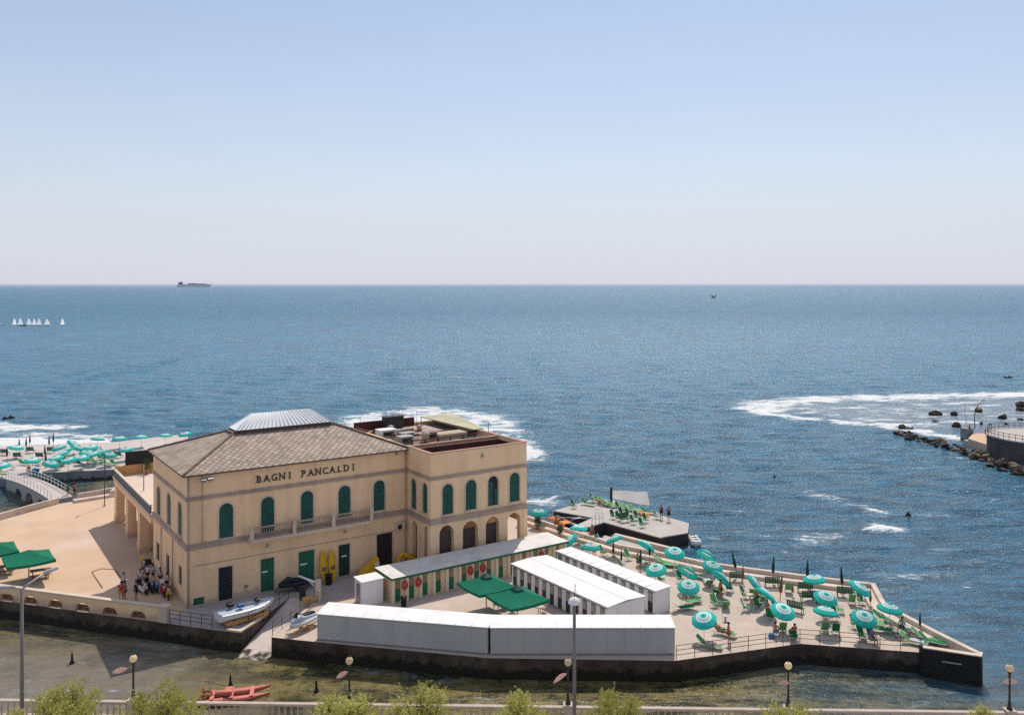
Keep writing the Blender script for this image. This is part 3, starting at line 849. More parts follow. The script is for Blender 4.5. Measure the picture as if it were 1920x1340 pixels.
vs = [(L0, LV0, LZ), (L1, LV0, LZ), (L1, LV1, LZ), (L0, LV1, LZ), (L0 + RI, BD / 2, LZ + 1.32), (L1 - RI, BD / 2, LZ + 1.32)]
la.add(vs, [(0, 1, 5, 4), (1, 2, 5), (2, 3, 4, 5), (3, 0, 4), (3, 2, 1, 0)])
nr = 22
for i in range(nr + 1):
    t = i / nr
    xb = L0 + (L1 - L0) * t
    xt = L0 + RI + (L1 - L0 - 2 * RI) * t
    for vv in (LV0, LV1):
        la.tube((xb, vv, LZ + 0.03), (xt, BD / 2, LZ + 1.35), 0.035, n=4)
la.build('skylight', surf('pale_metal_sheet', (0.88, 0.88, 0.865), 0.6, 0.06, 0.8, 8, 0.03), roof)
la = MB()
for i in range(26): la.box((L0 + 0.1 + (L1 - L0 - 0.2) * i / 25, LV0 + 0.04, LZ - 0.14), (0.1, 0.1, 0.3))
la.span((L0, LV0 + 0.1, LZ - 0.3), (L1, LV1 - 0.1, LZ - 0.002))
la.build('skylight_base', surf('skylight_kerb', (0.10, 0.075, 0.06), 0.8, 0.3, 2, 9, 0), roof)

# roof of the wing
b = MB()
b.span((BL + 0.22, 0.27, 11.352), (WX1 - 0.32, BD - 0.32, 11.40))
b.build('roof_deck', M['roofdeck'], bath)
b = MB(); b.span((BL + 0.37, WV0 + 0.37, 9.302), (WX1 - 0.37, -0.12, 9.32))
for (x0, y0, x1, y1) in ((BL + 0.352, WV0 + 0.37, BL + 0.36, -0.12), (BL + 0.37, -0.118, WX1 - 0.37, -0.112), (WX1 - 0.36, WV0 + 0.37, WX1 - 0.352, -0.12), (BL + 0.37, WV0 + 0.352, WX1 - 0.37, WV0 + 0.36)):
    b.span((x0, y0, 9.33), (x1, y1, 11.4))
b.build('sunken_terrace', M['maroon'], bath)
b = MB()
b.span((BL - 0.05, WV0 - 0.06, WH - 0.001), (WX1 + 0.06, WV0 + 0.352, WH + 0.07)); b.span((BL - 0.05, WV0 + 0.353, WH - 0.001), (BL + 0.352, -0.2, WH + 0.07)); b.span((WX1 - 0.352, WV0 + 0.353, WH - 0.001), (WX1 + 0.06, BD, WH + 0.07))
b.span((BL + 0.353, -0.12, WH - 0.25), (WX1 - 0.353, 0.24, WH + 0.02))
b.build('coping', surf('terracotta_coping', (0.42, 0.25, 0.18), 0.85, 0.2, 1, 8, 0.1), bath)
b = MB(); b.span((BL + 0.1, BD - 0.35, 11.4), (WX1 - 3.6, BD - 0.05, 12.35)); b.span((BL + 0.1, BD - 3.4, 11.4), (BL + 0.35, BD - 0.36, 11.9))
b.build('back_parapet', M['maroon'], bath)
b = MB(); b.span((BL + 3.2, 6.5, 11.401), (WX1 - 2.9, 11.6, 11.55)); b.build('roof_patch', M['pinkdeck'], bath)
b = MB(); b.span((BL + 5.2, 2.6, 11.41), (BL + 8.7, 3.0, 12.0)); b.span((BL + 5.2, 3.0, 11.9), (BL + 8.7, 4.3, 12.02)); b.build('roof_shed', surf('tan_shed', (0.46, 0.36, 0.25), 0.8, 0.1, 1, 8, 0.05), bath)
b = MB(); b.span((WX1 - 3.6, 0.9, 11.405), (WX1 - 0.9, 3.2, 11.43)); b.span((WX1 - 3.7, 3.2, 11.405), (WX1 - 0.9, 3.5, 12.0)); b.build('roof_well', M['dark'], bath)
cp = [(WX1 - 2.7, 13.2, 12.35), (WX1 - 1.0, 3.6, 11.95), (WX1 + 0.75, 4.6, 11.85), (WX1 + 1.95, 13.3, 12.3)]
b = MB(); b.slab(cp, 0.1)
b.build('canopy_sheet', M['greensheet'], bath)
for k, (x, y, z) in enumerate(cp):
    b = MB(); b.tube((x + (0.1 if k < 2 else -0.1), y - 0.1, 5.4 if k > 1 else 11.4), (x + (0.1 if k < 2 else -0.1), y - 0.1, z - 0.1), 0.05, n=6); b.build('canopy_post', M['dkmetal'], bath)
for (x, y, h) in ((BL + 0.6, 12.6, 1.6), (WX1 - 0.2, 2.0, 1.5), (WX1 - 0.1, -3.6, 0.5), (BL + 4, 9, 1.2)):
    b = MB(); b.tube((x, y, 11.4), (x, y, 11.5 + h), 0.03, n=5); b.build('roof_pole', M['dkmetal'], bath)
b = MB(); b.path([(BL + 6.0, 12.8, 11.4), (BL + 6.0, 12.8, 13.2), (BL + 8.0, 12.9, 13.2), (BL + 8.0, 12.9, 11.4)], 0.03, 5); b.build('roof_frame', M['dkmetal'], bath)
b0 = random.Random(8)
for k in range(12):
    x0, y0 = BL + b0.uniform(0.8, 7.5), b0.uniform(1.2, 11.5); l = b0.uniform(1.5, 4.0); a = b0.choice((0, 0, 1.57, 0.2)); zz = b0.uniform(11.5, 11.9)
    b = MB(); b.box((x0, y0, zz), (l, b0.uniform(.08, .3), b0.uniform(.08, .2)), a); b.build('roof_beam', M[b0.choice(('wood', 'maroon', 'roofdeck', 'maroon'))], bath)
for k in range(6):
    b = MB(); b.box((BL + 0.9 + 1.5 * k, 0.55, 11.75), (0.12, 0.12, 0.75)); b.build('roof_stanchion', M['maroon'], bath)
b = MB(); b.box((BL + 4.6, 0.55, 12.12), (8.4, 0.1, 0.1)); b.build('roof_beam', M['maroon'], bath)
def roof_unit(name, x, y, sx, sy, sz, mat, label=None):
    b = MB(); b.box((0, 0, sz / 2), (sx, sy, sz)); b.box((0, 0, sz + 0.03), (sx * 1.06, sy * 1.06, 0.06)); b.box((0, -sy / 2 - 0.01, sz * 0.5), (sx * 0.7, 0.03, sz * 0.6), 0, 1)
    o = b.build(name, [mat, M['dkmetal']], bath, (x, y, 11.42), bevel=0.02)
    if label: o['label'] = label
roof_unit('roof_unit', BL + 1.6, 8.0, 1.9, 1.4, 0.75, M['white'], 'sunlit white plant box')
roof_unit('roof_unit', BL + 4.4, 12.0, 2.3, 1.0, 1.45, M['dkmetal'], 'dark louvred plant box')
roof_unit('roof_unit', BL + 3.0, 6.0, 1.5, 0.9, 0.55, M['metal'])
roof_unit('roof_unit', BL + 1.5, 3.4, 1.5, 1.1, 0.7, M['metal'])
roof_unit('roof_unit', BL + 4.6, 3.6, 1.3, 1.0, 0.8, M['roofdeck'])
for (x, y, s) in ((BL + 2.3, 5.0, 0.35), (BL + 5.9, 8.4, 0.4), (BL + 3.6, 2.6, 0.5), (BL + 2.8, 9.3, 0.45)):
    b = MB(); b.lathe([(s * 0.7, 0), (s * 0.7, s * 1.6), (s, s * 1.7), (s * 0.2, s * 2.2)], 10)
    b.build('roof_vent', M['pale'], bath, (x, y, 11.4))

# balcony
(u0, zb0), (u1, zb1) = on_front(463, 1008), on_front(691, 969)
zb = 5.2
b = MB(); b.span((u0, -1.0, zb - 0.28), (u1, -0.001 - 0.19, zb)); 
b.build('balcony', M['pale'], bath)
bal = bath.children[-1]
us = [on_front(x, 990)[0] for x in (466, 545.5, 618, 689)]
for uu in us:
    b = MB(); b.span((uu - 0.16, -1.02, zb), (uu + 0.16, -0.68, zb + 1.12)); b.span((uu - 0.2, -1.06, zb + 1.12), (uu + 0.2, -0.64, zb + 1.2)); b.build('balcony_pier', M['pale'], bal)
b = MB()
for ua, ub in zip(us[:-1], us[1:]):
    b.span((ua + 0.17, -0.95, zb + 0.98), (ub - 0.17, -0.75, zb + 1.08))
    n = int((ub - ua) / 0.22)
    for k in range(1, n): b.tube((ua + (ub - ua) * k / n, -0.85, zb), (ua + (ub - ua) * k / n, -0.85, zb + 0.98), 0.035, n=5)
b.build('balcony_railing', M['band'], bal)

# lettering
M['letters'] = surf('dark_green_letters', (0.015, 0.035, 0.012), 0.6, 0.1, 2, 10, 0)
def letter(ch, size):
    cu = bpy.data.curves.new('l', 'FONT'); cu.body = ch; cu.size = size; cu.extrude = 0.03; cu.offset = 0.006; cu.align_x = 'CENTER'
    o = bpy.data.objects.new('l', cu); COL.objects.link(o)
    me = bpy.data.meshes.new_from_object(o.evaluated_get(bpy.context.evaluated_depsgraph_get()))
    vs = [(v.co.x * 0.92, -v.co.z, v.co.y) for v in me.vertices]; fs = [tuple(p.vertices) for p in me.polygons]
    bpy.data.objects.remove(o); bpy.data.meshes.remove(me)
    return vs, fs
SERIF = {'B': [(-0.24, 0), (-0.24, 1)], 'A': [(-0.3, 0), (0.3, 0)], 'G': [], 'N': [(-0.27, 0), (-0.27, 1), (0.27, 1)], 'I': [(0, 0), (0, 1)], 'P': [(-0.22, 0), (-0.22, 1)], 'S': [], 'C': [], 'L': [(-0.2, 0)], 'D': [(-0.27, 0), (-0.27, 1)]}
for word, xa, xb, za in (('BAGNI', 485, 543, 0), ('PANCALDI', 569, 662, 0)):
    ua, ub = on_front(xa, 885)[0], on_front(xb, 885)[0]
    n = len(word); lt = MB()
    for i, ch in enumerate(word):
        vs, fs = letter(ch, 0.87)
        uu = ua + (ub - ua) * i / (n - 1)
        lt.M = Matrix.Translation((uu, -0.06, 10.08)); lt.add(vs, fs)
        for sx_, t in SERIF[ch]:
            lt.box((sx_ * 0.92, 0.0, 0.025 + t * 0.57), (0.22, 0.058, 0.045))
        lt.M = Matrix()
    lt.build('lettering', M['letters'], bath)

# small things fixed to the walls
uu, zz = on_front(385, 897)
b = MB(); b.box((uu, -0.25, zz), (0.06, 0.5, 0.06)); b.box((uu - 0.28, -0.5, zz), (0.42, 0.3, 0.26), rx=0.5); b.box((uu + 0.28, -0.5, zz + 0.05), (0.42, 0.3, 0.26), rx=0.5)
b.build('floodlight', M['metal'], bath)
uu, zz = on_front(748, 985)
b = MB(); b.box((uu, -0.24, zz), (0.95, 0.42, 0.75)); 
o = b.build('air_conditioner', M['pale'], bath, bevel=0.02)
b = MB(); b.M = Matrix.Translation((uu - 0.12, -0.46, zz)) @ Matrix.Rotation(R(90), 4, 'X'); b.lathe([(0.0, 0), (0.26, 0), (0.26, 0.02), (0, 0.02)], 16); b.M = Matrix(); b.build('fan', M['dkmetal'], o)
for x in (352, 378.5, 762):
    uu = max(0.12, on_front(x, 900)[0] - (0.15 if x == 762 else 0)); b = MB(); b.tube((uu, -0.16, 0.1 if x != 378.5 else 5.5), (uu, -0.16, EV - 0.15), 0.06 if x != 378.5 else 0.03, n=6); b.build('downpipe', M['band'], bath)
for y in (4.6, 9.2):
    b = MB(); b.tube((-0.14, y, 0.1), (-0.14, y, 4.9), 0.05, n=6); b.build('downpipe', M['band'], bath)
for x, y, v in ((501.5, 1022, 0), (646, 995.5, 0), (743, 850, 0), (904, 854, WV0), (461, 1098, 0)):
    uu, zz = on_front(x, y, v); b = MB(); b.box((uu, v - 0.06, zz), (0.24, 0.12, 0.26)); b.build('wall_box', M['metal'], bath)
b = MB(); z1 = 3.5
b.span((0.6, -0.03, z1), (BL - 0.4, -0.002, z1 + 0.07)); b.build('cable_duct', M['band'], bath)

# ------------------------------------------------------------------ portico with its roof terrace, behind on the left
port = thing('portico', 'cream portico on square piers carrying a roof terrace, running seaward from the bathing house', 'portico', W(0, BD), ANG)
PL_ = 20.6
b = MB(); b.span((-0.25, 0.02, 4.3), (8.5, PL_, 5.2)); b.build('terrace_slab', M['cream'], port)
b = MB(); b.span((-0.2, 0.03, 5.2), (8.4, PL_ - 0.05, 5.22)); b.build('terrace_floor', surf('pale_terrace_floor', (0.66, 0.52, 0.43), 0.9, 0.06, 0.4, 6, 0), port)
for k, s in enumerate((6.0, 12.7, 19.6)):
    b = MB(); b.span((-0.22, s - 0.6, 0), (0.7, s + 0.6, 4.3)); b.span((-0.28, s - 0.66, 0), (0.76, s + 0.66, 0.9)); b.span((-0.26, s - 0.64, 4.05), (0.74, s + 0.64, 4.28))
    b.build('pier', M['cream'], port)
for s in (6.0, 12.7, 19.6):
    b = MB(); b.span((5.2, s - 0.5, 0), (6.0, s + 0.5, 4.3)); b.build('pier', M['cream'], port)
b = MB(); b.span((7.4, 0.05, 0), (8.2, PL_ - 2, 4.3)); b.build('back_wall', M['cream'], port)
b = MB(); b.span((-0.24, 0.25, 5.221), (-0.12, PL_ - 0.1, 6.0)); b.build('railing_panel', surf('slate_panel', (0.10, 0.11, 0.13), 0.6, 0.1, 1, 8, 0), port)
b = MB(); b.span((-0.3, 0.2, 6.0), (-0.05, PL_, 6.14)); b.span((-0.34, 0.02, 4.9), (-0.251, PL_ + 0.1, 5.22)); b.build('handrail', M['pale'], port)
b = MB(); b.span((-0.1, PL_ - 0.3, 5.22), (8.4, PL_, 6.35)); b.build('end_parapet', M['ochre'], port)
b = MB(); b.span((1.2, PL_ + 0.02, 5.3), (8.4, PL_ + 0.3, 7.9)); b.span((1.0, PL_ - 0.25, 6.36), (1.15, PL_ - 0.1, 8.0)); b.build('dark_screen', M['dark'], port)
for y in (3.2, 10.8):
    b = MB(); b.tube((1.2, y, 5.2), (1.2, y, 8.1), 0.06, n=6); b.build('terrace_post', M['band'], port)

# ------------------------------------------------------------------ walls along the quays
def wall_along(pts, prof_fn, mb, mi=0):
    """sweep a cross-section (offset to the left of travel, height) along pts"""
    pts = [Vector((p[0], p[1], 0)) for p in pts]
    rings = []
    for i, p in enumerate(pts):
        t0 = (p - pts[i - 1]).normalized() if i else (pts[1] - p).normalized()
        t1 = (pts[i + 1] - p).normalized() if i < len(pts) - 1 else t0
        n0, n1 = Vector((-t0.y, t0.x, 0)), Vector((-t1.y, t1.x, 0))
        n = (n0 + n1).normalized(); n /= max(0.45, n.dot(n0))
        rings.append([p + n * o + Vector((0, 0, z)) for o, z in prof_fn])
    mb.loft(rings, mi, True, True, False)


b = MB(); sw = SEAW[::-1]
sw[0] = sw[0] + (sw[1] - sw[0]).normalized() * 0.3
wall_along(sw, [(-0.02, -1.5), (-0.02, DK + 0.7), (0.42, DK + 0.7), (0.42, -1.5)], b)
sw2 = SEAW[::-1]; sw2[0] = sw2[0] + (sw2[1] - sw2[0]).normalized() * 4.2
wall_along(sw2, [(0.421, DK + 0.0), (0.421, DK + 0.34), (1.3, DK + 0.34), (1.3, DK + 0.0)], b)
tag(b.build('sea_wall', M['wallcap'], bevel=0.03), 'pinkish stepped sea wall with a bench ledge along the seaward edge of the parasol terrace', 'sea wall')
tA, tB, tC = Vector((31.05, 64.45, DK)), Vector((34.55, 62.95, DK)), Vector((34.95, 63.35, DK))
b = MB(); wall_along([tA, tB, tC + Vector((0.05, 0.25, 0))], [(-0.06, -1.6), (0.30, -1.6), (0.30, DK + 0.6), (-0.06, DK + 0.6)], b)
b.span((tA.x - 0.02, tA.y - 0.06, -1.6), (tA.x + 0.3, tA.y + 0.62, DK + 0.598))
tag(b.build('end_wall', surf('dark_sea_wall', (0.022, 0.017, 0.016), 0.85, 0.3, 0.6, 6, 0.2)), 'black tarred wall block with a light cap at the pointed end of the terrace', 'wall')
b = MB(); wall_along([tA, tB, tC + Vector((0.05, 0.25, 0))], [(-0.1, DK + 0.602), (0.36, DK + 0.602), (0.36, DK + 0.68), (-0.1, DK + 0.68)], b)
b.build('wall_cap', M['wallcap'], COL.objects['end_wall'])
e = tA.lerp(tB, 0.5); b = MB(); b.box((e.x - 0.03, e.y - 0.085, DK - 0.15), (1.3, 0.04, 0.09), math.atan2(-1.5, 3.5)); b.build('scrape_mark', M['concrete'], COL.objects['end_wall'])

# parapet with segmental openings in front of the square
pa, pb = P(-150, 1104), P(313, 1167.5)
L_ = (pb - pa).length; dr = (pb - pa).normalized(); az = math.atan2(dr.y, dr.x)
prl = thing('arched_parapet', 'low cream parapet pierced by flat arches at the water edge of the tan square', 'parapet', pa, az)
out = [(0, 0.02)]
for px in (-92, -42, 12, 56, 103, 154, 205, 258):
    g = P(px, 1125 + px * 0.137); s = (g - pa).dot(dr)
    w, h = 1.55, 0.62
    out += [(s - w / 2, 0.02)] + [(s - w / 2 * math.cos(math.pi * k / 8), 0.1 + h * math.sin(math.pi * k / 8) ** 0.8) for k in range(9)] + [(s + w / 2, 0.02)]
out += [(L_ - 0.8, 0.02), (L_ - 0.8, 1.2), (0, 1.2)]
b = MB(); n = len(out)
plate(b, out, 0.0, 0.34); b.build('arched_wall', M['cream'], prl)
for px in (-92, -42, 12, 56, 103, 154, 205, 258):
    g = P(px, 1125 + px * 0.137); s = (g - pa).dot(dr); b = MB(); b.span((s - 0.85, 0.341, 0.0), (s + 0.85, 0.40, 0.46)); b.build('arch_shade_panel', M['wood'], prl)  # dark brown panel stands in for the shade within each arch
b = MB(); b.span((0, -0.06, 1.2), (L_ - 0.8, 0.4, 1.29)); b.build('coping', M['pale'], prl)
b = MB(); b.span((L_ - 0.8, -0.1, 0.01), (L_, 0.5, 1.28)); b.span((L_ - 0.86, -0.16, 1.28), (L_ + 0.06, 0.56, 1.38)); b.build('end_pier', M['pale'], prl)

b = MB()                                                              # seaward parapet of the square
lp = [P(-160, 1019), P(0, 975), P(60, 957.5), P(111, 943.8)]
wall_along(lp, [(0.0, DK), (0.0, DK + 0.75), (0.35, DK + 0.75), (0.35, DK)], b)
tag(b.build('parapet', M['wallcap']), 'low tan parapet along the lagoon edge of the square, left of the footbridge', 'parapet')
b = MB()
wall_along([P(146, 937), P(214, 925), W(1.3, 46.2), W(6, 46)], [(0.0, DK), (0.0, DK + 0.8), (0.35, DK + 0.8), (0.35, DK)], b)
wall_along([P(140, 943), P(216, 931)], [(0.0, DK), (0.0, DK + 0.35), (0.9, DK + 0.35), (0.9, DK)], b)
tag(b.build('parapet', M['wallcap']), 'stepped tan parapet between the footbridge and the portico', 'parapet')

b = MB(); dl = [P(x, y, DK + .012) for x, y in ((172, 1072), (190, 1066), (215, 1067), (226, 1082))]; b.path(dl, .06, 4); b.path([dl[0], P(192, 1102, DK + .012)], .06, 4)
tag(b.build('drain_channel', M['wood']), 'thin brown drain line curving across the tan square near the shadow', 'drain')
# footbridge to the lido
ba, bb = P(116, 935), P(30, 895.5)
d = (bb - ba); BLN = d.length; az = math.atan2(d.y, d.x)
br = thing('footbridge', 'small arched stone footbridge with white railings leading to the lido terrace', 'footbridge', (ba.x, ba.y, 0), az)
def bow(x): return DK + 0.35 * math.sin(math.pi * min(1, max(0, x / BLN)))
out = [(0, -0.6)]
for s, w, h in ((3.9, 2.7, 1.0), (8.3, 2.9, 1.15), (12.7, 2.7, 1.0)):
    out += [(s - w / 2, -0.6)] + [(s - w / 2 * math.cos(math.pi * k / 10), 0.1 + h * math.sin(math.pi * k / 10)) for k in range(11)] + [(s + w / 2, -0.6)]
out += [(BLN, -0.6)] + [(BLN * (1 - k / 12), bow(BLN * (1 - k / 12)) - 0.02) for k in range(13)]
b = MB(); plate(b, out, -1.3, 1.3); b.build('arches', M['concrete'], br)
b = MB()
for k in range(12):
    x0, x1 = BLN * k / 12, BLN * (k + 1) / 12
    b.slab([(x0, -1.4, bow(x0) + 0.1), (x1, -1.4, bow(x1) + 0.1), (x1, 1.4, bow(x1) + 0.1), (x0, 1.4, bow(x0) + 0.1)], 0.118)
b.build('deck', M['lido'], br)
for sy in (-1.3, 1.3):
    b = MB()
    for k in range(15):
        x = BLN * k / 14; b.tube((x, sy, bow(x) + 0.1), (x, sy, bow(x) + 1.1), 0.04, n=5)
    for h in (1.1, 0.65): b.path([(BLN * k / 14, sy, bow(BLN * k / 14) + h) for k in range(15)], 0.035, 5)
    b.build('railing', M['whitemetal'], br)


def railing(pts, label, h=1.05, gap=1.55, mat='rail', rails=3, r=0.028, skip=0.0):
    o = thing('railing', label, 'railing', pts[0], 0, None)
    b0 = Vector(pts[0])
    pm = MB(); pm.tube((0, 0, 0), (0, 0, h), r, n=6); pme = pm.mesh('post', M[mat])
    for a, b in zip(pts[:-1], pts[1:]):
        a, b = Vector(a), Vector(b)
        n = max(1, round((b - a).length / gap))
        for k in range(n + 1 if b == Vector(pts[-1]) else n):
            p = bpy.data.objects.new('post', pme); COL.objects.link(p); p.parent = o; p.location = a + (b - a) * k / n - b0
    for k in range(rails):
        m = MB(); m.path([Vector(p) - b0 + Vector((0, 0, h * (1 - k / rails))) for p in pts], r * 0.9, 6); m.build('rail', M[mat], o)
    return o


Z0 = Vector((0, 0, 0.01))
railing([P(1268, 1236), P(1500, 1204.5), P(1727, 1221)], 'thin brown railing along the front edge of the parasol terrace')
railing([P(318, 1166), P(398, 1178)], 'grey railing on the quay corner beside the white boat', mat='dkmetal', gap=1.2)
railing([P(511, 1191), P(545, 1165), P(596, 1131)], 'rusty railing down the right side of the slipway', mat='rail', gap=1.3)
railing([P(466, 1173), P(541, 1121)], 'dark railing along the left side of the slipway', mat='dkmetal', gap=1.6, rails=2)
b = MB(); e = P(375, 1190, 0.9); b.box((0, 0, 0), (3.6, 0.7, 0.1)); b.box((-1.5, 0.1, -0.45), (0.12, 0.5, 0.8)); b.box((1.5, 0.1, -0.45), (0.12, 0.5, 0.8))
tag(b.build('landing_plank', M['concrete'], None, (e.x + 0.4, e.y + 0.75, 0.95), az * 0 - 0.14), 'pale landing plank fixed low on the dark quay wall beside the slipway', 'landing')
b = MB(); wall_along([P(424, 1183), P(452, 1186.5), P(492, 1160)], [(0.0, DK + 0.01), (0.0, DK + 0.16), (0.3, DK + 0.16), (0.3, DK + 0.01)], b)
tag(b.build('kerb', M['pale']), 'cream kerb round the quay corner under the white boat', 'kerb')

# ------------------------------------------------------------------ concrete bathing platform out at sea
top = [(1038, 957), (1062, 950), (1113, 935), (1149, 937), (1196, 953), (1292, 980.5), (1290, 998), (1238, 1007), (1133, 978.5), (1101, 988), (1082, 983), (1112, 970)]
jt = [P(a, b_) for a, b_ in top]
jo = thing('bathing_platform', 'pale concrete bathing platform with black sides standing in the sea beyond the terrace', 'platform', jt[8])
def rel(pts, o): return [(p[0] - o.x, p[1] - o.y) for p in pts]
b = MB(); b.prism(rel(jt, jt[8]), -2.6, -0.12, 0); b.build('piled_base', M['blackwall'], jo)
b = MB(); b.prism(rel(jt, jt[8]), -0.118, 0.0, 0); b.build('deck', M['concrete'], jo)
b = MB()
for (x0, y0), (x1, y1) in (((1040, 966), (1112, 970)), ((1050, 973), (1085, 983)), ((1042, 962), (1100, 990)), ((1070, 972), (1105, 962))):
    b.tube(P(x0, y0) - jt[8] - Vector((0, 0, 0.2)), P(x1, y1) - jt[8] - Vector((0, 0, 0.2)), 0.09, n=6)
b.build('gangway_beams', M['metal'], jo)
for run in (((1110, 984), (1117, 982), (1124, 980), (1131, 977.5)), ((1116, 970), (1122, 970), (1128, 970))):
    b = MB()
    for x, y in run: b.tube(P(x, y) - jt[8], P(x, y) - jt[8] + Vector((0, 0, 1.05)), 0.04, n=5)
    for z in (1.05, 0.6): b.path([P(x, y) - jt[8] + Vector((0, 0, z)) for x, y in (run[0], run[-1])], 0.03, 5)
    b.build('handrail', M['whitemetal'], jo)
b = MB(); e = P(1292, 990) - jt[8]
for k in range(3): b.lathe([(0.3, 0), (0.62, 0.1), (0.62, 0.5), (0.3, 0.6)], 12, (e.x + 0.35, e.y - 0.2 - 0.9 * k, -1.3))
b.build('fender', M['gel'], jo)
e = P(1146, 943)
b = MB(); b.box((0, 0, 1.0), (0.3, 0.3, 2.0)); b.box((0, 0, 2.02), (0.36, 0.36, 0.06))
tag(b.build('signal_post', M['dkmetal'], None, e), 'dark square post standing at the back of the bathing platform', 'post')
b = MB(); lw = [P(a, b_, 0.75) for a, b_ in ((1133, 1003), (1160, 1009), (1232, 1031), (1236, 1036), (1200, 1034), (1128, 1012))]
b.prism([xy(p) for p in lw], -1.5, 0.75); 
tag(b.build('landing_stage', M['concrete']), 'low concrete ledge in the water between the sea wall and the bathing platform', 'ledge')
b = MB(); wall_along([P(1150, 1004, 0.9), P(1262, 1032, 0.9)], [(0, -1), (0, 1.1), (0.5, 1.1), (0.5, -1)], b)
tag(b.build('breakwater_beam', M['wallcap']), 'long concrete beam in the water just below the bathing platform', 'beam')
e = P(1146, 943); ky = e.y / FPX
b = MB(); nx, nz = 14, 5
tl, tr_, br_, bl = [((x - 1146) * ky, CAMZ - (y - HZ) * ky - DK) for x, y in ((1147, 919), (1214, 922), (1220, 949), (1149, 934))]
grid = []
for i in range(nx + 1):
    t = i / nx; col_ = []
    for k in range(nz + 1):
        s = k / nz; x = (tl[0] + (tr_[0] - tl[0]) * t) * (1 - s) + (bl[0] + (br_[0] - bl[0]) * t) * s; z = (tl[1] + (tr_[1] - tl[1]) * t) * (1 - s) + (bl[1] + (br_[1] - bl[1]) * t) * s
        col_.append((x, 0.35 * math.sin(t * 6.5 + s) * t + 0.2 * t, z))
    grid.append(col_)
for i in range(nx):
    for k in range(nz): b.quad(grid[i][k], grid[i][k + 1], grid[i + 1][k + 1], grid[i + 1][k])
sh = bpy.data.materials.new('sheer_beige_cloth'); sh.use_nodes = True; sn = sh.node_tree
t0 = sn.nodes.new('ShaderNodeBsdfTranslucent'); t0.inputs[0].default_value = (0.78, 0.66, 0.56, 1); t1 = sn.nodes.new('ShaderNodeBsdfTransparent'); ms = sn.nodes.new('ShaderNodeMixShader'); ms.inputs[0].default_value = 0.38
sn.links.new(t0.outputs[0], ms.inputs[1]); sn.links.new(t1.outputs[0], ms.inputs[2]); sn.links.new(ms.outputs[0], sn.nodes['Material Output'].inputs[0])
tag(b.build('banner', sh, None, (e.x, e.y, DK), fix=False), 'large sheer beige cloth blowing from the dark post behind the bathing platform', 'banner')

# ------------------------------------------------------------------ beach cabins and huts
def seams(b, L, H, t=0.0, step=1.22, y=-0.012):
    n = max(1, round(L / step))
    for k in range(n): b.span((L * k / n + 0.012, y, 0.14), (L * (k + 1) / n - 0.012, 0, H))


def cabin_block(a, bq, H, D, label, front_doors=0, ridge=False):
    """long prefabricated cabin row: a to bq is the near long side at ground level"""
    dv = bq - a; L = dv.length
    o = thing('cabin_row', label, 'cabins', a, math.atan2(dv.y, dv.x), 'white beach cabin rows')
    b = MB(); b.span((0, 0.0, 0), (L, D, H)); seams(b, L, H - 0.06)
    n = max(1, round(D / 1.1))
    for k in range(n):
        for x0, x1 in ((-0.012, 0), (L, L + 0.012)): b.span((x0, D * k / n + 0.012, 0.1), (x1, D * (k + 1) / n - 0.012, H - 0.06))
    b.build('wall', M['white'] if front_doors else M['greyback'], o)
    b = MB(); b.span((0, -0.025, 0), (L, -0.001 - 0.012, 0.12)); b.build('plinth', M['metal'], o)
    b = MB()
    z = H
    if ridge:
        for y0, y1, z0, z1 in ((-0.1, D / 2 - 0.03, z, z + 0.14), (D + 0.1, D / 2 + 0.03, z, z + 0.14)):
            lo_, hi_ = min(y0, y1), max(y0, y1)
            za, zb_ = (z0, z1) if y0 < y1 else (z1, z0)
            b.slab([(-0.1, lo_, za + 0.06), (L + 0.1, lo_, za + 0.06), (L + 0.1, hi_, zb_ + 0.06), (-0.1, hi_, zb_ + 0.06)], 0.06)
        b.build('roof', M['whiteroof'], o)
        b = MB(); b.span((-0.08, D / 2 - 0.06, z + 0.05), (L + 0.08, D / 2 + 0.06, z + 0.15)); b.build('roof_gutter', M['metal'], o)
    else:
        b.slab([(-0.08, -0.1, z + 0.06), (L + 0.08, -0.1, z + 0.06), (L + 0.08, D + 0.1, z + 0.11), (-0.08, D + 0.1, z + 0.11)], 0.06)
        n = max(1, round(L / 1.22))
        for k in range(1, n): b.box((L * k / n, D / 2, z + 0.09), (0.05, D, 0.03))
        b.build('roof', M['whiteroof'], o)
    if front_doors:
        w = L / front_doors
        proto = None
        for k in range(front_doors):
            if proto is None:
                d = MB(); d.span((0.10, -0.018, 0.13), (w * 0.60, -0.0125, H - 0.2)); d.span((0.14, -0.05, 1.05), (w * 0.56, -0.019, H - 0.26), 1); d.span((0.14, -0.03, 0.18), (w * 0.56, -0.019, 0.98), 2)
                proto = d.mesh('door', [M['dkmetal'], M['metal'], M['dkmetal']])
            p = bpy.data.objects.new('door', proto); COL.objects.link(p); p.parent = o; p.location = (w * k + 0.12, 0, 0)
        v_ = MB(); v_.span((0, -0.16, H - 0.1), (L, -0.013, H - 0.02)); v_.build('eave_shade', M['metal'], o)
    return o


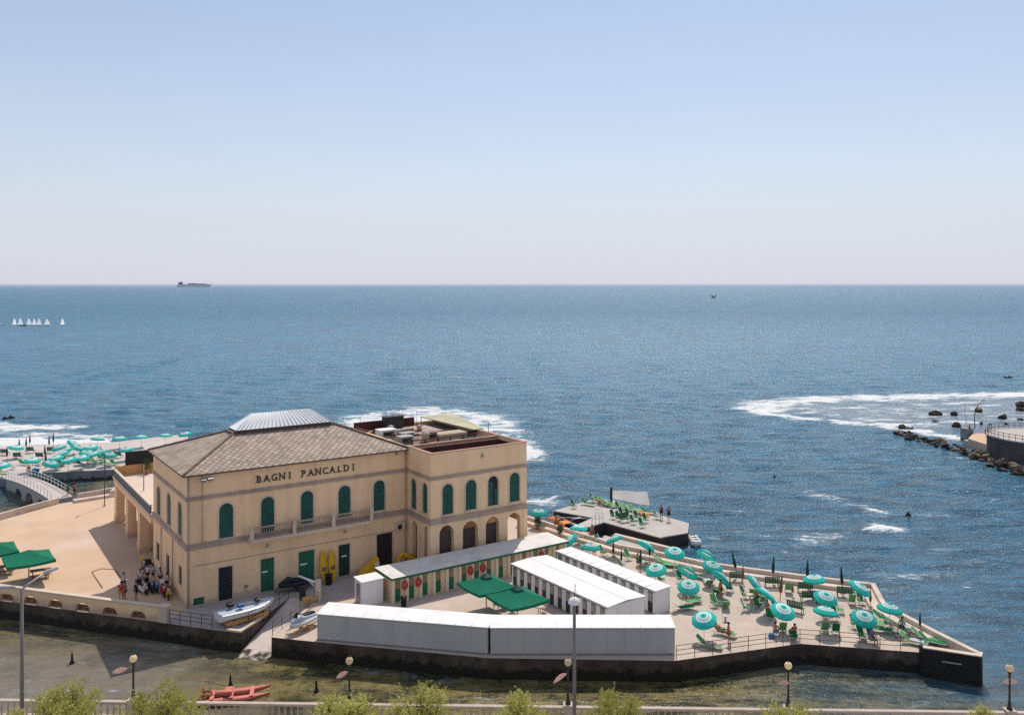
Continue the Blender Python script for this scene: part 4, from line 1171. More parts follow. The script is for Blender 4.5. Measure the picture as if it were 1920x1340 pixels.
cabin_block(P(595, 1199.5), P(914, 1227), 2.05, 2.25, 'left of the two long white cabin rows with blank backs along the quay edge')
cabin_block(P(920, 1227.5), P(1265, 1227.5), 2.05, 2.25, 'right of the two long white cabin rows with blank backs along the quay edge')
def zpt(px, py, z): return Vector((*P(px, py, DK + z)[:2], DK))
c_a, c_b = zpt(960, 1056, 2.1), zpt(1139, 1137, 2.1)
cabin_block(c_a, c_b, 2.05, (zpt(1204, 1115, 2.1) - c_b).length, 'broad double white cabin row with a gutter along its middle and half doors', 12, True)
d_a, d_b = zpt(1044, 1032, 2.1), zpt(1229, 1107, 2.1)
cabin_block(d_a, d_b, 2.05, (zpt(1256, 1099, 2.1) - d_b).length, 'narrow single white cabin row with half doors, nearest to the parasols', 12)

# little white kiosk
k0 = zpt(679, 1092, 2.1)
ko = thing('kiosk', 'small white cabin with a grey door standing alone at the end of the cream hut', 'cabin', k0, ANG)
b = MB(); b.span((0, 0, 0), (2.0, 1.55, 2.1)); b.span((-0.012, 0.1, 0.1), (0, 1.45, 2.0)); b.build('wall', M['white'], ko)
b = MB(); b.slab([(-0.1, -0.1, 2.16), (2.1, -0.1, 2.16), (2.1, 1.65, 2.2), (-0.1, 1.65, 2.2)], 0.06); b.build('roof', M['whiteroof'], ko)
b = MB(); b.span((-0.05, 0.35, 0.05), (-0.013, 1.15, 1.85)); b.build('door', M['metal'], ko)

# long cream hut with green half doors
h0 = zpt(735, 1086, 2.25)
HL, HD = 19.6, 3.45
ho = thing('changing_hut', 'long cream hut with green half doors and red lifebuoys under a flat grey roof', 'hut', h0, ANG)
b = MB(); b.span((0.25, 0.35, 0), (HL - 0.2, HD, 2.15)); b.build('wall', surf('hut_cream', (0.70, 0.55, 0.37), 0.8, 0.06, 0.7, 9, 0.05), ho)
b = MB(); b.slab([(0, 0, 2.30), (HL, 0, 2.30), (HL, HD + 0.1, 2.36), (0, HD + 0.1, 2.36)], 0.1); b.build('roof', M['hutroof'], ho)
b = MB(); b.span((0, -0.03, 2.12), (HL, -0.001, 2.31)); b.span((-0.03, 0, 2.12), (-0.001, HD, 2.31)); b.build('fascia', M['green'], ho)
n = 14; w = (HL - 0.5) / n
pil = MB()
for k in range(n + 1): pil.span((0.25 + w * k - 0.14, 0.2, 0), (0.25 + w * k + 0.14, 0.349, 2.14))
pil.build('pilasters', surf('hut_pilaster', (0.74, 0.63, 0.47), 0.8, 0.05, 0.7, 9, 0.05), ho)
for k in range(n):
    x = 0.25 + w * k
    d = MB(); d.span((x + 0.2, 0.30, 0.1), (x + w * 0.52, 0.345, 1.2)); d.build('half_door', M['green'], ho)
    d = MB(); d.span((x + 0.2, 0.335, 1.22), (x + w * 0.52, 0.348, 2.0)); d.build('cubicle_shade', surf('dim_cubicle', (0.28, 0.20, 0.13), 0.9, 0.1, 1, 8, 0) if k == 0 else bpy.data.materials['dim_cubicle'], ho)  # brown plate paints the dim cubicle inside, above each half door
for k in (0, 1, 5, 6, 11):
    x = 0.25 + w * (k + 0.78)
    b = MB(); b.M = Matrix.Rotation(R(90), 4, 'X') @ Matrix.Scale(1.35, 4, (0, 1, 0))
    prof = [(0.22 + 0.09 * math.cos(a), 0.09 * math.sin(a)) for a in [2 * math.pi * i / 8 for i in range(9)]]
    b.lathe(prof, 16); b.M = Matrix()
    p_ = Vector((x, 0.10, 1.45)); 
    o = b.build('lifebuoy', M['red'], None, h0 + U * p_.x + V * p_.y + Vector((0, 0, p_.z)), ANG)
    tag(o, {0: 'red oval lifebuoy nearest the left end of the cream hut', 1: 'red lifebuoy second from the left end of the cream hut', 5: 'red lifebuoy above the left part of the double green parasol', 6: 'red lifebuoy behind the middle of the double green parasol', 11: 'red lifebuoy far along the hut near the white cabin roofs'}[k], 'lifebuoy', 'lifebuoys on the cream hut')
b = MB(); b.lathe([(0.0, 0), (0.22, 0), (0.27, 0.75), (0.30, 0.76), (0.30, 0.84), (0, 0.9)], 12)
e = P(757, 1136); tag(b.build('litter_bin', M['black'], None, e), 'black litter bin below the first lifebuoy of the cream hut', 'bin')


# ------------------------------------------------------------------ big square green parasols
def square_parasol(label, c, half, zc, rz, group, vent=True, base=True):
    o = thing('square_parasol', label, 'parasol', (c[0], c[1], DK), rz, group)
    b = MB(); b.tube((0, 0, 0), (0, 0, zc + 0.5), 0.06, n=8); b.build('pole', M['pale'], o)
    h = half; dz = 0.72
    b = MB(); N_ = 8
    rings = []
    for i in range(N_ + 1):
        t = i / N_
        ring_ = []
        for s in range(4):
            a0 = Vector(((-1, 1, 1, -1)[s], (-1, -1, 1, 1)[s], 0)); a1 = Vector(((-1, 1, 1, -1)[(s + 1) % 4], (-1, -1, 1, 1)[(s + 1) % 4], 0))
            for j in range(6):
                f = j / 6; p = a0.lerp(a1, f) * (0.12 + (h - 0.12) * t)
                sag = 0.10 * math.sin(math.pi * f) * t + 0.05 * math.sin(math.pi * t)
                ring_.append(Vector((p.x, p.y, zc + dz * (1 - t) - sag)))
        rings.append(ring_)
    rings.append([p + Vector((0, 0, -0.24)) for p in rings[-1]])
    b.loft(rings, 0, True, False, False); b.build('canopy', M['gcloth'], o)
    if vent:
        b = MB(); v = 0.42
        b.add([(-v, -v, zc + dz - 0.02), (v, -v, zc + dz - 0.02), (v, v, zc + dz - 0.02), (-v, v, zc + dz - 0.02), (0, 0, zc + dz + 0.26)], [(0, 1, 4), (1, 2, 4), (2, 3, 4), (3, 0, 4), (3, 2, 1, 0)])
        b.build('vent_cap', M['dkgreen'], o)
    b = MB()
    for s in range(8):
        a = s * math.pi / 4; r = h * (1.32 if s % 2 else 0.98); b.tube((0, 0, zc + 0.3), (math.cos(a) * r, math.sin(a) * r, zc - 0.08), 0.02, n=4)
    b.build('ribs', M['pale'], o)
    b = MB(); b.box((0, 0, 0.06), (0.9, 0.9, 0.12)); b.build('base', M['concrete'], o)
    return o


gp = 'square green parasols'
square_parasol('large square green parasol joined edge to edge behind the other one, by the cream hut', (-2.2, 73.2), 1.85, 2.35, ANG, gp)
square_parasol('large square green parasol in front of its twin, beside the double cabin row', (0.45, 70.2), 1.9, 2.35, ANG, gp)
square_parasol('square green parasol standing whole in view on the tan square, over a picnic bench', (-45.7, 80.7), 2.0, 2.2, ANG + 0.05, gp, False)
square_parasol('square green parasol cut by the left edge of the photo on the tan square', (-50.6, 83.2), 2.0, 2.2, ANG + 0.05, gp, False)


def picnic(label, p, rz, mat='wood'):
    o = thing('picnic_bench', label, 'picnic table', p, rz, 'picnic benches on the square')
    b = MB()
    for k in range(5): b.box((0, -0.3 + 0.15 * k, 0.74), (1.8, 0.13, 0.04))
    b.build('table_top', M[mat], o)
    for s in (-1, 1):
        b = MB()
        for k in (0, 1): b.box((0, s * (0.62 + 0.15 * k), 0.45), (1.8, 0.13, 0.04))
        b.build('seat', M[mat], o)
        b = MB(); b.tube((s * 0.65, -0.55, 0), (s * 0.65, -0.2, 0.72), 0.045, n=4); b.tube((s * 0.65, 0.55, 0), (s * 0.65, 0.2, 0.72), 0.045, n=4); b.box((s * 0.65, 0, 0.41), (0.08, 1.6, 0.06)); b.build('trestle', M[mat], o)
    return o


picnic('brown picnic bench in the shade right of the whole green parasol', P(76, 1082), 0.5)
picnic('brown picnic bench under the green parasol at the left edge', P(8, 1075), 0.5)


def plain_table(label, p, rz, mat='pale', r=0.45, grp='cream tables under the double green parasol'):
    o = thing('round_table', label, 'table', p, rz, grp)
    b = MB(); b.lathe([(0, 0.70), (r, 0.70), (r, 0.74), (0, 0.74)], 16); b.build('table_top', M[mat], o)
    b = MB(); b.tube((0, 0, 0), (0, 0, 0.7), 0.04, n=6); b.lathe([(0, 0), (0.25, 0), (0.25, 0.04), (0, 0.06)], 10); b.build('pedestal', M[mat], o)
    return o


plain_table('cream round table under the left corner of the front green parasol', P(945, 1140), 0)
plain_table('cream round table nearest the pole of the front green parasol', P(962, 1148), 0)
plain_table('cream table in the sun right of the front green parasol', P(1010, 1152), 0)


def plastic_chair(label, p, rz, mat, grp):
    o = thing('chair', label, 'chair', p, rz, grp)
    b = MB(); b.box((0, 0, 0.43), (0.46, 0.46, 0.05)); b.build('seat', M[mat], o, bevel=0.015)
    b = MB(); b.box((0, 0.24, 0.72), (0.46, 0.05, 0.5), rx=-0.18); b.build('backrest', M[mat], o, bevel=0.015)
    for sx in (-1, 1):
        for sy in (-1, 1):
            b = MB(); b.tube((sx * 0.2, sy * 0.2, 0), (sx * 0.18, sy * 0.18, 0.41), 0.022, n=5); b.build('leg', M[mat], o)
    return o


for lb, p, rz in (('cream chair left of the cream tables under the front green parasol', (930, 1142), 1.5), ('cream chair at the far side of the table under the front green parasol', (958, 1136), 0.2), ('cream chair right of the front green parasol, facing the double cabins', (1019, 1147), -1.2)):
    plastic_chair(lb, P(*p), rz, 'pale', 'cream chairs under the double green parasol')

# ------------------------------------------------------------------ striped parasols
def parasol_proto():
    o = thing('parasol', None, 'parasol')
    b = MB(); b.tube((0, 0, 0), (0, 0, 2.12), 0.028, n=6); b.build('pole', M['whitemetal'], o)
    b = MB(); b.lathe([(0, 0), (0.26, 0), (0.24, 0.1), (0.06, 0.16), (0, 0.16)], 10); b.build('foot', M['concrete'], o)
    b = MB()
    Rr = 1.05
    bands = [(0.0, 0), (0.26, 0), (0.41, 1), (0.46, 0), (0.64, 1), (0.82, 0), (1.0, 0)]
    prof = []; mids = []
    for r, m_ in bands:
        prof.append((max(0.012, r) * Rr, 0.42 * (1 - r ** 1.7))); mids.append(m_)
    prof.append((Rr * 1.0, -0.14)); mids.append(0)
    b.lathe(prof, 12, (0, 0, 0), 0, mids[1:], False)
    c = b.build('canopy', [M['teal'], M['wcloth']], o, (0, 0, 1.75), fix=False)
    b = MB(); b.lathe([(0.0, 0.0), (0.05, 0.02), (0.03, 0.09), (0.0, 0.11)], 6); b.build('finial', M['whitemetal'], c, (0, 0, 0.41))
    b = MB()
    for k in range(8):
        a = k * math.pi / 4 + 0.26; b.tube((0, 0, 0.3), (math.cos(a) * 1.0, math.sin(a) * 1.0, 0.0), 0.009, n=4)
    b.build('ribs', M['whitemetal'], c)
    return o


PARA = parasol_proto()
_used = [False]


def parasol(px, py, rx, ry, label, group, sc=1.0):
    o = PARA if not _used[0] else copy_tree(PARA)
    _used[0] = True
    p = P(px, py, DK + 1.82)
    o.location = (p.x, p.y, DK); o.rotation_euler = (0, 0, (px * 7 + py * 3) % 10 * 0.17)
    o.scale = (sc, sc, 1)
    cz = [c for c in o.children if c.name.startswith('canopy')][0]
    cz.rotation_euler = (Matrix.Rotation(-o.rotation_euler.z, 3, 'Z') @ Euler((rx, ry, 0)).to_matrix()).to_euler()
    tag(o, label, 'parasol', group)
    return o


G1 = 'striped parasols on the terrace'
for a in (
    (1265, 1034, 0.30, 0.02, 'teal and white parasol at the sea wall nearest the right end of the bathing platform'),
    (1230, 1066, 0.22, -0.18, 'teal and white parasol just behind the narrow cabin row, over a table'),
    (1291, 1098, 0.26, -0.05, 'teal and white parasol over red-clad tables, nearest the near end of the narrow cabins'),
    (1336, 1060, 0.22, 0.15, 'teal and white parasol close to the sea wall with a sharply tilted one under it'),
    (1352, 1082, -0.25, 0.75, 'pale teal parasol tilted sharply to the right, seen almost edge on'),
    (1320, 1159, 0.30, -0.22, 'teal and white parasol nearest the front railing, standing alone beside the white cabins'),
    (1416, 1093, 0.15, 0.80, 'teal parasol tilted steeply right beside a closed brown one'),
    (1436, 1113, -0.15, 0.62, 'thin pale parasol tilted right, edge on, under the steep teal one'),
    (1468, 1143, 0.34, 0.10, 'large teal and white parasol in front with two seated people under it'),
    (1527, 1084, -0.02, -0.08, 'pale green flat parasol seen edge on against the sea wall'),
    (1548, 1119, 0.30, 0.10, 'teal and white parasol in mid terrace above another seen edge on'),
    (1548, 1144, -0.05, 0.10, 'teal parasol tilted away, seen as a flat bar over dark green chairs'),
    (1612, 1100, 0.22, 0.42, 'teal and white parasol tilted right at the far corner of the sea wall'),
    (1620, 1157, 0.34, 0.0, 'teal and white parasol with a green centre standing front right, over a green chair'),
    (1668, 1139, 0.02, 0.12, 'dark green parasol with a grey white top leaning on the right sea wall'),
    (1010, 959, 0.10, 0.0, 'teal parasol right beside the corner of the bathing house wing'),
    (1085, 989, -0.12, 0.05, 'flat teal parasol against the black side of the bathing platform'),
    (1067, 1012, 0.10, -0.65, 'teal parasol tilted steeply left at the far end of the cream hut roof'),
    (1108, 1024, -0.05, 0.05, 'dark rimmed teal parasol above red seats at the far end of the narrow cabins'),
    (1151, 1010, -0.20, -0.35, 'pale green parasol showing its underside, left one by the low water beam'),
    (1211, 1022, -0.30, 0.55, 'pale green parasol tilted right showing its underside, against the black platform side'),
    (1324, 1039, -0.45, 0.55, 'very pale parasol leaning outward over the sea beyond the wall'),
    (1290, 1071, -0.50, 0.60, 'dark parasol tilted right with its underside in shade beside the dark pole'),
):
    parasol(*a[:5], G1, 0.94)

G2 = 'striped parasols on the lido'
for px, py, rx, ry, lb in (
    (104, 858, 0.2, -0.1, 'turquoise lido parasol front left in the dense cluster'), (152, 857, 0.2, 0.05, 'turquoise lido parasol in front middle of the dense cluster, nearest the grey wall'),
    (163, 848, 0.15, 0.2, 'turquoise lido parasol directly behind the front middle one'), (117, 850, 0.1, -0.3, 'turquoise lido parasol leaning left in the dense cluster'),
    (126, 844, 0.1, -0.4, 'turquoise lido parasol leaning left high in the dense cluster'), (138, 831, -0.1, 0.6, 'turquoise lido parasol tilted right at the surf edge'),
    (170, 838, 0.15, 0.0, 'turquoise lido parasol right and back in the dense cluster'), (183, 822, -0.1, 0.1, 'pale flat lido parasol nearest the surf'),
    (224, 821, 0.1, 0.05, 'turquoise lido parasol alone behind the thin lamp post'), (265, 819, -0.1, 0.0, 'pale blue lido parasol behind the portico terrace'),
    (310, 816, -0.1, 0.0, 'pale lido parasol just above the left slope of the tiled roof'), (347, 813, 0.15, -0.1, 'turquoise lido parasol touching the roof slope of the bathing house'),
    (3, 872, 0.1, 0.0, 'turquoise lido parasol cut by the left edge of the photo'), (110, 839, 0.15, -0.2, 'turquoise lido parasol at the back left of the dense cluster'),
    (146, 838, 0.0, 0.45, 'turquoise lido parasol tilted right inside the dense cluster'), (205, 852, 0.05, 0.1, 'flat green lido parasol beside the thin lamp post'),
):
    parasol(px, py, rx, ry, lb, G2, 1.12)

for px, py, rx, ry, lb in ((60, 862, 0.1, 0.1, 'turquoise lido parasol left of the cluster among the dark benches'), (128, 862, 0.2, -0.2, 'turquoise lido parasol in front, between the two lowest of the cluster'), (190, 845, 0.1, 0.1, 'turquoise lido parasol right of the cluster, in front of the bather'), (176, 851, 0.15, -0.3, 'turquoise lido parasol leaning left at the right of the cluster'), (30, 838, 0.0, 0.2, 'flat turquoise lido parasol at the left near the surf'), (236, 842, 0.1, 0.0, 'turquoise lido parasol just left of the dark screen'), (95, 868, 0.1, 0.3, 'turquoise lido parasol by the grey wall corner')):
    parasol(px, py, rx, ry, lb, G2, 1.12)

# furled parasols
def furled_proto(mat, h):
    o = thing('closed_parasol', None, 'parasol')
    b = MB(); b.tube((0, 0, 0), (0, 0, h), 0.03, n=6); b.build('pole', M['wood'], o)
    b = MB(); b.lathe([(0.05, h * 0.36), (0.13, h * 0.42), (0.15, h * 0.55), (0.10, h * 0.8), (0.03, h * 1.02)], 8); b.build('furled_canopy', M[mat], o)
    b = MB(); b.lathe([(0.13, h * 0.60), (0.15, h * 0.61), (0.14, h * 0.63)], 8); b.build('tie', M['black'], o)
    b = MB(); b.lathe([(0, 0), (0.24, 0), (0.22, 0.1), (0.05, 0.15), (0, 0.15)], 10); b.build('foot', M['concrete'], o)
    return o


FU = {'furled': furled_proto('furled', 2.4), 'wood': furled_proto('wood', 2.1)}
_fu = set()
def furled(px, py, tilt, label, group, mat='furled', sc=1.0):
    o = FU[mat] if mat not in _fu else copy_tree(FU[mat])
    _fu.add(mat)
    o.location = P(px, py); o.rotation_euler = (0, tilt, 0); o.scale = (sc, sc, sc)
    tag(o, label, 'parasol', group)


G3 = 'closed parasols on the terrace'
furled(1383, 1081, -0.22, 'closed dark parasol leaning left against the sea, nearest the bathing platform', G3)
furled(1393, 1099, 0.0, 'closed brown parasol beside the first green bench', G3, 'wood', 0.9)
furled(1449, 1091, 0.03, 'closed dark parasol upright on the sea wall, right of the leaning one', G3)
furled(1462, 1130, 0.08, 'closed brown parasol with a green foot right of the steeply tilted teal one', G3, 'wood', 1.15)
furled(1513, 1098, 0.03, 'closed dark parasol rising behind the pale flat parasol', G3)
furled(1487, 1121, -0.03, 'bare brown pole of a closed parasol in the open middle of the terrace', G3, 'wood', 0.65)
furled(1580, 1112, -0.06, 'closed dark parasol behind the last green bench near the far corner', G3)
furled(1632, 1141, 0.0, 'closed brown parasol by the right sea wall, under the corner parasol', G3, 'wood', 0.8)
furled(1725, 1187, 0.0, 'closed green parasol near the pointed end of the terrace', G3, 'furled', 0.7)
furled(1150, 1050, 0.0, 'closed dark green parasol standing near the far end of the narrow cabins', G3, 'furled', 0.8)
furled(1201, 1071, 0.0, 'closed dark green parasol in front of the water beam, left of its pair', G3, 'furled', 0.9)
furled(1218, 1053, 0.0, 'closed green parasol beside the sea wall, right of its pair', G3, 'furled', 0.75)
furled(1165, 1062, 0.0, 'closed green parasol over the white chairs behind the narrow cabins', G3, 'furled', 0.7)
G4 = 'closed parasols on the lido'
for px, py, lb in ((13, 866, 'closed dark lido parasol nearest the left edge of the photo'), (36, 849, 'short closed dark lido parasol between the two left benches'), (49, 846, 'closed dark lido parasol behind the second bench'), (56, 840, 'tall closed dark lido parasol at the back left of the surf'), (84, 862, 'closed dark lido parasol left of the dense cluster'), (92, 843, 'closed dark lido parasol at the back, left of a pair'), (100, 838, 'closed dark lido parasol at the back, right of a pair'), (86, 877, 'dark closed lido parasol by the grey wall corner')):
    furled(px, py, 0.0, lb, G4)

# ------------------------------------------------------------------ loungers, benches, chairs
def lounger_proto(mat):
    o = thing('sun_lounger', None, 'sun lounger')
    b = MB(); b.span((-0.30, -0.95, 0.30), (0.30, 0.35, 0.33)); b.build('sling_seat', M[mat], o)
    b = MB(); b.box((0, 0.68, 0.56), (0.60, 0.82, 0.03), rx=0.70); b.build('backrest', M[mat], o)
    b = MB()
    for s in (-1, 1): b.tube((s * 0.32, -0.98, 0.30), (s * 0.32, 0.98, 0.30), 0.022, n=5); b.tube((s * 0.32, 0.36, 0.31), (s * 0.32, 1.0, 0.83), 0.02, n=5)
    b.tube((-0.32, -0.98, 0.30), (0.32, -0.98, 0.30), 0.022, n=5); b.tube((-0.32, 1.0, 0.83), (0.32, 1.0, 0.83), 0.02, n=5)
    b.build('frame', M['whitemetal'], o)
    for sx in (-1, 1):
        for sy in (-0.75, 0.75):
            b = MB(); b.tube((sx * 0.32, sy, 0), (sx * 0.32, sy, 0.3), 0.02, n=5); b.build('leg', M['whitemetal'], o)
    return o


def deck_proto(mat):
    o = thing('deck_chair', None, 'deck chair')
    b = MB(); b.box((0, -0.02, 0.36), (0.54, 0.52, 0.03), rx=-0.12); b.build('sling_seat', M[mat], o)
    b = MB(); b.box((0, 0.36, 0.70), (0.54, 0.75, 0.03), rx=1.15); b.build('backrest', M[mat], o)
    b = MB()
    for s in (-1, 1):
        b.tube((s * 0.29, -0.35, 0.0), (s * 0.29, 0.52, 1.06), 0.022, n=5); b.tube((s * 0.29, 0.42, 0.0), (s * 0.29, -0.3, 0.42), 0.022, n=5); b.tube((s * 0.29, -0.32, 0.58), (s * 0.29, 0.3, 0.60), 0.025, n=5)
    b.build('frame', M['whitemetal'], o)
    return o


def bench_proto():
    o = thing('slatted_bench', None, 'bench')
    b = MB()
    for k in range(4): b.box((0, -0.22 + 0.13 * k, 0.43), (1.35, 0.11, 0.035))
    b.build('seat', M['bgreen'], o)
    b = MB()
    for k in range(9): b.box((-0.6 + 0.15 * k, 0.33, 0.78), (0.12, 0.035, 0.62), rx=-0.2)
    b.box((0, 0.39, 1.06), (1.35, 0.045, 0.06), rx=-0.2); b.box((0, 0.30, 0.56), (1.35, 0.045, 0.06), rx=-0.2)
    b.build('backrest', M['bgreen'], o)
    for s in (-1, 1):
        b = MB(); b.tube((s * 0.58, -0.24, 0), (s * 0.58, -0.24, 0.43), 0.03, n=5); b.tube((s * 0.58, 0.26, 0), (s * 0.58, 0.26, 0.43), 0.03, n=5); b.build('leg_frame', M['bgreen'], o)
    return o


PROT = {'ll': lounger_proto('lgreen'), 'lm': lounger_proto('mgreen'), 'dl': deck_proto('lgreen'), 'dm': deck_proto('mgreen'), 'b': bench_proto()}
_pr = set()
def put(kind, px, py, rz, label, group, cat):
    o = PROT[kind] if kind not in _pr else copy_tree(PROT[kind])
    _pr.add(kind)
    o.location = P(px, py); o.rotation_euler = (0, 0, rz)
    tag(o, label, cat, group)
    return o


GB = 'dark green slatted benches'
for px, py, rz, lb in ((1380, 1090, 3.05, 'dark green slatted bench by the sea wall, first from the bathing platform'), (1447, 1100, 3.0, 'dark green slatted bench by the sea wall left of the closed brown parasol'), (1509, 1110, 3.05, 'dark green slatted bench under the pale flat parasol'), (1583, 1119, 2.9, 'dark green slatted bench at the sea wall near the far corner'),
                       (1492, 1147, 2.5, 'dark green slatted bench behind the large front parasol'), (1515, 1127, 3.1, 'dark green bench in the shade left of the mid terrace parasol')):
    put('b', px, py, rz, lb, GB, 'bench')
GL = 'green sun loungers on the terrace'
for k, px, py, rz, lb in (
    ('ll', 1328, 1097, 3.1, 'light green lounger in full sun beside the sharply tilted parasol'), ('ll', 1252, 1062, 1.2, 'light green lounger left of the dark parasol pole at the sea wall'), ('ll', 1244, 1058, 1.2, 'light green lounger farthest left behind the parasol over the table'),
    ('ll', 1296, 1132, 1.9, 'pale green lounger below the parasol with red tables'), ('dm', 1308, 1127, 0.9, 'green deck chair at the right of the red tables'), ('lm', 1347, 1115, 2.6, 'green lounger in the middle of the left terrace, small and shaded'),
    ('ll', 1359, 1137, 3.0, 'light green lounger with dark shade next to a small stool'), ('ll', 1358, 1191, 0.9, 'light green lounger with a person lying on it beside the front parasol'), ('ll', 1330, 1214, 1.1, 'pale lounger in the shadow of the front left parasol'),
    ('dm', 1398, 1122, 0.9, 'green deck chair at the left of a pair in the middle of the terrace'), ('dl', 1412, 1122, 2.8, 'light green deck chair at the right of a pair in the middle of the terrace'), ('dm', 1423, 1140, 2.2, 'dark green deck chair behind the seated people in mid terrace'),
    ('dm', 1446, 1162, 2.4, 'green deck chair left behind the large front parasol'), ('dl', 1467, 1186, 3.0, 'small green deck chair between the two seated people in front'), ('dm', 1489, 1200, 2.6, 'dark green deck chair at the right of the two seated people in front'),
    ('dl', 1546, 1162, 0.2, 'bright green deck chair under the bar-like parasol'), ('dm', 1566, 1163, 0.1, 'dark green deck chair right under the bar-like parasol'), ('dl', 1546, 1186, 3.0, 'light green deck chair left in the shadow of the bar-like parasol'), ('dm', 1567, 1188, 2.9, 'green deck chair right in the shadow of the bar-like parasol'),
    ('dl', 1597, 1132, 2.9, 'light green deck chair below the last green bench'), ('dm', 1615, 1133, 0.1, 'upright dark green deck chair below the corner parasol'), ('dm', 1616, 1200, 0.1, 'green deck chair showing its square back under the front right parasol'), ('dm', 1637, 1207, 0.2, 'dark green deck chair holding the person in blue by the railing'),
    ('lm', 1660, 1165, 1.0, 'green lounger at the foot of the right sea wall, back one'), ('dm', 1667, 1176, 1.2, 'green deck chair left of the person in pale blue'), ('ll', 1713, 1208, 0.9, 'bright green lounger in the sun, left of a pair at the pointed end'), ('ll', 1734, 1199, 1.0, 'bright green lounger in the sun, right of a pair at the pointed end'),
    ('dl', 1166, 1064, 2.0, 'white green chair behind the narrow cabins'), ('dm', 1132, 1042, 1.0, 'green deck chair by the red seats at the far end of the narrow cabins'),
):
    put(k, px, py, rz, lb, GL, 'sun lounger' if k[0] == 'l' else 'deck chair')
for k, px, py, rz, lb in (
    ('dm', 1276, 1092, 0.4, 'dark green deck chair in the shade under the parasol left of the first bench'), ('ll', 1306, 1083, 0.8, 'pale lounger lying between the dark pole and the shaded tilted parasol'), ('dm', 1368, 1109, 2.6, 'dark green deck chair just below the first green bench'), ('dl', 1340, 1138, 0.3, 'light green deck chair left of the small grey stool'),
    ('dm', 1400, 1146, 1.2, 'dark green deck chair in the shade left of the sunburnt bather'), ('ll', 1432, 1128, 2.9, 'light lounger under the thin edge on parasol'), ('dm', 1457, 1146, 2.2, 'dark green deck chair directly behind the large front parasol pole'), ('dl', 1478, 1110, 2.9, 'light green deck chair between the second and third green benches'),
    ('dm', 1535, 1137, 2.9, 'dark green deck chair in shade beneath the mid terrace parasol, left'), ('dm', 1556, 1137, 3.1, 'dark green deck chair in shade beneath the mid terrace parasol, right'), ('dl', 1576, 1150, 1.2, 'light green deck chair alone right of the bar-like parasol'), ('dm', 1604, 1178, 0.2, 'dark green deck chair half hidden under the front right parasol'),
    ('ll', 1633, 1172, 1.4, 'light lounger between the front right parasol and the sea wall'), ('lm', 1650, 1185, 1.2, 'green lounger left of the round shadow by the right sea wall'), ('dm', 1681, 1195, 1.0, 'dark green deck chair at the front of the round shadow'), ('dm', 1703, 1188, 1.1, 'dark green deck chair by the closed parasol at the pointed end'),
    ('lm', 1748, 1208, 1.0, 'green lounger nearest the black end wall'), ('dl', 1178, 1050, 0.5, 'light green deck chair by the sea wall behind the closed dark green parasols'), ('dm', 1240, 1092, 2.0, 'dark green deck chair right of the table behind the narrow cabins'), ('dl', 1216, 1078, 2.4, 'light green deck chair left of the table behind the narrow cabins'),
    ('dm', 1080, 1020, 0.8, 'dark green deck chair by the tilted teal parasol at the hut end'), ('dl', 1122, 1021, 0.6, 'light green deck chair under the pale parasol showing its underside'), ('lm', 1280, 1144, 1.9, 'green lounger in the shade below the red tables'), ('dm', 1344, 1076, 2.8, 'dark green deck chair in shade by the sea wall under the upright parasol')):
    put(k, px, py, rz, lb, GL, 'sun lounger' if k[0] == 'l' else 'deck chair')
for lb, px, py, mat in (('white towel on the light green lounger in full sun', 1328, 1096, 'wcloth'), ('pink towel on the pale lounger at the front left', 1331, 1213, 'pink'), ('blue bag beside the seated person in the blue skirt', 1447, 1196, 'blue'), ('white towel on the bright green lounger at the pointed end', 1714, 1207, 'wcloth')):
    if 'bag' in lb:
        b = MB(); b.loft([[(-.22, -.1, 0), (.22, -.1, 0), (.22, .1, 0), (-.22, .1, 0)], [(-.26, -.13, .2), (.26, -.13, .2), (.26, .13, .2), (-.26, .13, .2)], [(-.2, -.05, .36), (.2, -.05, .36), (.2, .05, .36), (-.2, .05, .36)]], 0); b.path([(-.14, 0, .34), (-.08, 0, .5), (.08, 0, .5), (.14, 0, .34)], .015, 5)
        tag(b.build('beach_bag', M['blue'], None, P(px, py)), lb, 'bag')
    else:
        b = MB(); b.slab([(-.28, -.7, .36), (.28, -.7, .36), (.28, .3, .37), (-.28, .3, .37)], .02); o = b.build('towel', M[mat], None, P(px, py), 0.9 if px != 1328 else 3.1); tag(o, lb, 'towel', 'towels on the loungers')
GJ = 'deck chairs on the bathing platform'
for i, (px, py) in enumerate(((1150, 973), (1160, 976.5), (1172, 979), (1187, 983), (1204, 989))):
    put('b' if i == 2 else 'dm', px, py, 0.5, ('dark green chair at the left end of the front row', 'dark green chair second from left in the front row', 'dark green bench in the middle of the front row', 'dark green chair fourth in the front row', 'dark green chair at the right end of the front row')[i] + ' on the bathing platform', GJ, 'bench' if i == 2 else 'deck chair')
for i, (px, py, k) in enumerate(((1076, 953, 'dm'), (1112, 941, 'dm'), (1124, 943, 'll'), (1133, 946, 'll'), (1141, 950, 'll'), (1153, 951, 'll'), (1160, 957, 'dm'), (1172, 955, 'll'), (1181, 957, 'll'), (1190, 960, 'll'), (1232, 973, 'dl'))):
    put(k, px, py, 0.7 + 0.2 * (i % 3), ('lone dark green chair at the far left of the bathing platform', 'green chair at the back left of the bathing platform', 'first light green lounger at the back of the platform', 'second light green lounger at the back of the platform', 'light green lounger just left of the dark post', 'light green lounger just right of the dark post', 'dark green chair behind the front row of the platform', 'light green lounger at the middle of the platform', 'light green lounger left of the orange towel', 'light green lounger near the orange towel, right one', 'light green chair beside the two standing bathers on the platform')[i], GJ, 'deck chair' if k[0] == 'd' else 'sun lounger')
GLI = 'green benches and loungers on the lido'
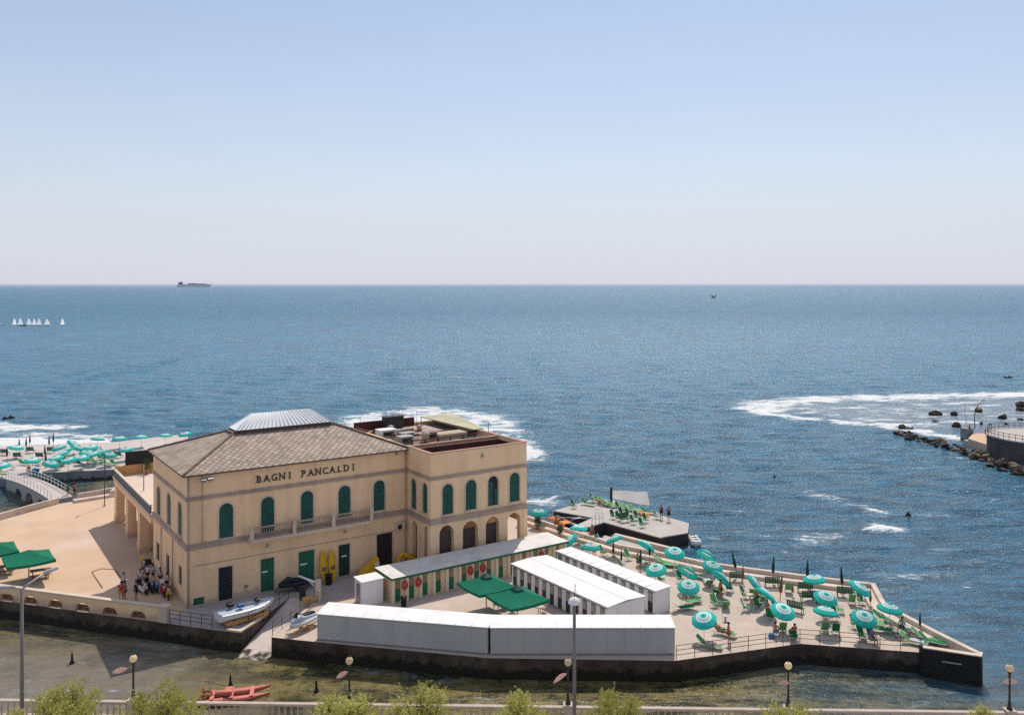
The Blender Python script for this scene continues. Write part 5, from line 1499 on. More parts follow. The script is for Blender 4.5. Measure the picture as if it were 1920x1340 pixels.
for k, px, py, rz, lb in (('b', 10, 853, 3.1, 'dark green lido bench at the left edge'), ('b', 34, 860, 3.1, 'dark green lido bench, lowest of the left ones'), ('b', 58, 849, 3.1, 'dark green lido bench in front of the tall closed parasol'), ('b', 76, 860, 3.0, 'olive green lido bench left of the dense cluster'), ('b', 97, 849, 3.1, 'dark green lido bench behind the front left turquoise parasol'), ('b', 205, 858, 3.0, 'bright green lido bench beside the thin lamp post'), ('b', 222, 858, 3.0, 'green lido bench right of the thin lamp post'),
                          ('ll', 116, 873, 1.0, 'light green lido lounger before the cluster, left one'), ('lm', 126, 868, 1.1, 'green lido lounger in the shade of the cluster'), ('ll', 105, 880, 1.2, 'light lido lounger by the grey wall corner'), ('ll', 176, 868, 1.0, 'light green lido lounger right of the cluster'), ('lm', 190, 862, 1.0, 'green lido lounger before the lamp post'), ('lm', 150, 872, 1.0, 'green lido lounger under the front middle turquoise parasol'), ('ll', 5, 888, 1.2, 'pale green lido lounger in the left corner'), ('lm', 215, 872, 1.0, 'green lido lounger by the end of the grey wall')):
    put(k, px, py, rz, lb, GLI, 'bench' if k == 'b' else 'sun lounger')


for k, px, py, rz, lb in (('ll', 70, 872, 1.0, 'light lido lounger below the olive bench'), ('lm', 45, 872, 1.2, 'green lido lounger near the end of the footbridge'), ('ll', 140, 866, 0.9, 'light green lido lounger in the middle of the cluster'), ('lm', 160, 862, 1.1, 'green lido lounger at the back of the cluster'), ('ll', 200, 872, 1.0, 'light lido lounger on the edge of the grey wall'), ('dm', 168, 873, 2.0, 'green lido deck chair on the edge of the grey wall'), ('dl', 25, 880, 2.0, 'light lido deck chair in the left corner'), ('dm', 182, 873, 2.0, 'dark green lido deck chair before the right parasols')):
    put(k, px, py, rz, lb, GLI, 'sun lounger' if k[0] == 'l' else 'deck chair')


for k, px, py, rz, lb in (('dm', 1166, 969, 0.5, 'dark green chair at the left of the second row on the bathing platform'), ('dm', 1178, 971, 0.5, 'dark green chair second in the second row on the bathing platform'), ('dm', 1194, 975, 0.5, 'dark green chair third in the second row on the bathing platform'), ('dm', 1211, 980, 0.5, 'dark green chair at the right end of the second row on the bathing platform'), ('lm', 1102, 947, 0.9, 'green lounger at the left back edge of the bathing platform'), ('lm', 1214, 963, 1.1, 'green lounger right of the orange towel on the bathing platform')):
    put(k, px, py, rz, lb, GJ, 'sun lounger' if k[0] == 'l' else 'deck chair')


def draped(name, label, cat, px, py, rz, mat, size, z=0.35):
    b = MB(); nx, ny = 6, 8
    for i in range(nx):
        for j in range(ny):
            def q_(a, c): return (size[0] * (a / nx - 0.5), size[1] * (c / ny - 0.5), z + 0.03 * math.sin(a * 2.1 + c * 1.3) - (0.22 if c in (0, ny) else 0))
            b.quad(q_(i, j), q_(i + 1, j), q_(i + 1, j + 1), q_(i, j + 1))
    o = b.build(name, M[mat], None, P(px, py), rz)
    s = o.modifiers.new('thick', 'SOLIDIFY'); s.thickness = 0.02
    tag(o, label, cat)
draped('towel', 'orange towel spread over a lounger on the bathing platform', 'towel', 1205, 966, 0.6, 'orange', (0.8, 1.9))
draped('towel', 'orange towel hung over the sea wall right of the wing', 'towel', 1040, 987, -0.9, 'orange', (1.3, 1.3), 1.02)
draped('towel', 'second orange towel on the sea wall, behind the tilted teal parasol', 'towel', 1060, 995, -0.9, 'orange', (1.1, 1.3), 1.02)
draped('towel', 'pink towel on the sea wall bench below the dark rimmed parasol', 'towel', 1095, 1010, -0.6, 'pink', (0.9, 1.6), 0.65)
for lb, x, y in (('red stool nearest the cream hut at the far end of the cabins', 1095, 1035), ('red stool second from the hut at the far end of the cabins', 1103, 1037), ('red stool farthest right of the red stools', 1114, 1041), ('red stool left under the parasol with tables', 1284, 1121), ('red stool right under the parasol with tables', 1300, 1117)):
    o = thing('stool', lb, 'stool', P(x, y), 0.4, 'red stools')
    b = MB(); b.lathe([(0, 0.42), (0.24, 0.42), (0.24, 0.47), (0, 0.49)], 12); b.build('seat', M['red'], o)
    for k in range(4):
        b = MB(); b.tube((0.2 * math.cos(k * 1.571), 0.2 * math.sin(k * 1.571), 0), (0.14 * math.cos(k * 1.571), 0.14 * math.sin(k * 1.571), 0.42), 0.025, n=5); b.build('leg', M['red'], o)
for lb, x, y in (('pale round table under the parasol with red stools', 1291, 1121), ('pale round table under the parasol behind the narrow cabins', 1228, 1088), ('pale round table under the bar-like parasol', 1556, 1170), ('pale table beside the deck chair pair in mid terrace', 1407, 1130)):
    plain_table(lb, P(x, y), 0, 'pale', 0.4, 'small tables under the striped parasols')
o = thing('stool', 'small grey stool alone in the open paving left of the large front parasol', 'stool', P(1360, 1164), 0.2)
b = MB(); b.box((0, 0, 0.42), (0.4, 0.4, 0.05)); b.build('seat', M['metal'], o)
b = MB(); b.box((0, 0, 0.2), (0.12, 0.12, 0.4)); b.build('column', M['metal'], o)


# potted shrubs
def shrub(label, p, h, r, group, seed, pot=True):
    o = thing('potted_shrub', label, 'shrub', p, 0, group)
    rs = random.Random(seed)
    if pot:
        b = MB(); b.lathe([(0, 0), (0.2, 0), (0.26, 0.4), (0.22, 0.4), (0, 0.36)], 12); b.build('pot', surf('clay_pot', (0.36, 0.15, 0.08), 0.8, 0.1, 2, 8, 0) if 'clay_pot' not in bpy.data.materials else bpy.data.materials['clay_pot'], o)
    b = MB(); b.tube((0, 0, 0.2), (0, 0, h * 0.6), 0.03, n=5); b.build('stem', M['bark'], o)
    b = MB()
    for k in range(420):
        th, u_, rr = rs.uniform(0, 6.28), rs.uniform(-1, 1), rs.random() ** 0.45
        s = math.sqrt(1 - u_ * u_)
        c = Vector((r * rr * s * math.cos(th), r * rr * s * math.sin(th), h * 0.62 + h * 0.4 * rr * u_))
        d = Vector((rs.gauss(0, 1), rs.gauss(0, 1), rs.gauss(0.3, 1))).normalized(); e = d.orthogonal().normalized(); l = rs.uniform(0.05, 0.11)
        b.add([c - d * l, c + e * l * 0.45, c + d * l, c - e * l * 0.45], [(0, 1, 2, 3)])
    b.build('foliage', M['leaf'], o, fix=False)


def leaf_mat(name, c0, c1, tr=0.3):
    m, nt, bs, N, L = _nt(name)
    pos = N('ShaderNodeNewGeometry').outputs['Position']
    n = N('ShaderNodeTexNoise'); n.inputs['Scale'].default_value = 1.6; n.inputs['Detail'].default_value = 3; L(pos, n.inputs['Vector'])
    n2 = N('ShaderNodeTexNoise'); n2.inputs['Scale'].default_value = 17.0; L(pos, n2.inputs['Vector'])
    a = N('ShaderNodeMath'); a.operation = 'ADD'; L(n.outputs['Fac'], a.inputs[0]); L(n2.outputs['Fac'], a.inputs[1])
    r = N('ShaderNodeMapRange'); r.inputs[1].default_value = 0.75; r.inputs[2].default_value = 1.25; L(a.outputs[0], r.inputs[0])
    x = N('ShaderNodeMix'); x.data_type = 'RGBA'; L(r.outputs[0], x.inputs[0]); x.inputs[6].default_value = (*c0, 1); x.inputs[7].default_value = (*c1, 1)
    L(x.outputs[2], bs.inputs['Base Color']); bs.inputs['Roughness'].default_value = 0.7; bs.inputs['Specular IOR Level'].default_value = 0.2
    t = N('ShaderNodeBsdfTranslucent'); L(x.outputs[2], t.inputs[0])
    ms = N('ShaderNodeMixShader'); ms.inputs[0].default_value = tr; L(bs.outputs[0], ms.inputs[1]); L(t.outputs[0], ms.inputs[2]); L(ms.outputs[0], nt.nodes['Material Output'].inputs[0])
    return m


M['leaf'] = leaf_mat('shrub_leaf', (0.02, 0.055, 0.018), (0.05, 0.10, 0.03))
M['tamarisk'] = leaf_mat('tamarisk_leaf', (0.36, 0.37, 0.075), (0.68, 0.64, 0.23), 0.62)
shrub('potted shrub in the sun beside the wing of the bathing house', P(1008, 992), 1.5, 0.45, 'potted shrubs', 1)
shrub('potted shrub by the sea wall behind the tilted teal parasol', P(1050, 1010), 1.8, 0.4, 'potted shrubs', 2)
shrub('potted shrub under the arch at the right end of the arcade', P(974, 985), 1.7, 0.35, 'potted shrubs', 3)
shrub('dark shrub on the far end of the portico terrace', W(3.2, BD + PL_ - 1.3, 5.22), 2.0, 0.7, 'potted shrubs', 4)


# ------------------------------------------------------------------ people
SKIN = surf('tanned_skin', (0.42, 0.20, 0.12), 0.6, 0.05, 3, 12, 0, obj=True)
HAIR = surf('dark_hair', (0.03, 0.02, 0.014), 0.7, 0.2, 4, 12, 0, obj=True)
_cl = {}
def cmat(n, c):
    if n not in _cl: _cl[n] = cloth(n + '_clothing', c, 0.0, 0.08)
    return _cl[n]


CC = {'white': (0.72, 0.72, 0.74), 'navy': (0.02, 0.03, 0.08), 'red': (0.45, 0.03, 0.03), 'blue': (0.06, 0.16, 0.38), 'black': (0.015, 0.015, 0.017), 'pale_blue': (0.42, 0.55, 0.68), 'orange': (0.6, 0.2, 0.05), 'green': (0.03, 0.3, 0.12), 'yellow': (0.65, 0.45, 0.05), 'brown': (0.2, 0.09, 0.05), 'grey': (0.3, 0.3, 0.32)}


def pose(kind):
    j = dict(pel=(0, 0, .95), sp=(0, 0, 1.14), ch=(0, .01, 1.34), nk=(0, 0, 1.50), hd=(0, -.02, 1.60), ht=(0, -.01, 1.70))
    for s, n in ((-1, 'r'), (1, 'l')):
        j.update({n + 'sh': (s * .18, 0, 1.43), n + 'el': (s * .24, .03, 1.16), n + 'wr': (s * .25, -.05, .91), n + 'ha': (s * .25, -.08, .83), n + 'hi': (s * .095, 0, .90), n + 'kn': (s * .11, -.03, .49), n + 'an': (s * .11, .03, .08), n + 'to': (s * .13, -.14, .03)})
    if kind == 'walk':
        j.update(rkn=(-.10, -.16, .50), ran=(-.10, -.22, .10), rto=(-.11, -.38, .04), lkn=(.10, .06, .50), lan=(.10, .30, .14), lto=(.11, .20, .04), rel=(-.23, .10, 1.17), rwr=(-.24, .14, .95), rha=(-.24, .13, .87), lel=(.23, -.06, 1.17), lwr=(.22, -.22, 1.0), lha=(.22, -.29, .97))
    if kind == 'sit':
        for k in ('pel', 'sp', 'ch', 'nk', 'hd', 'ht'): j[k] = (j[k][0], j[k][1] + (j[k][2] - .95) * .18 + .1, j[k][2] - .46)
        for n, s in (('r', -1), ('l', 1)):
            j.update({n + 'sh': (s * .18, .19, .97), n + 'el': (s * .25, .08, .72), n + 'wr': (s * .18, -.14, .62), n + 'ha': (s * .16, -.22, .60), n + 'hi': (s * .1, .08, .47), n + 'kn': (s * .12, -.36, .50), n + 'an': (s * .12, -.38, .09), n + 'to': (s * .13, -.55, .04)})
    if kind == 'lie':
        for k, y, z in (('pel', .1, .46), ('sp', .28, .52), ('ch', .46, .64), ('nk', .60, .76), ('hd', .68, .84), ('ht', .76, .91)): j[k] = (0, y, z)
        for n, s in (('r', -1), ('l', 1)):
            j.update({n + 'sh': (s * .18, .54, .70), n + 'el': (s * .28, .36, .52), n + 'wr': (s * .26, .12, .46), n + 'ha': (s * .25, .04, .46), n + 'hi': (s * .1, .06, .44), n + 'kn': (s * .13, -.34, .56 if s > 0 else .44), n + 'an': (s * .13, -.72, .42), n + 'to': (s * .16, -.76, .52)})
    if kind == 'arms':
        j.update(rel=(-.36, -.05, 1.25), rwr=(-.30, -.25, 1.15), rha=(-.26, -.33, 1.14), lel=(.34, -.02, 1.22), lwr=(.22, -.22, 1.12), lha=(.16, -.28, 1.10))
    return j


def skin_obj(name, verts, edges, mat, parent, root=0, sub=1):
    me = bpy.data.meshes.new(name)
    me.from_pydata([v[0] for v in verts], edges, [])
    o = bpy.data.objects.new(name, me); COL.objects.link(o); o.parent = parent
    o.modifiers.new('skin', 'SKIN')
    for i, v in enumerate(verts):
        me.skin_vertices[0].data[i].radius = (v[1], v[1] * (v[2] if len(v) > 2 else 1))
    me.skin_vertices[0].data[root].use_root = True
    if sub: o.modifiers.new('sub', 'SUBSURF').levels = sub
    bake(o)
    o.data.materials.clear(); o.data.materials.append(mat)
    for p in o.data.polygons: p.use_smooth = True; p.material_index = 0
    return o


def person(label, p, rz, kind, top=None, bottom='navy', group=None, hat=None):
    o = thing('person', label, 'person', p, rz, group)
    j = pose(kind)
    vs, ed = [], []
    def v(pt, r, f=1): vs.append((pt, r, f)); return len(vs) - 1
    pel, sp, ch, nk, hd, ht = v(j['pel'], .135), v(j['sp'], .115), v(j['ch'], .135), v(j['nk'], .055), v(j['hd'], .088), v(j['ht'], .07)
    ed += [(pel, sp), (sp, ch), (ch, nk), (nk, hd), (hd, ht)]
    for n in 'rl':
        s = v(j[n + 'sh'], .058); e = v(j[n + 'el'], .042); w = v(j[n + 'wr'], .030); h = v(j[n + 'ha'], .034)
        ed += [(ch, s), (s, e), (e, w), (w, h)]
        hv = (Vector(j[n + 'ha']) - Vector(j[n + 'wr'])).normalized(); sd = hv.orthogonal().normalized()
        for k in range(5):
            off = sd * (.028 * (k - 2) / 2) if k < 4 else sd * .05
            tip = Vector(j[n + 'ha']) + hv * ((.085, .1, .105, .09, .03)[k]) + off * 1.2
            f = v(tuple(tip), .008); ed.append((h, f))
        hp = v(j[n + 'hi'], .088); kn = v(j[n + 'kn'], .056); an = v(j[n + 'an'], .036); to = v(j[n + 'to'], .030)
        ed += [(pel, hp), (hp, kn), (kn, an), (an, to)]
    nose = Vector(j['hd']) + Vector((0, -.10, .0)); nv = v(tuple(nose), .012); ed.append((hd, nv))
    skin_obj('body', vs, ed, SKIN, o)
    def garment(name, keys, rad, links, mat):
        vv = [(j[k] if not isinstance(k, tuple) else tuple(Vector(j[k[0]]).lerp(Vector(j[k[1]]), k[2])), r) for k, r in zip(keys, rad)]
        skin_obj(name, vv, links, mat, o)
    if top:
        garment('shirt', ['sp', 'ch', ('pel', 'sp', .3), 'rsh', 'lsh', ('rsh', 'rel', .6), ('lsh', 'lel', .6)], [.135, .152, .145, .075, .075, .062, .062], [(2, 0), (0, 1), (1, 3), (1, 4), (3, 5), (4, 6)], cmat(top, CC[top]))
    garment('shorts', ['pel', 'rhi', 'lhi', ('rhi', 'rkn', .45), ('lhi', 'lkn', .45)], [.15, .105, .105, .09, .09], [(0, 1), (0, 2), (1, 3), (2, 4)], cmat(bottom, CC[bottom]))
    b = MB(); h = Vector(j['hd']); t = (Vector(j['ht']) - h).normalized()
    b.M = Matrix.Translation(h + t * 0.045 + Vector((0, 0.018, 0))) @ t.to_track_quat('Z', 'Y').to_matrix().to_4x4()
    b.lathe([(0.105, -0.03), (0.108, 0.02), (0.09, 0.07), (0.05, 0.1), (0.0, 0.108)], 10)
    b.build('hat' if hat else 'hair', cmat(hat, CC[hat]) if hat else HAIR, o)
    return o


GP = 'people beside the left wall of the bathing house'
person('person in a red top standing with another near the arched parapet, left one', P(227, 1126), 0.3, 'stand', 'red', 'orange', GP)
person('person in orange brown clothes standing near the arched parapet, right of the red top', P(234, 1126), -0.6, 'arms', 'brown', 'brown', GP)
person('person in pale blue with a green bag farther back from the pair at the parapet', P(232, 1108), 2.6, 'walk', 'pale_blue', 'navy', GP)
person('person in black standing between the pair and the scooters', P(255, 1125), 1.4, 'stand', 'black', 'black', GP)
person('person in a white shirt at the left of the crowd by the scooters', P(263, 1100), 0.5, 'stand', 'white', 'grey', GP)
person('person in a white shirt in the middle of the crowd by the scooters', P(277, 1092), -0.4, 'arms', 'white', 'navy', GP)
person('person in pale blue leaning among the scooters', P(287, 1092), 2.0, 'walk', 'pale_blue', 'navy', GP)
person('person in white next to the wall behind the red scooter', P(300, 1098), 1.2, 'stand', 'white', 'navy', GP)
person('person in dark blue with a hat at the back of the crowd', P(270, 1086), 2.9, 'stand', 'navy', 'grey', GP, 'white')
person('person in white behind the red scooter, nearest the wall', P(313, 1108), 2.2, 'arms', 'white', 'black', GP)
GT = 'bathers on the terrace'
person('person in a blue skirt seated left under the large front parasol', P(1455, 1193), 2.6, 'sit', None, 'blue', GT)
person('person in a red top seated right under the large front parasol', P(1487, 1196), 3.4, 'sit', 'red', 'black', GT)
person('person in blue with dark hair seated beside the front right parasol', P(1637, 1208), 0.2, 'sit', 'blue', 'black', GT)
person('person in pale blue seated in the round shadow by the right sea wall', P(1690, 1186), -0.8, 'sit', 'pale_blue', 'navy', GT)
person('sunburnt person in red trunks seated behind the large front parasol', P(1442, 1154), 0.6, 'sit', None, 'red', GT)
person('person in black trunks standing in mid terrace beside the deck chair pair', P(1420, 1138), 0.2, 'stand', None, 'black', GT)
person('tanned person standing under the sharply tilted parasol', P(1351, 1122), 0.8, 'stand', None, 'brown', GT)
person('person lying on the light green lounger beside the front parasol', P(1357, 1191), 0.9, 'lie', None, 'green', GT)
person('person in red trunks standing beside the lying bather at the front railing', P(1366, 1207), 1.2, 'stand', None, 'red', GT)
person('person standing by the sea wall under the dark rimmed parasol', P(1110, 1012), 0.4, 'stand', None, 'brown', GT)
person('person leaning at the sea wall next to the orange towels', P(1043, 992), 0.4, 'arms', None, 'orange', GT)
person('person in blue seated near the closed parasol in front of the water beam', P(1198, 1062), 0.4, 'sit', 'green', 'navy', GT)
GPp = 'bathers on the bathing platform'
person('dark bather standing left of a pair on the bathing platform', P(1240, 973), 2.4, 'stand', 'black', 'black', GPp)
person('dark bather standing right of a pair on the bathing platform', P(1254, 977), 2.8, 'arms', 'black', 'black', GPp)
person('tanned bather lying at the back left of the bathing platform', P(1125, 947), 0.7, 'lie', None, 'red', GPp)
GLp = 'people on the lido and footbridge'
person('person in red standing on the lido at the end of the footbridge', P(54, 893), 0.3, 'stand', 'red', 'brown', GLp)
person('person in green carrying things at the near end of the footbridge', P(127, 930), 0.8, 'walk', 'green', 'brown', GLp)
person('dark haired person at the near end of the footbridge, right of the one in green', P(139, 931), 1.4, 'stand', 'brown', 'black', GLp)
person('bather in red trunks sitting in the lido parasol cluster', P(188, 852), 0.4, 'sit', None, 'red', GLp)
b = MB(); b.lathe([(0, 0), (0.42, 0), (0.48, 1.05), (0.5, 1.06), (0.5, 1.12), (0.2, 1.25), (0, 1.26)], 14)
tag(b.build('waste_bin', M['blue'], None, P(67, 893)), 'blue round bin on the lido beside the footbridge', 'bin')

# scooters
def scooter(label, p, rz, mat, box=None):
    o = thing('scooter', label, 'scooter', p, rz, 'scooters by the bathing house')
    for n, y in (('front_wheel', -0.62), ('rear_wheel', 0.58)):
        b = MB(); b.M = Matrix.Translation((0, y, 0.24)) @ Matrix.Rotation(R(90), 4, 'Y'); b.lathe([(0.05, -0.05), (0.24, -0.06), (0.25, 0), (0.24, 0.06), (0.05, 0.05)], 14); b.build(n, M['black'], o)
    b = MB()
    b.loft([[(-.16, .85, .45), (.16, .85, .45), (.16, .85, .62), (-.16, .85, .62)], [(-.2, .4, .32), (.2, .4, .32), (.19, .4, .72), (-.19, .4, .72)], [(-.17, .02, .26), (.17, .02, .26), (.16, .05, .68), (-.16, .05, .68)], [(-.17, -.05, .24), (.17, -.05, .24), (.17, -.03, .34), (-.17, -.03, .34)], [(-.17, -.36, .24), (.17, -.36, .24), (.17, -.33, .33), (-.17, -.33, .33)], [(-.21, -.5, .5), (.21, -.5, .5), (.2, -.42, .52), (-.2, -.42, .52)], [(-.12, -.42, .98), (.12, -.42, .98), (.12, -.36, .98), (-.12, -.36, .98)]], 0, True, True, False)
    b.build('bodywork', M[mat], o, bevel=0.03)
    b = MB(); b.box((0, .42, .77), (.3, .75, .1)); b.build('saddle', M['black'], o, bevel=0.03)
    b = MB(); b.tube((0, -.62, .3), (0, -.38, 1.0), .03, n=6); b.tube((-.34, -.34, 1.03), (.34, -.34, 1.03), .02, n=6); b.build('handlebar', M['metal'], o)
    b = MB(); b.box((0, -.46, .86), (.16, .06, .14)); b.build('headlight', M['gel'], o)
    if box:
        b = MB(); b.box((0, .82, .98), (.42, .38, .32)); b.build('top_box', M[box], o, bevel=0.04)
    return o


scooter('red scooter with a white top box parked nose out by the left wall', P(306, 1115), 0.5, 'red', 'gel')
scooter('yellow and black scooter in front of the red one', P(317, 1120), 0.3, 'yellow')
scooter('white scooter at the left of the parked row', P(268, 1112), 0.9, 'gel', 'black')
scooter('black scooter in the middle of the parked row', P(281, 1109), 0.8, 'black', 'black')
scooter('blue scooter between the black and the red scooters', P(292, 1108), 0.6, 'blue')
scooter('dark scooter parked farthest back by the portico', P(284, 1062), 2.0, 'black', 'yellow')

# ------------------------------------------------------------------ boats and toys on the quays
def hull_loft(L, Wd, H, n=9, stern=0.8, flat=False, rocker=0.25):
    rings = []
    for i in range(n):
        t = i / (n - 1)
        w = Wd / 2 * (stern + (1 - stern) * math.sin(min(1, t * 2) * math.pi / 2)) * (1 - max(0, (t - 0.55) / 0.45) ** 2.2 * 0.97)
        zb = rocker * max(0, (t - 0.5) * 2) ** 2 * H * 2
        y = -L / 2 + L * t
        rings.append([(-w, y, H + zb * 0.4), (-w * 0.92, y, H * 0.35 + zb), (-w * 0.3, y, zb), (w * 0.3, y, zb), (w * 0.92, y, H * 0.35 + zb), (w, y, H + zb * 0.4)])
    return rings


p = P(462, 1160); wb = thing('motorboat', 'small white motorboat with a blue grey cockpit standing on the quay corner', 'boat', (p.x, p.y, DK), math.atan2(.69, .72) - R(90))
b = MB(); b.loft(hull_loft(4.9, 2.0, 0.62), 0); b.build('hull', M['gel'], wb, (0, 0, 0.42))
rg = hull_loft(4.9, 2.0, 0.62)
b = MB(); b.loft([[(x * 0.86, y, z + 0.02), (x * 0.86, y, z + 0.08), (-x * 0.86, y, z + 0.08), (-x * 0.86, y, z + 0.02)] for (x, y, z) in [r[0] for r in rg]], 0, True, True, False); b.build('deck', M['cooler'], wb, (0, 0, 0.42))
b = MB(); b.loft([[(r[0][0] - 0.03, r[0][1], r[0][2] - 0.06), (r[0][0] - 0.03, r[0][1], r[0][2] + 0.04), (r[0][0] + 0.08, r[0][1], r[0][2] + 0.09)] for r in rg], 0, True, True, False); b.loft([[(-r[0][0] + 0.03, r[0][1], r[0][2] - 0.06), (-r[0][0] + 0.03, r[0][1], r[0][2] + 0.04), (-r[0][0] - 0.08, r[0][1], r[0][2] + 0.09)] for r in rg], 0, True, True, False)
b.build('gunwale', M['gel'], wb, (0, 0, 0.42))
b = MB(); b.box((-0.3, -1.3, 1.45), (0.5, 0.5, 0.3)); b.build('seat', M['black'], wb, bevel=0.04)
b = MB(); b.box((0.35, -0.7, 1.42), (0.45, 0.5, 0.25)); b.build('seat', M['blue'], wb, bevel=0.04)
b = MB(); b.box((0.1, 0.9, 1.42), (0.55, 0.35, 0.22)); b.build('console', M['black'], wb, bevel=0.04)
b = MB()
b.box((0, -0.2, 0.28), (1.5, 3.6, 0.34))
for y in (-1.4, 1.2): b.box((0, y, 0.3), (1.7, 0.14, 0.3)); b.box((-0.7, y, 0.08), (0.14, 0.3, 0.16)); b.box((0.7, y, 0.08), (0.14, 0.3, 0.16))
b.build('cradle', M['ochre'], wb)


def jetski(label, p, rz, hullm, topm, covered=False, dolly='ochre'):
    o = thing('jet_ski', label, 'jet ski', p, rz, 'jet skis on the quay')
    r_ = hull_loft(3.1, 1.1, 0.45, stern=0.85)
    b = MB(); b.loft(r_, 0); b.build('hull', M[hullm], o, (0, 0, 0.4))
    b = MB()
    prof = [(-1.45, .30, .50), (-1.1, .34, .62), (-.2, .28, .72), (.25, .34, .80), (.6, .32, .98), (.9, .26, .80), (1.35, .08, .62)]
    b.loft([[(-w, y, .42), (-w * .8, y, h), (0, y, h + .05), (w * .8, y, h), (w, y, .42)] for y, w, h in prof], 0); b.build('cover' if covered else 'upper_body', M[topm], o, (0, 0, 0.4))
    if not covered:
        b = MB(); b.loft([[(-w, y, z), (w, y, z), (w * .8, y, z + .14), (-w * .8, y, z + .14)] for y, w, z in ((-1.2, .2, .62), (-.6, .22, .72), (0.05, .18, .74))], 0); b.build('saddle', M['black'], o, (0, 0, 0.4), bevel=0.03)
        b = MB(); b.tube((-.38, .42, 1.05), (.38, .42, 1.05), .03, n=6); b.tube((0, .42, 1.05), (0, .6, .9), .04, n=6); b.build('handlebar', M['black'], o, (0, 0, 0.4))
        b = MB(); b.loft([[(-.2, .95, .86), (.2, .95, .86), (.2, .97, .9), (-.2, .97, .9)], [(-.15, .72, 1.18), (.15, .72, 1.18), (.15, .74, 1.2), (-.15, .74, 1.2)]], 0, True, True, False); b.build('windshield', M['black'], o, (0, 0, 0.4))
    b = MB()
    for s in (-1, 1): b.tube((s * .4, -1.4, .36), (s * .4, 1.5, .36), .05, n=5); b.lathe([(0, -.05), (.2, -.05), (.2, .05), (0, .05)], 10, (s * .55, -.3, .2)) if False else b.box((s * .52, -.3, .16), (.12, .4, .32))
    b.tube((-.5, -.3, .3), (.5, -.3, .3), .04, n=5); b.tube((-.4, 1.4, .36), (0, 1.95, .3), .04, n=5); b.tube((.4, 1.4, .36), (0, 1.95, .3), .04, n=5)
    b.build('trolley', M[dolly], o)
    return o


jetski('white and grey jet ski with a black nose on a tan trolley beside the cabins', P(569, 1180), math.atan2(.87, .49) - R(90) + math.pi, 'gel', 'cooler')
jetski('jet ski under a dark navy cover parked along the green doors', P(553, 1107), ANG + R(90), 'navy', 'navy', True, 'dkmetal')

def kayak(label, p, lean, rz, L=2.9):
    o = thing('kayak', label, 'kayak', p, rz, 'yellow kayaks against the facade')
    b = MB()
    rings = []
    for i in range(11):
        t = i / 10; w = 0.37 * math.sin(math.pi * (0.06 + 0.88 * t)) ** 0.6
        rings.append([(-w, -0.06, L * t), (0, -0.17, L * t), (w, -0.06, L * t), (w * .6, 0.10, L * t), (-w * .6, 0.10, L * t)])
    b.loft(rings, 0); hb = b.build('hull', M['yellow'], o, bevel=0.02); 
    b = MB(); b.loft([[(-.2, -.20, z), (.2, -.20, z), (.16, -.12, z), (-.16, -.12, z)] for z in (L * .38, L * .5)], 0, True, True, False); b.build('seat_well', M['wood'], o)
    o.rotation_euler = (lean, 0, rz)
    return o
for lb, x in (('yellow kayak standing on end against the facade, left of a pair', 603), ('yellow kayak standing on end against the facade, right of a pair', 619)):
    u_ = on_front(x, 1060)[0]; kayak(lb, W(u_, -0.75, 0.01), -0.16, ANG)
o = thing('pedal_slide', 'yellow inflatable with a black seat lying against the wall between two doors', 'inflatable', W(on_front(685, 1065)[0], -1.0, 0.0), ANG)
b = MB(); b.loft([[(-1.1 + 2.0 * t, -.45, 0.05), (-1.1 + 2.0 * t, .45, 0.05), (-1.1 + 2.0 * t, .42, .35 + 1.35 * t), (-1.1 + 2.0 * t, -.3, .3 + 1.15 * t)] for t in (0, .3, .6, .85, 1)], 0, True, True, False); b.build('body', M['yellow'], o, bevel=0.1)
b = MB(); b.box((.55, -.48, 1.05), (.5, .12, .35)); b.build('seat', M['gel'], o, bevel=0.04)
b = MB(); b.box((.95, -.35, .75), (.2, .4, .9)); b.build('fin', M['black'], o, bevel=0.04)
o = thing('pedal_slide', 'yellow inflatable arch beside the dark brown door', 'inflatable', W(on_front(752, 1040)[0], -1.6, 0.0), ANG)
b = MB(); b.path([(-1.1, 0, 0.1), (-1.05, 0, 1.3), (-.7, 0, 1.55), (-.1, 0, 1.3), (.6, 0, 0.95), (.9, 0, 0.35)], [.2, .22, .24, .26, .3, .3], 8); b.build('body', M['yellow'], o)
b = MB(); b.box((.35, -.32, .7), (.5, .2, .4)); b.build('seat', M['black'], o, bevel=0.04)
b = MB(); b.lathe([(0, 0), (.3, 0), (.34, .85), (.37, .86), (.37, .95), (0, 1.0)], 12); tag(b.build('litter_bin', M['black'], None, W(on_front(606, 1085)[0], -1.35, 0.0)), 'black litter bin in front of the yellow kayaks', 'bin')
p = P(597, 1126); o = thing('davit', 'cream boat crane with a slanting arm at the top of the slipway', 'crane', p, 0)
b = MB(); b.box((0, 0, .95), (.42, .42, 1.9)); b.build('column', M['pale'], o, bevel=0.02)
b = MB(); b.tube((0, 0, 1.55), (-1.9, .3, 2.15), .12, .08, 8); b.tube((0, 0, 1.0), (-1.1, .2, 1.9), .05, .05, 6); b.build('arm', M['whitemetal'], o)
b = MB(); b.box((-1.5, .4, .5), (.5, .4, 1.0)); b.build('winch_box', M['dkmetal'], o, bevel=0.03)
b = MB(); b.box((-.8, -.5, .3), (1.0, .5, .5), 0.5); b.build('bumper', M['ochre'], o, bevel=0.08)

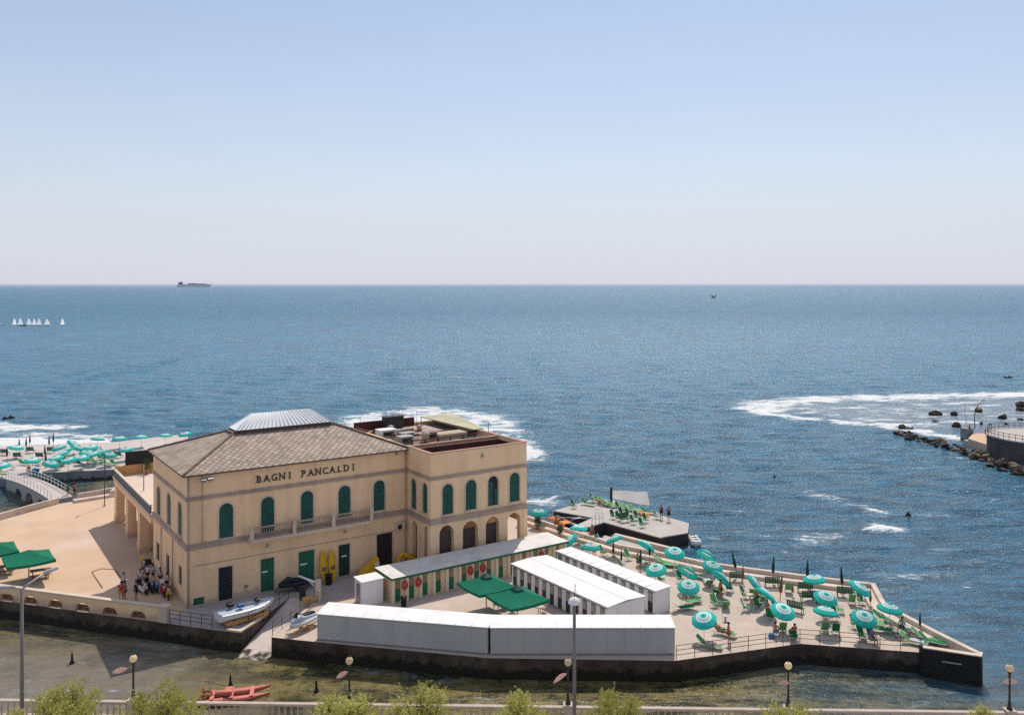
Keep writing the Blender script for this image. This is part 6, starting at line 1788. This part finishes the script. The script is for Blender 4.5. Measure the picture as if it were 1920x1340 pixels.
# red rescue catamaran in the shallows
p = P(440, 1311, 0.0); o = thing('rowing_catamaran', 'faded red twin hulled rowing boat lying in the shallows behind the balustrade', 'boat', (p.x, p.y, -0.05), -R(90) + 0.22)
for s in (-1, 1):
    b = MB(); b.loft(hull_loft(4.9, .5, .42, stern=.35, rocker=.5), 0); b.build('hull', M['coral'], o, (s * .6, 0, 0.05))
b = MB()
for y in (-1.5, -.2, 1.2): b.box((0, y, .55), (1.5, .28, .07))
b.build('thwarts', M['coral'], o)
b = MB(); b.box((0, -.4, .72), (.9, .5, .3)); b.build('bench', M['coral'], o, bevel=0.04)
b = MB(); b.lathe([(.34, 0), (.42, .05), (.34, .1)], 16, (0, -1.9, .62)); b.path([(-.4, -2.1, .5), (-.3, -2.2, 1.0), (.3, -2.2, 1.0), (.4, -2.1, .5)], .04, 6); b.build('stern_hoop', M['red'], o)
for s in (-1, 1):
    b = MB(); b.tube((s * .5, -.2, .72), (s * 1.1, -2.2, 1.1), .03, n=6); b.box((s * 1.2, -2.5, 1.15), (.18, .6, .03), s * .28); b.build('oar', M['wood'], o)

def stake(label, px, py):
    b = MB(); b.lathe([(0.0, -0.4), (.26, -.35), (.2, 0.05), (.1, .25), (.07, .7), (.03, .85), (0, .86)], 9)
    tag(b.build('marker_stake', M['black'], None, P(px, py, 0.0)), label, 'stake', 'dark stakes in the shallows')
stake('dark stake in the open water left of the shadow tip', 135, 1243); stake('dark stake behind the red boat', 432, 1285); stake('dark stake right of the red boat', 593, 1296)
def buoy(label, px, py, s=.3):
    b = MB(); b.lathe([(0, -.3), (s, -.1), (s, .15), (s * .4, .3), (s * .3, .5), (0, .52)], 10)
    tag(b.build('buoy', M['black'], None, P(px, py, 0.0)), label, 'buoy', 'dark buoys on the sea')
buoy('dark buoy in the bay, nearer the bathing platform', 1452, 896); buoy('dark buoy in the bay off the breakwater', 1703, 966, .35); buoy('dark buoy beyond the left surf, left of a pair', 10, 784, .7); buoy('dark buoy beyond the left surf, right of a pair', 21, 782, .7)
buoy('dark buoy far out above the reef foam', 1890, 707, 1.3)

# ------------------------------------------------------------------ thin lamp post on the square
o = thing('lamp_post', 'thin dark green lamp post on the square before the portico', 'lamp post', P(196, 949))
b = MB(); b.tube((0, 0, 0), (0, 0, 6.6), .06, .045, 8); b.build('pole', M['dkgreen'], o)
b = MB(); b.box((0, -.3, 6.62), (.22, .7, .12)); b.build('lamp_head', M['dkgreen'], o, bevel=.03)
b = MB(); b.lathe([(0, 0), (.16, 0), (.12, .3), (0, .3)], 8); b.build('base', M['concrete'], o)

# ------------------------------------------------------------------ foreground: balustrade, globe lamps, street lamps, tamarisks
def rail_y(px): return 53.6 - 1.5 * px / 1920
def on_rail(px, z=0.0):
    y = rail_y(px); return Vector(((px - 960) * y / FPX, y, z))
RZ = 3.6
LPX = [-160, 250, 655, 1065, 1478, 1893, 2300]
prof = [(.075, 0), (.075, .05), (.045, .09), (.085, .26), (.08, .34), (.045, .55), (.04, .62), (.07, .68), (.075, .72)]
bm_ = MB(); bm_.lathe(prof, 8); bal_me = bm_.mesh('baluster', M['balust'])
def rail_top(px): return CAMZ - ((1310.5 + 8.5 * min(1, px / 700) + 15 * max(0, (px - 700) / 1220)) - HZ) * rail_y(px) / FPX
for i, (xa, xb) in enumerate(zip(LPX[:-1], LPX[1:])):
    A, Bq = on_rail(xa), on_rail(xb)
    za, zb_ = rail_top(xa), rail_top(xb)
    d = Bq - A; Ln = d.length; az = math.atan2(d.y, d.x)
    o = thing('balustrade', ['cast stone balustrade length at the left edge under the first tamarisk', 'cast stone balustrade length in front of the red boat', 'cast stone balustrade length between the second and third globe lamps', 'cast stone balustrade length right of the middle street lamp', 'cast stone balustrade length left of the rightmost globe lamp', 'cast stone balustrade length at the right edge'][i], 'balustrade', (A.x, A.y, za), az, 'balustrade along the promenade')
    o.rotation_euler = (0, -math.atan2(zb_ - za, Ln), az)
    b = MB(); b.span((.25, -.16, -.13), (Ln - .25, .16, 0)); b.span((.25, -.12, -.17), (Ln - .25, .12, -.131)); b.build('handrail', M['balust'], o, bevel=.02)
    b = MB(); b.span((.25, -.14, -1.05), (Ln - .25, .14, -.9)); b.build('plinth', M['balust'], o)
    n = int((Ln - .5) / .39)
    for k in range(n):
        c = bpy.data.objects.new('baluster', bal_me); COL.objects.link(c); c.parent = o; c.location = (.25 + (Ln - .5) * (k + .5) / n, 0, -.9)
    b = MB(); b.span((Ln - .249, -.25, -1.06), (Ln + .249, .25, .06)); b.span((Ln - .3, -.3, .061), (Ln + .3, .3, .16)); b.build('pedestal', M['balust'], o)

lamp_txt = {250: 'black globe lamp at the left, in front of the shadow on the water', 655: 'black globe lamp right of the red boat', 1065: 'black globe lamp beside the middle street lamp', 1478: 'black globe lamp below the bend of the terrace wall', 1893: 'black globe lamp at the right edge over open water'}
pn_txt = {250: 'pale pink pennant beside the leftmost globe lamp', 655: 'pink pennant on the globe lamp right of the red boat', 1065: 'pale drooping pennant on the globe lamp by the middle street lamp', 1478: 'pink triangular pennant on the globe lamp below the terrace bend', 1893: 'wide pink pennant on the rightmost globe lamp'}
pn_off = {250: (-24, 21, 1.0, .25), 655: (-13, 25, .75, .45), 1065: (-15, 27, .85, .6), 1478: (-10, 32, .8, .1), 1893: (0, 24, .9, .0)}
GLB = {250: 1234, 655: 1238, 1065: 1241, 1478: 1247, 1893: 1252}
for px, lb in lamp_txt.items():
    A = on_rail(px); z0 = rail_top(px) + .16; gz = CAMZ - (GLB[px] - HZ) * A.y / FPX
    o = thing('globe_lamp', lb, 'street lamp', (A.x, A.y, z0), 0, 'globe lamps on the balustrade')
    h = gz - z0
    b = MB(); b.lathe([(.17, 0), (.17, .1), (.1, .16), (.1, .4), (.065, .5), (.06, h - .45), (.09, h - .42), (.06, h - .36), (.13, h - .25), (.15, h - .2)], 10); b.build('post', M['dkmetal'], o)
    b = MB(); b.lathe([(.23 * math.sin(math.pi * k / 12) + 1e-4, -.23 * math.cos(math.pi * k / 12)) for k in range(13)], 20); b.build('globe', M['globe'], o, (0, 0, h))
    b = MB(); b.lathe([(.06, .215), (.05, .25), (.0, .29)], 8); b.build('cap', M['dkmetal'], o, (0, 0, h))
    dx, dy, s, slope = pn_off[px]
    c = Vector((A.x + dx * A.y / FPX, A.y - .08, gz - dy * A.y / FPX))
    b = MB(); rows = []
    for k in range(9):
        t = k / 8; x = (t - .5) * s; w = .16 * math.sin(math.pi * min(1, t * 1.05)) ** .7 * (1 if px != 1478 else (1.6 - t * .3) * t) + .012
        z = slope * x * 1.2 - (.25 * (t - .5) ** 2 if px in (1065, 1893) else 0) ; y = .05 * math.sin(t * 5)
        rows.append([(x, y, z - w), (x, y + .03, z), (x, y, z + w)])
    for r0, r1 in zip(rows[:-1], rows[1:]):
        for k in range(2): b.quad(r0[k], r1[k], r1[k + 1], r0[k + 1])
    if px != 1893: b.tube((s * .5, 0, slope * s * .6), (-dx * A.y / FPX, .08, slope * s * .6 + .05), .012, n=4)
    pn = b.build('pennant', M['pink'], None, c, 0, fix=False); sm = pn.modifiers.new('thick', 'SOLIDIFY'); sm.thickness = .012
    tag(pn, pn_txt[px], 'pennant', 'pink pennants on the globe lamps')

# tall street lamps on the pavement side
def street_pole(px, pyt, Y):
    return (px - 960) * Y / FPX, CAMZ - (pyt - HZ) * Y / FPX
X_, zt = street_pole(41, 1103, 49.5)
o = thing('street_lamp', 'tall grey street lamp with two curved arms at the left edge', 'street lamp', (X_, 49.5, BZ))
b = MB(); b.tube((0, 0, 0), (0, 0, zt - BZ), .13, .085, 10); b.build('pole', M['polegrey'], o)
b = MB(); b.path([(0, 0, zt - BZ - .05), (.2, .3, zt - BZ + .15), (.5, 1.0, zt - BZ + .38), (.62, 1.5, zt - BZ + .42)], [.07, .07, .06, .05], 8); b.build('arm', M['metal'], o)
b = MB(); b.path([(0, 0, zt - BZ - .05), (-.3, -.1, zt - BZ + .1), (-.5, -.15, zt - BZ + .12)], [.07, .06, .05], 8); b.build('arm', M['metal'], o)
for (x, y, z, rz) in ((.70, 1.8, .43, 1.2), (-.85, -.25, .13, .2)):
    b = MB(); b.loft([[(-.5, -.08, 0), (-.5, .08, 0), (-.5, .06, .08), (-.5, -.06, .08)], [(-.1, -.17, -.03), (-.1, .17, -.03), (-.1, .12, .12), (-.1, -.12, .12)], [(.45, -.12, -.02), (.45, .12, -.02), (.45, .08, .08), (.45, -.08, .08)]], 0, True, True, False)
    b.build('lamp_head', M['metal'], o, (x, y, zt - BZ + z), rz)
X_, zt = street_pole(1077, 1130, 49.5)
o = thing('street_lamp', 'tall grey street lamp with a flat mushroom head in front of the white cabins', 'street lamp', (X_, 49.5, BZ))
b = MB(); b.tube((0, 0, 0), (0, 0, zt - BZ), .125, .085, 10); b.build('pole', M['polegrey'], o)
b = MB(); b.lathe([(.1, -.12), (.36, 0), (.37, .06), (.3, .22), (.12, .34), (0, .36)], 18); b.build('lamp_head', M['whitemetal'], o, (0, 0, zt - BZ))
b = MB(); b.tube((0, 0, .34), (.05, 0, 1.1), .02, n=5); b.tube((.0, 0, .7), (.16, 0, .62), .012, n=4); b.build('spike', M['dkmetal'], o, (0, 0, zt - BZ))

# tamarisk trees on the pavement: feathery sprays on thin limbs
def tamarisk_mesh(seed, wid, hgt):
    rs = random.Random(seed)
    lim = MB(); cr = MB()
    lim.path([(0, 0, 0), (.06, .02, 1.0), (.0, .05, 1.9), (.05, 0, 2.4)], [.15, .12, .10, .08], 8)
    sprays = []
    for k in range(44):
        a = rs.uniform(0, 6.28); el = rs.uniform(.12, 1.45); l = rs.uniform(.86, 1.0)
        tip = Vector((wid * .5 * l * math.cos(a) * math.cos(el) ** .7, wid * .5 * l * math.sin(a) * math.cos(el) ** .7, 2.5 + (hgt - 2.5) * (.12 + .88 * math.sin(el)) * l))
        st = Vector((.03, .02, rs.uniform(1.8, 2.4)))
        mid = st.lerp(tip, .5) + Vector((0, 0, .15))
        lim.path([st, mid, tip], [.05, .03, .012], 5)
        for q_ in range(64):
            t = rs.uniform(.35, 1.05)
            c = (st.lerp(mid, t * 2) if t < .5 else mid.lerp(tip, (t - .5) * 2)) + Vector((rs.gauss(0, .17), rs.gauss(0, .17), rs.gauss(0, .14)))
            sprays.append((c, (tip - st).normalized()))
    for c, d0 in sprays:
        d = (d0 + Vector((rs.gauss(0, .7), rs.gauss(0, .7), rs.gauss(.2, .6)))).normalized()
        ln = rs.uniform(.12, .30)
        for k in range(13):
            t = k / 12; p = c + d * ln * t + Vector((0, 0, -.05 * t * t))
            e = (d * .6 + Vector((rs.gauss(0, 1), rs.gauss(0, 1), rs.gauss(0, 1))).normalized()).normalized(); l = rs.uniform(.05, .10)
            o_ = e.orthogonal().normalized() * .014
            cr.add([p - o_, p + o_, p + e * l + o_ * .3, p + e * l - o_ * .3], [(0, 1, 2, 3)])
    return lim.mesh('trunk', M['bark']), cr.mesh('crown', M['tamarisk'], False)


TAM = [tamarisk_mesh(11, 3.0, 5.0), tamarisk_mesh(23, 3.2, 5.0), tamarisk_mesh(37, 2.8, 5.0)]
TDIM = []
for _t, _c in TAM:
    cz_ = sorted(v.co.z for v in _c.vertices); cx_ = sorted(v.co.x for v in _c.vertices); n_ = len(cz_)
    TDIM.append((cz_[int(n_ * .9992)], cx_[int(n_ * .97)] - cx_[int(n_ * .03)]))
for i, (px, pyt, wpx, lb) in enumerate(((126, 1284, 104, 'feathery tamarisk tree right of the left street lamp'), (290, 1277, 150, 'broad feathery tamarisk in front of the leftmost globe lamp'), (646, 1298, 96, 'feathery tamarisk below the globe lamp right of the red boat'), (786, 1287, 100, 'feathery tamarisk in front of the left white cabin row'),
                                        (976, 1296, 82, 'narrow feathery tamarisk left of the middle street lamp'), (1156, 1297, 84, 'feathery tamarisk right of the middle street lamp'), (1486, 1319, 100, 'feathery tamarisk below the fourth globe lamp'), (1846, 1323, 50, 'small tamarisk top at the lower right'), (20, 1330, 60, 'tamarisk top in the lower left corner'))):
    Y = 47.5; X_ = (px - 960) * Y / FPX; zt = CAMZ - (pyt - HZ) * Y / FPX
    th, tw = TDIM[i % 3]; s = wpx * Y / FPX / tw
    o = thing('tamarisk_tree', lb, 'tree', (X_, Y, zt - th * s), i * 1.3, 'tamarisk trees on the promenade')
    o.scale = (s, s, s)
    for nm, me in zip(('trunk', 'crown'), TAM[i % 3]):
        c = bpy.data.objects.new(nm, me); COL.objects.link(c); c.parent = o
    if zt - th * s > BZ:
        t = MB(); t.tube((0, 0, (BZ - (zt - th * s)) / s), (0, 0, .05), .17, .15, 8); t.build('trunk_foot', M['bark'], o)

# ------------------------------------------------------------------ breakwater, rocks and round terrace on the right
def rock(name, label, p, sz, seed, group, cat='rock'):
    rs = random.Random(seed)
    bm = bmesh.new(); bmesh.ops.create_icosphere(bm, subdivisions=3, radius=1)
    dirs = [Vector((rs.gauss(0, 1), rs.gauss(0, 1), rs.gauss(0, 1))).normalized() for _ in range(11)]
    cut_ = [rs.uniform(.45, .9) for _ in dirs]
    for v in bm.verts:
        for d, c in zip(dirs, cut_):
            k = v.co.dot(d)
            if k > c: v.co -= d * (k - c)
        v.co += Vector((rs.gauss(0, .035), rs.gauss(0, .035), rs.gauss(0, .035)))
        v.co = Vector((v.co.x * sz[0], v.co.y * sz[1], v.co.z * sz[2]))
    me = bpy.data.meshes.new(name); bm.to_mesh(me); bm.free(); me.materials.append(M['rock'])
    o = bpy.data.objects.new(name, me); COL.objects.link(o); o.location = p; o.rotation_euler = (0, 0, rs.uniform(0, 6))
    tag(o, label, cat, group)
    return o


rs = random.Random(5)
line_ = [(1694, 812), (1720, 824), (1752, 833), (1790, 843), (1828, 856), (1862, 868), (1905, 884), (1950, 897)]
for i in range(150):
    t = rs.random() ** 0.9 * (len(line_) - 1.001); k = int(t); f = t - k
    px = line_[k][0] + (line_[k + 1][0] - line_[k][0]) * f; py = line_[k][1] + (line_[k + 1][1] - line_[k][1]) * f
    wd = 1.0 + t * 0.35
    s = rs.uniform(.4, 1.15) * (0.62 + 0.06 * t)
    p = P(px, py, 0.0) + Vector((rs.gauss(0, .9), rs.uniform(0, 4.5) * min(1, .3 + t * .25), rs.uniform(.0, .9) * min(1, .3 + t * .2)))
    rock('breakwater_rock', 'rough brown boulder heaped in the breakwater on the right', p, (s, s * rs.uniform(.7, 1.1), s * rs.uniform(.45, .75)), 100 + i, 'boulders of the breakwater')
for i, (px, py, w, h, lb) in enumerate(((1756, 774, 22, 9, 'long flat dark rock in the pale pool, left of a pair'), (1789, 774, 14, 9, 'dark rock at the right of the pair in the pale pool'), (1753, 789, 14, 5, 'low dark rock in the pool below the long one'), (1794, 796, 17, 10, 'round dark rock in the pool left of the concrete block'), (1692, 798, 14, 10, 'dark pointed rock at the tip of the breakwater'), (1706, 802, 20, 5, 'low dark slab at the tip of the breakwater'), (1836, 768, 18, 9, 'dark rock below the curved dark pole'), (1883, 780, 22, 10, 'slanting dark rock above the round terrace'), (1841, 792, 9, 8, 'small dark rock above the concrete landing'), (1917, 757, 20, 12, 'dark rock cut by the right edge, upper one'), (1915, 767, 20, 7, 'dark rock cut by the right edge, lower one'), (1914, 785, 10, 5, 'small dark rock near the right edge'), (1857, 795, 8, 4, 'very small rock above the landing, left'), (1888, 794, 9, 5, 'very small rock above the round terrace'))):
    p = P(px, py + h / 2, 0.0); w_ = w * p.y / FPX / 2; h_ = h * p.y / FPX
    rock('pool_rock', lb, p + Vector((0, w_ * .4, h_ * .25)), (w_ * 1.15, w_ * .8, h_ * .75), 400 + i, 'dark rocks in the shallow pool')

rt = thing('round_terrace', 'round concrete terrace with dark walls and railings at the right edge', 'terrace', (91.3, 146.5, 0))
cirP = [(8.6 * math.cos(a), 8.6 * math.sin(a)) for a in [math.pi * 2 * k / 40 for k in range(40)]]
b = MB(); b.prism(cirP, -2, 3.4, 0); b.build('drum_wall', surf('dark_sea_stone', (0.075, 0.066, 0.064), .9, .3, .4, 5, .4, streak=.3), rt)
b = MB(); b.prism([(x * .985, y * .985) for x, y in cirP], 3.4, 3.6, 0); b.build('floor', M['concrete'], rt)
b = MB(); b.path([(8.55 * math.cos(a), 8.55 * math.sin(a), 3.5) for a in [math.pi * 2 * k / 40 for k in range(41)]], .16, 6); b.build('kerb', M['lido'], rt)
for hh in (4.6, 4.1):
    b = MB(); b.path([(8.5 * math.cos(a), 8.5 * math.sin(a), hh) for a in [math.pi * 2 * k / 40 for k in range(41)]], .05, 5); b.build('rail', M['rail'], rt)
pm = MB(); pm.tube((0, 0, 3.55), (0, 0, 4.6), .045, n=5); pme = pm.mesh('post', M['rail'])
for k in range(48):
    c = bpy.data.objects.new('post', pme); COL.objects.link(c); c.parent = rt; a = 2 * math.pi * k / 48; c.location = (8.5 * math.cos(a), 8.5 * math.sin(a), 0)
for k in range(1):
    b = MB(); q_ = [P(x, y, 1.5) for x, y in ((1815, 822), (1866, 838), (1872, 822), (1858, 812), (1825, 812))]; b.prism([xy(p) for p in q_], -2, 1.5, 0); b.build('landing', M['piazza']); o = COL.objects['landing']; tag(o, 'tan concrete landing between the breakwater and the round terrace', 'landing')
b = MB(); wall_along([P(1806, 830, .4), P(1862, 847, .4)], [(0, -2), (0, 1.0), (.8, 1.0), (.8, -2)], b); tag(b.build('low_wall', M['concrete']), 'low concrete wall running along the top of the breakwater', 'wall')
b = MB(); p = P(1813, 818, .8); b.box((0, 0, 1.0), (1.6, 1.6, 2.6)); b.box((0, 0, 2.34), (1.8, 1.8, .1)); tag(b.build('concrete_block', M['greywall'], None, (p.x, p.y, 0), .3, .04), 'grey concrete block at the end of the tan landing', 'block')
def curved_pole(label, pts, r, mat):
    b = MB(); b.path(pts, r, 7); tag(b.build('curved_pole', M[mat]), label, 'pole')
curved_pole('pale bent mast standing in the pool behind the landing', [P(1818, 812, .5), P(1812, 812, .5) + Vector((0, 0, 2.0)), P(1808, 812, .5) + Vector((0, 0, 4.6)), P(1812, 812, .5) + Vector((0, 0, 6.6))], [.09, .08, .07, .05], 'pale')
curved_pole('dark curved pole arching over the rocks of the pool', [P(1828, 803, .5), P(1827, 803, .5) + Vector((0, 0, 2.6)), P(1833, 803, .5) + Vector((0, 0, 4.7)), P(1846, 803, .5) + Vector((0, 0, 5.8))], [.1, .1, .09, .06], 'wood')
person('bather standing on the landing by the pale mast', P(1818, 812, 1.5), .3, 'stand', None, 'brown', 'bathers on the landing')
person('bather seated on the tan landing', P(1849, 817, 1.5), .3, 'sit', None, 'orange', 'bathers on the landing')

# ------------------------------------------------------------------ far out: sailing dinghies, cargo ship, bird
def dinghy(label, px, py, h, rz):
    p = P(px, py, 0.0)
    o = thing('sailing_dinghy', label, 'sailboat', p, rz, 'white sailing dinghies')
    b = MB(); b.loft(hull_loft(4.2, 1.5, .5), 0); b.build('hull', M['orangehull'], o, (0, 0, -.05))
    b = MB(); b.tube((0, .6, .4), (0, .6, h), .05, n=6); b.build('mast', M['metal'], o)
    b = MB(); n_ = 6
    for i in range(n_):
        t0, t1 = i / n_, (i + 1) / n_
        def e(t): return (.25 * math.sin(t * 3.1), .55 - 2.7 * (1 - t) ** .7, .9 + (h - .9) * t)
        b.quad((0, .57, .9 + (h - .9) * t0), e(t0), e(t1), (0, .57, .9 + (h - .9) * t1))
    b.build('sail', M['sail'], o, fix=False)
    b = MB(); b.add([(0, .7, h * .8), (0.05, 1.9, .7), (.35, .8, .9)], [(0, 1, 2)]); b.build('jib', M['sail'], o, fix=False)
for i, (px, h, lb) in enumerate(((27, 5.6, 'leftmost white dinghy of the close bunch'), (38, 5.9, 'white dinghy second in the close bunch'), (54, 5.6, 'white dinghy third from the left'), (64, 5.4, 'white dinghy fourth from the left'), (73, 5.7, 'white dinghy fifth from the left, tall sail'), (88, 5.4, 'white dinghy with a leaning sail right of the bunch'), (117, 5.6, 'white dinghy sailing apart at the right'))):
    dinghy(lb, px, 610.5, h, 1.2 + .35 * (i % 3))
def open_boat(label, px, py, mat, rz):
    p = P(px, py, 0.0); o = thing('dinghy', label, 'boat', p, rz)
    b = MB(); b.loft(hull_loft(5.2, 1.8, .7), 0); b.build('hull', M[mat], o); b = MB(); b.box((0, -.6, .85), (1.2, .3, .1)); b.box((0, -2.3, 1.0), (.4, .3, .6)); b.build('outboard', M['black'], o)
open_boat('dark motor dinghy among the sailing dinghies', 42, 611, 'navy', 1.5); open_boat('white open boat at the left edge by the dinghies', 4, 609, 'gel', 1.1)

sp_ = P(364, 538.4, 0.0); S_ = sp_.y / FPX
o = thing('cargo_ship', 'hazy blue cargo ship on the horizon', 'ship', (sp_.x, sp_.y, 0), R(90))
o.rotation_euler = (0, 0, 0)
b = MB(); Ls = 62 * S_; b.loft([[(x, -w, 0), (x, w, 0), (x + dx, w * 1.1, h), (x + dx, -w * 1.1, h)] for x, w, h, dx in ((-Ls / 2, 18, 34, 0), (-Ls * .4, 26, 32, 0), (Ls * .38, 26, 32, 0), (Ls * .46, 12, 36, 8), (Ls * .49, 2, 38, 12))], 0, True, True, False); b.build('hull', M['ship'], o)
b = MB(); b.span((-Ls * .46, -20, 32), (-Ls * .36, 20, 62)); b.span((-Ls * .43, -24, 56), (-Ls * .38, 24, 60)); b.tube((-Ls * .40, 0, 62), (-Ls * .40, 0, 76), 3, n=6); b.build('superstructure', M['ship'], o)
b = MB(); rs = random.Random(2)
for k in range(13): x = -Ls * .33 + Ls * .055 * k; b.span((x, -22, 32), (x + Ls * .05, 22, 40 + rs.choice((3, 6, 9, 6)) + (0 if 2 < k < 11 else -5)))
b.build('deck_cargo', M['ship'], o)
p = P(1338, 558, CAMZ - 0.9 * 1.0); yb = 62.0
o = thing('bird', 'dark bird with raised wings flying above the sea', 'bird', ((1338 - 960) * yb / FPX, yb, CAMZ - 24 * yb / FPX), .4)
b = MB(); b.loft([[(r * math.cos(a), y, r * .8 * math.sin(a)) for a in [k * math.pi / 4 for k in range(8)]] for y, r in ((-.24, .008), (-.2, .028), (-.16, .03), (-.1, .05), (.02, .055), (.12, .035), (.2, .03), (.27, .045))], 0); b.build('body', M['black'], o)
for s in (-1, 1):
    b = MB(); b.loft([[(s * x, y - c / 2, z), (s * x, y, z + .012), (s * x, y + c / 2, z), (s * x, y, z - .008)] for x, y, z, c in ((.04, -.02, .02, .16), (.15, -.04, .14, .15), (.24, 0.0, .20, .11), (.33, .06, .22, .03))], 0); b.build('wing', M['black'], o)

# ------------------------------------------------------------------ summer haze over the sea
hz = MB(); hz.span((-26000, -200, -3.0), (26000, 25500, 33.0))
HM = bpy.data.materials.new('haze_air'); HM.use_nodes = True
_n = HM.node_tree; _n.nodes.remove(_n.nodes['Principled BSDF'])
_pv = _n.nodes.new('ShaderNodeVolumePrincipled'); _pv.inputs['Color'].default_value = (0.78, 0.88, 1.0, 1); _pv.inputs['Density'].default_value = 0.00006
_n.links.new(_pv.outputs[0], _n.nodes['Material Output'].inputs['Volume'])
tag(hz.build('haze', HM), kind='stuff')
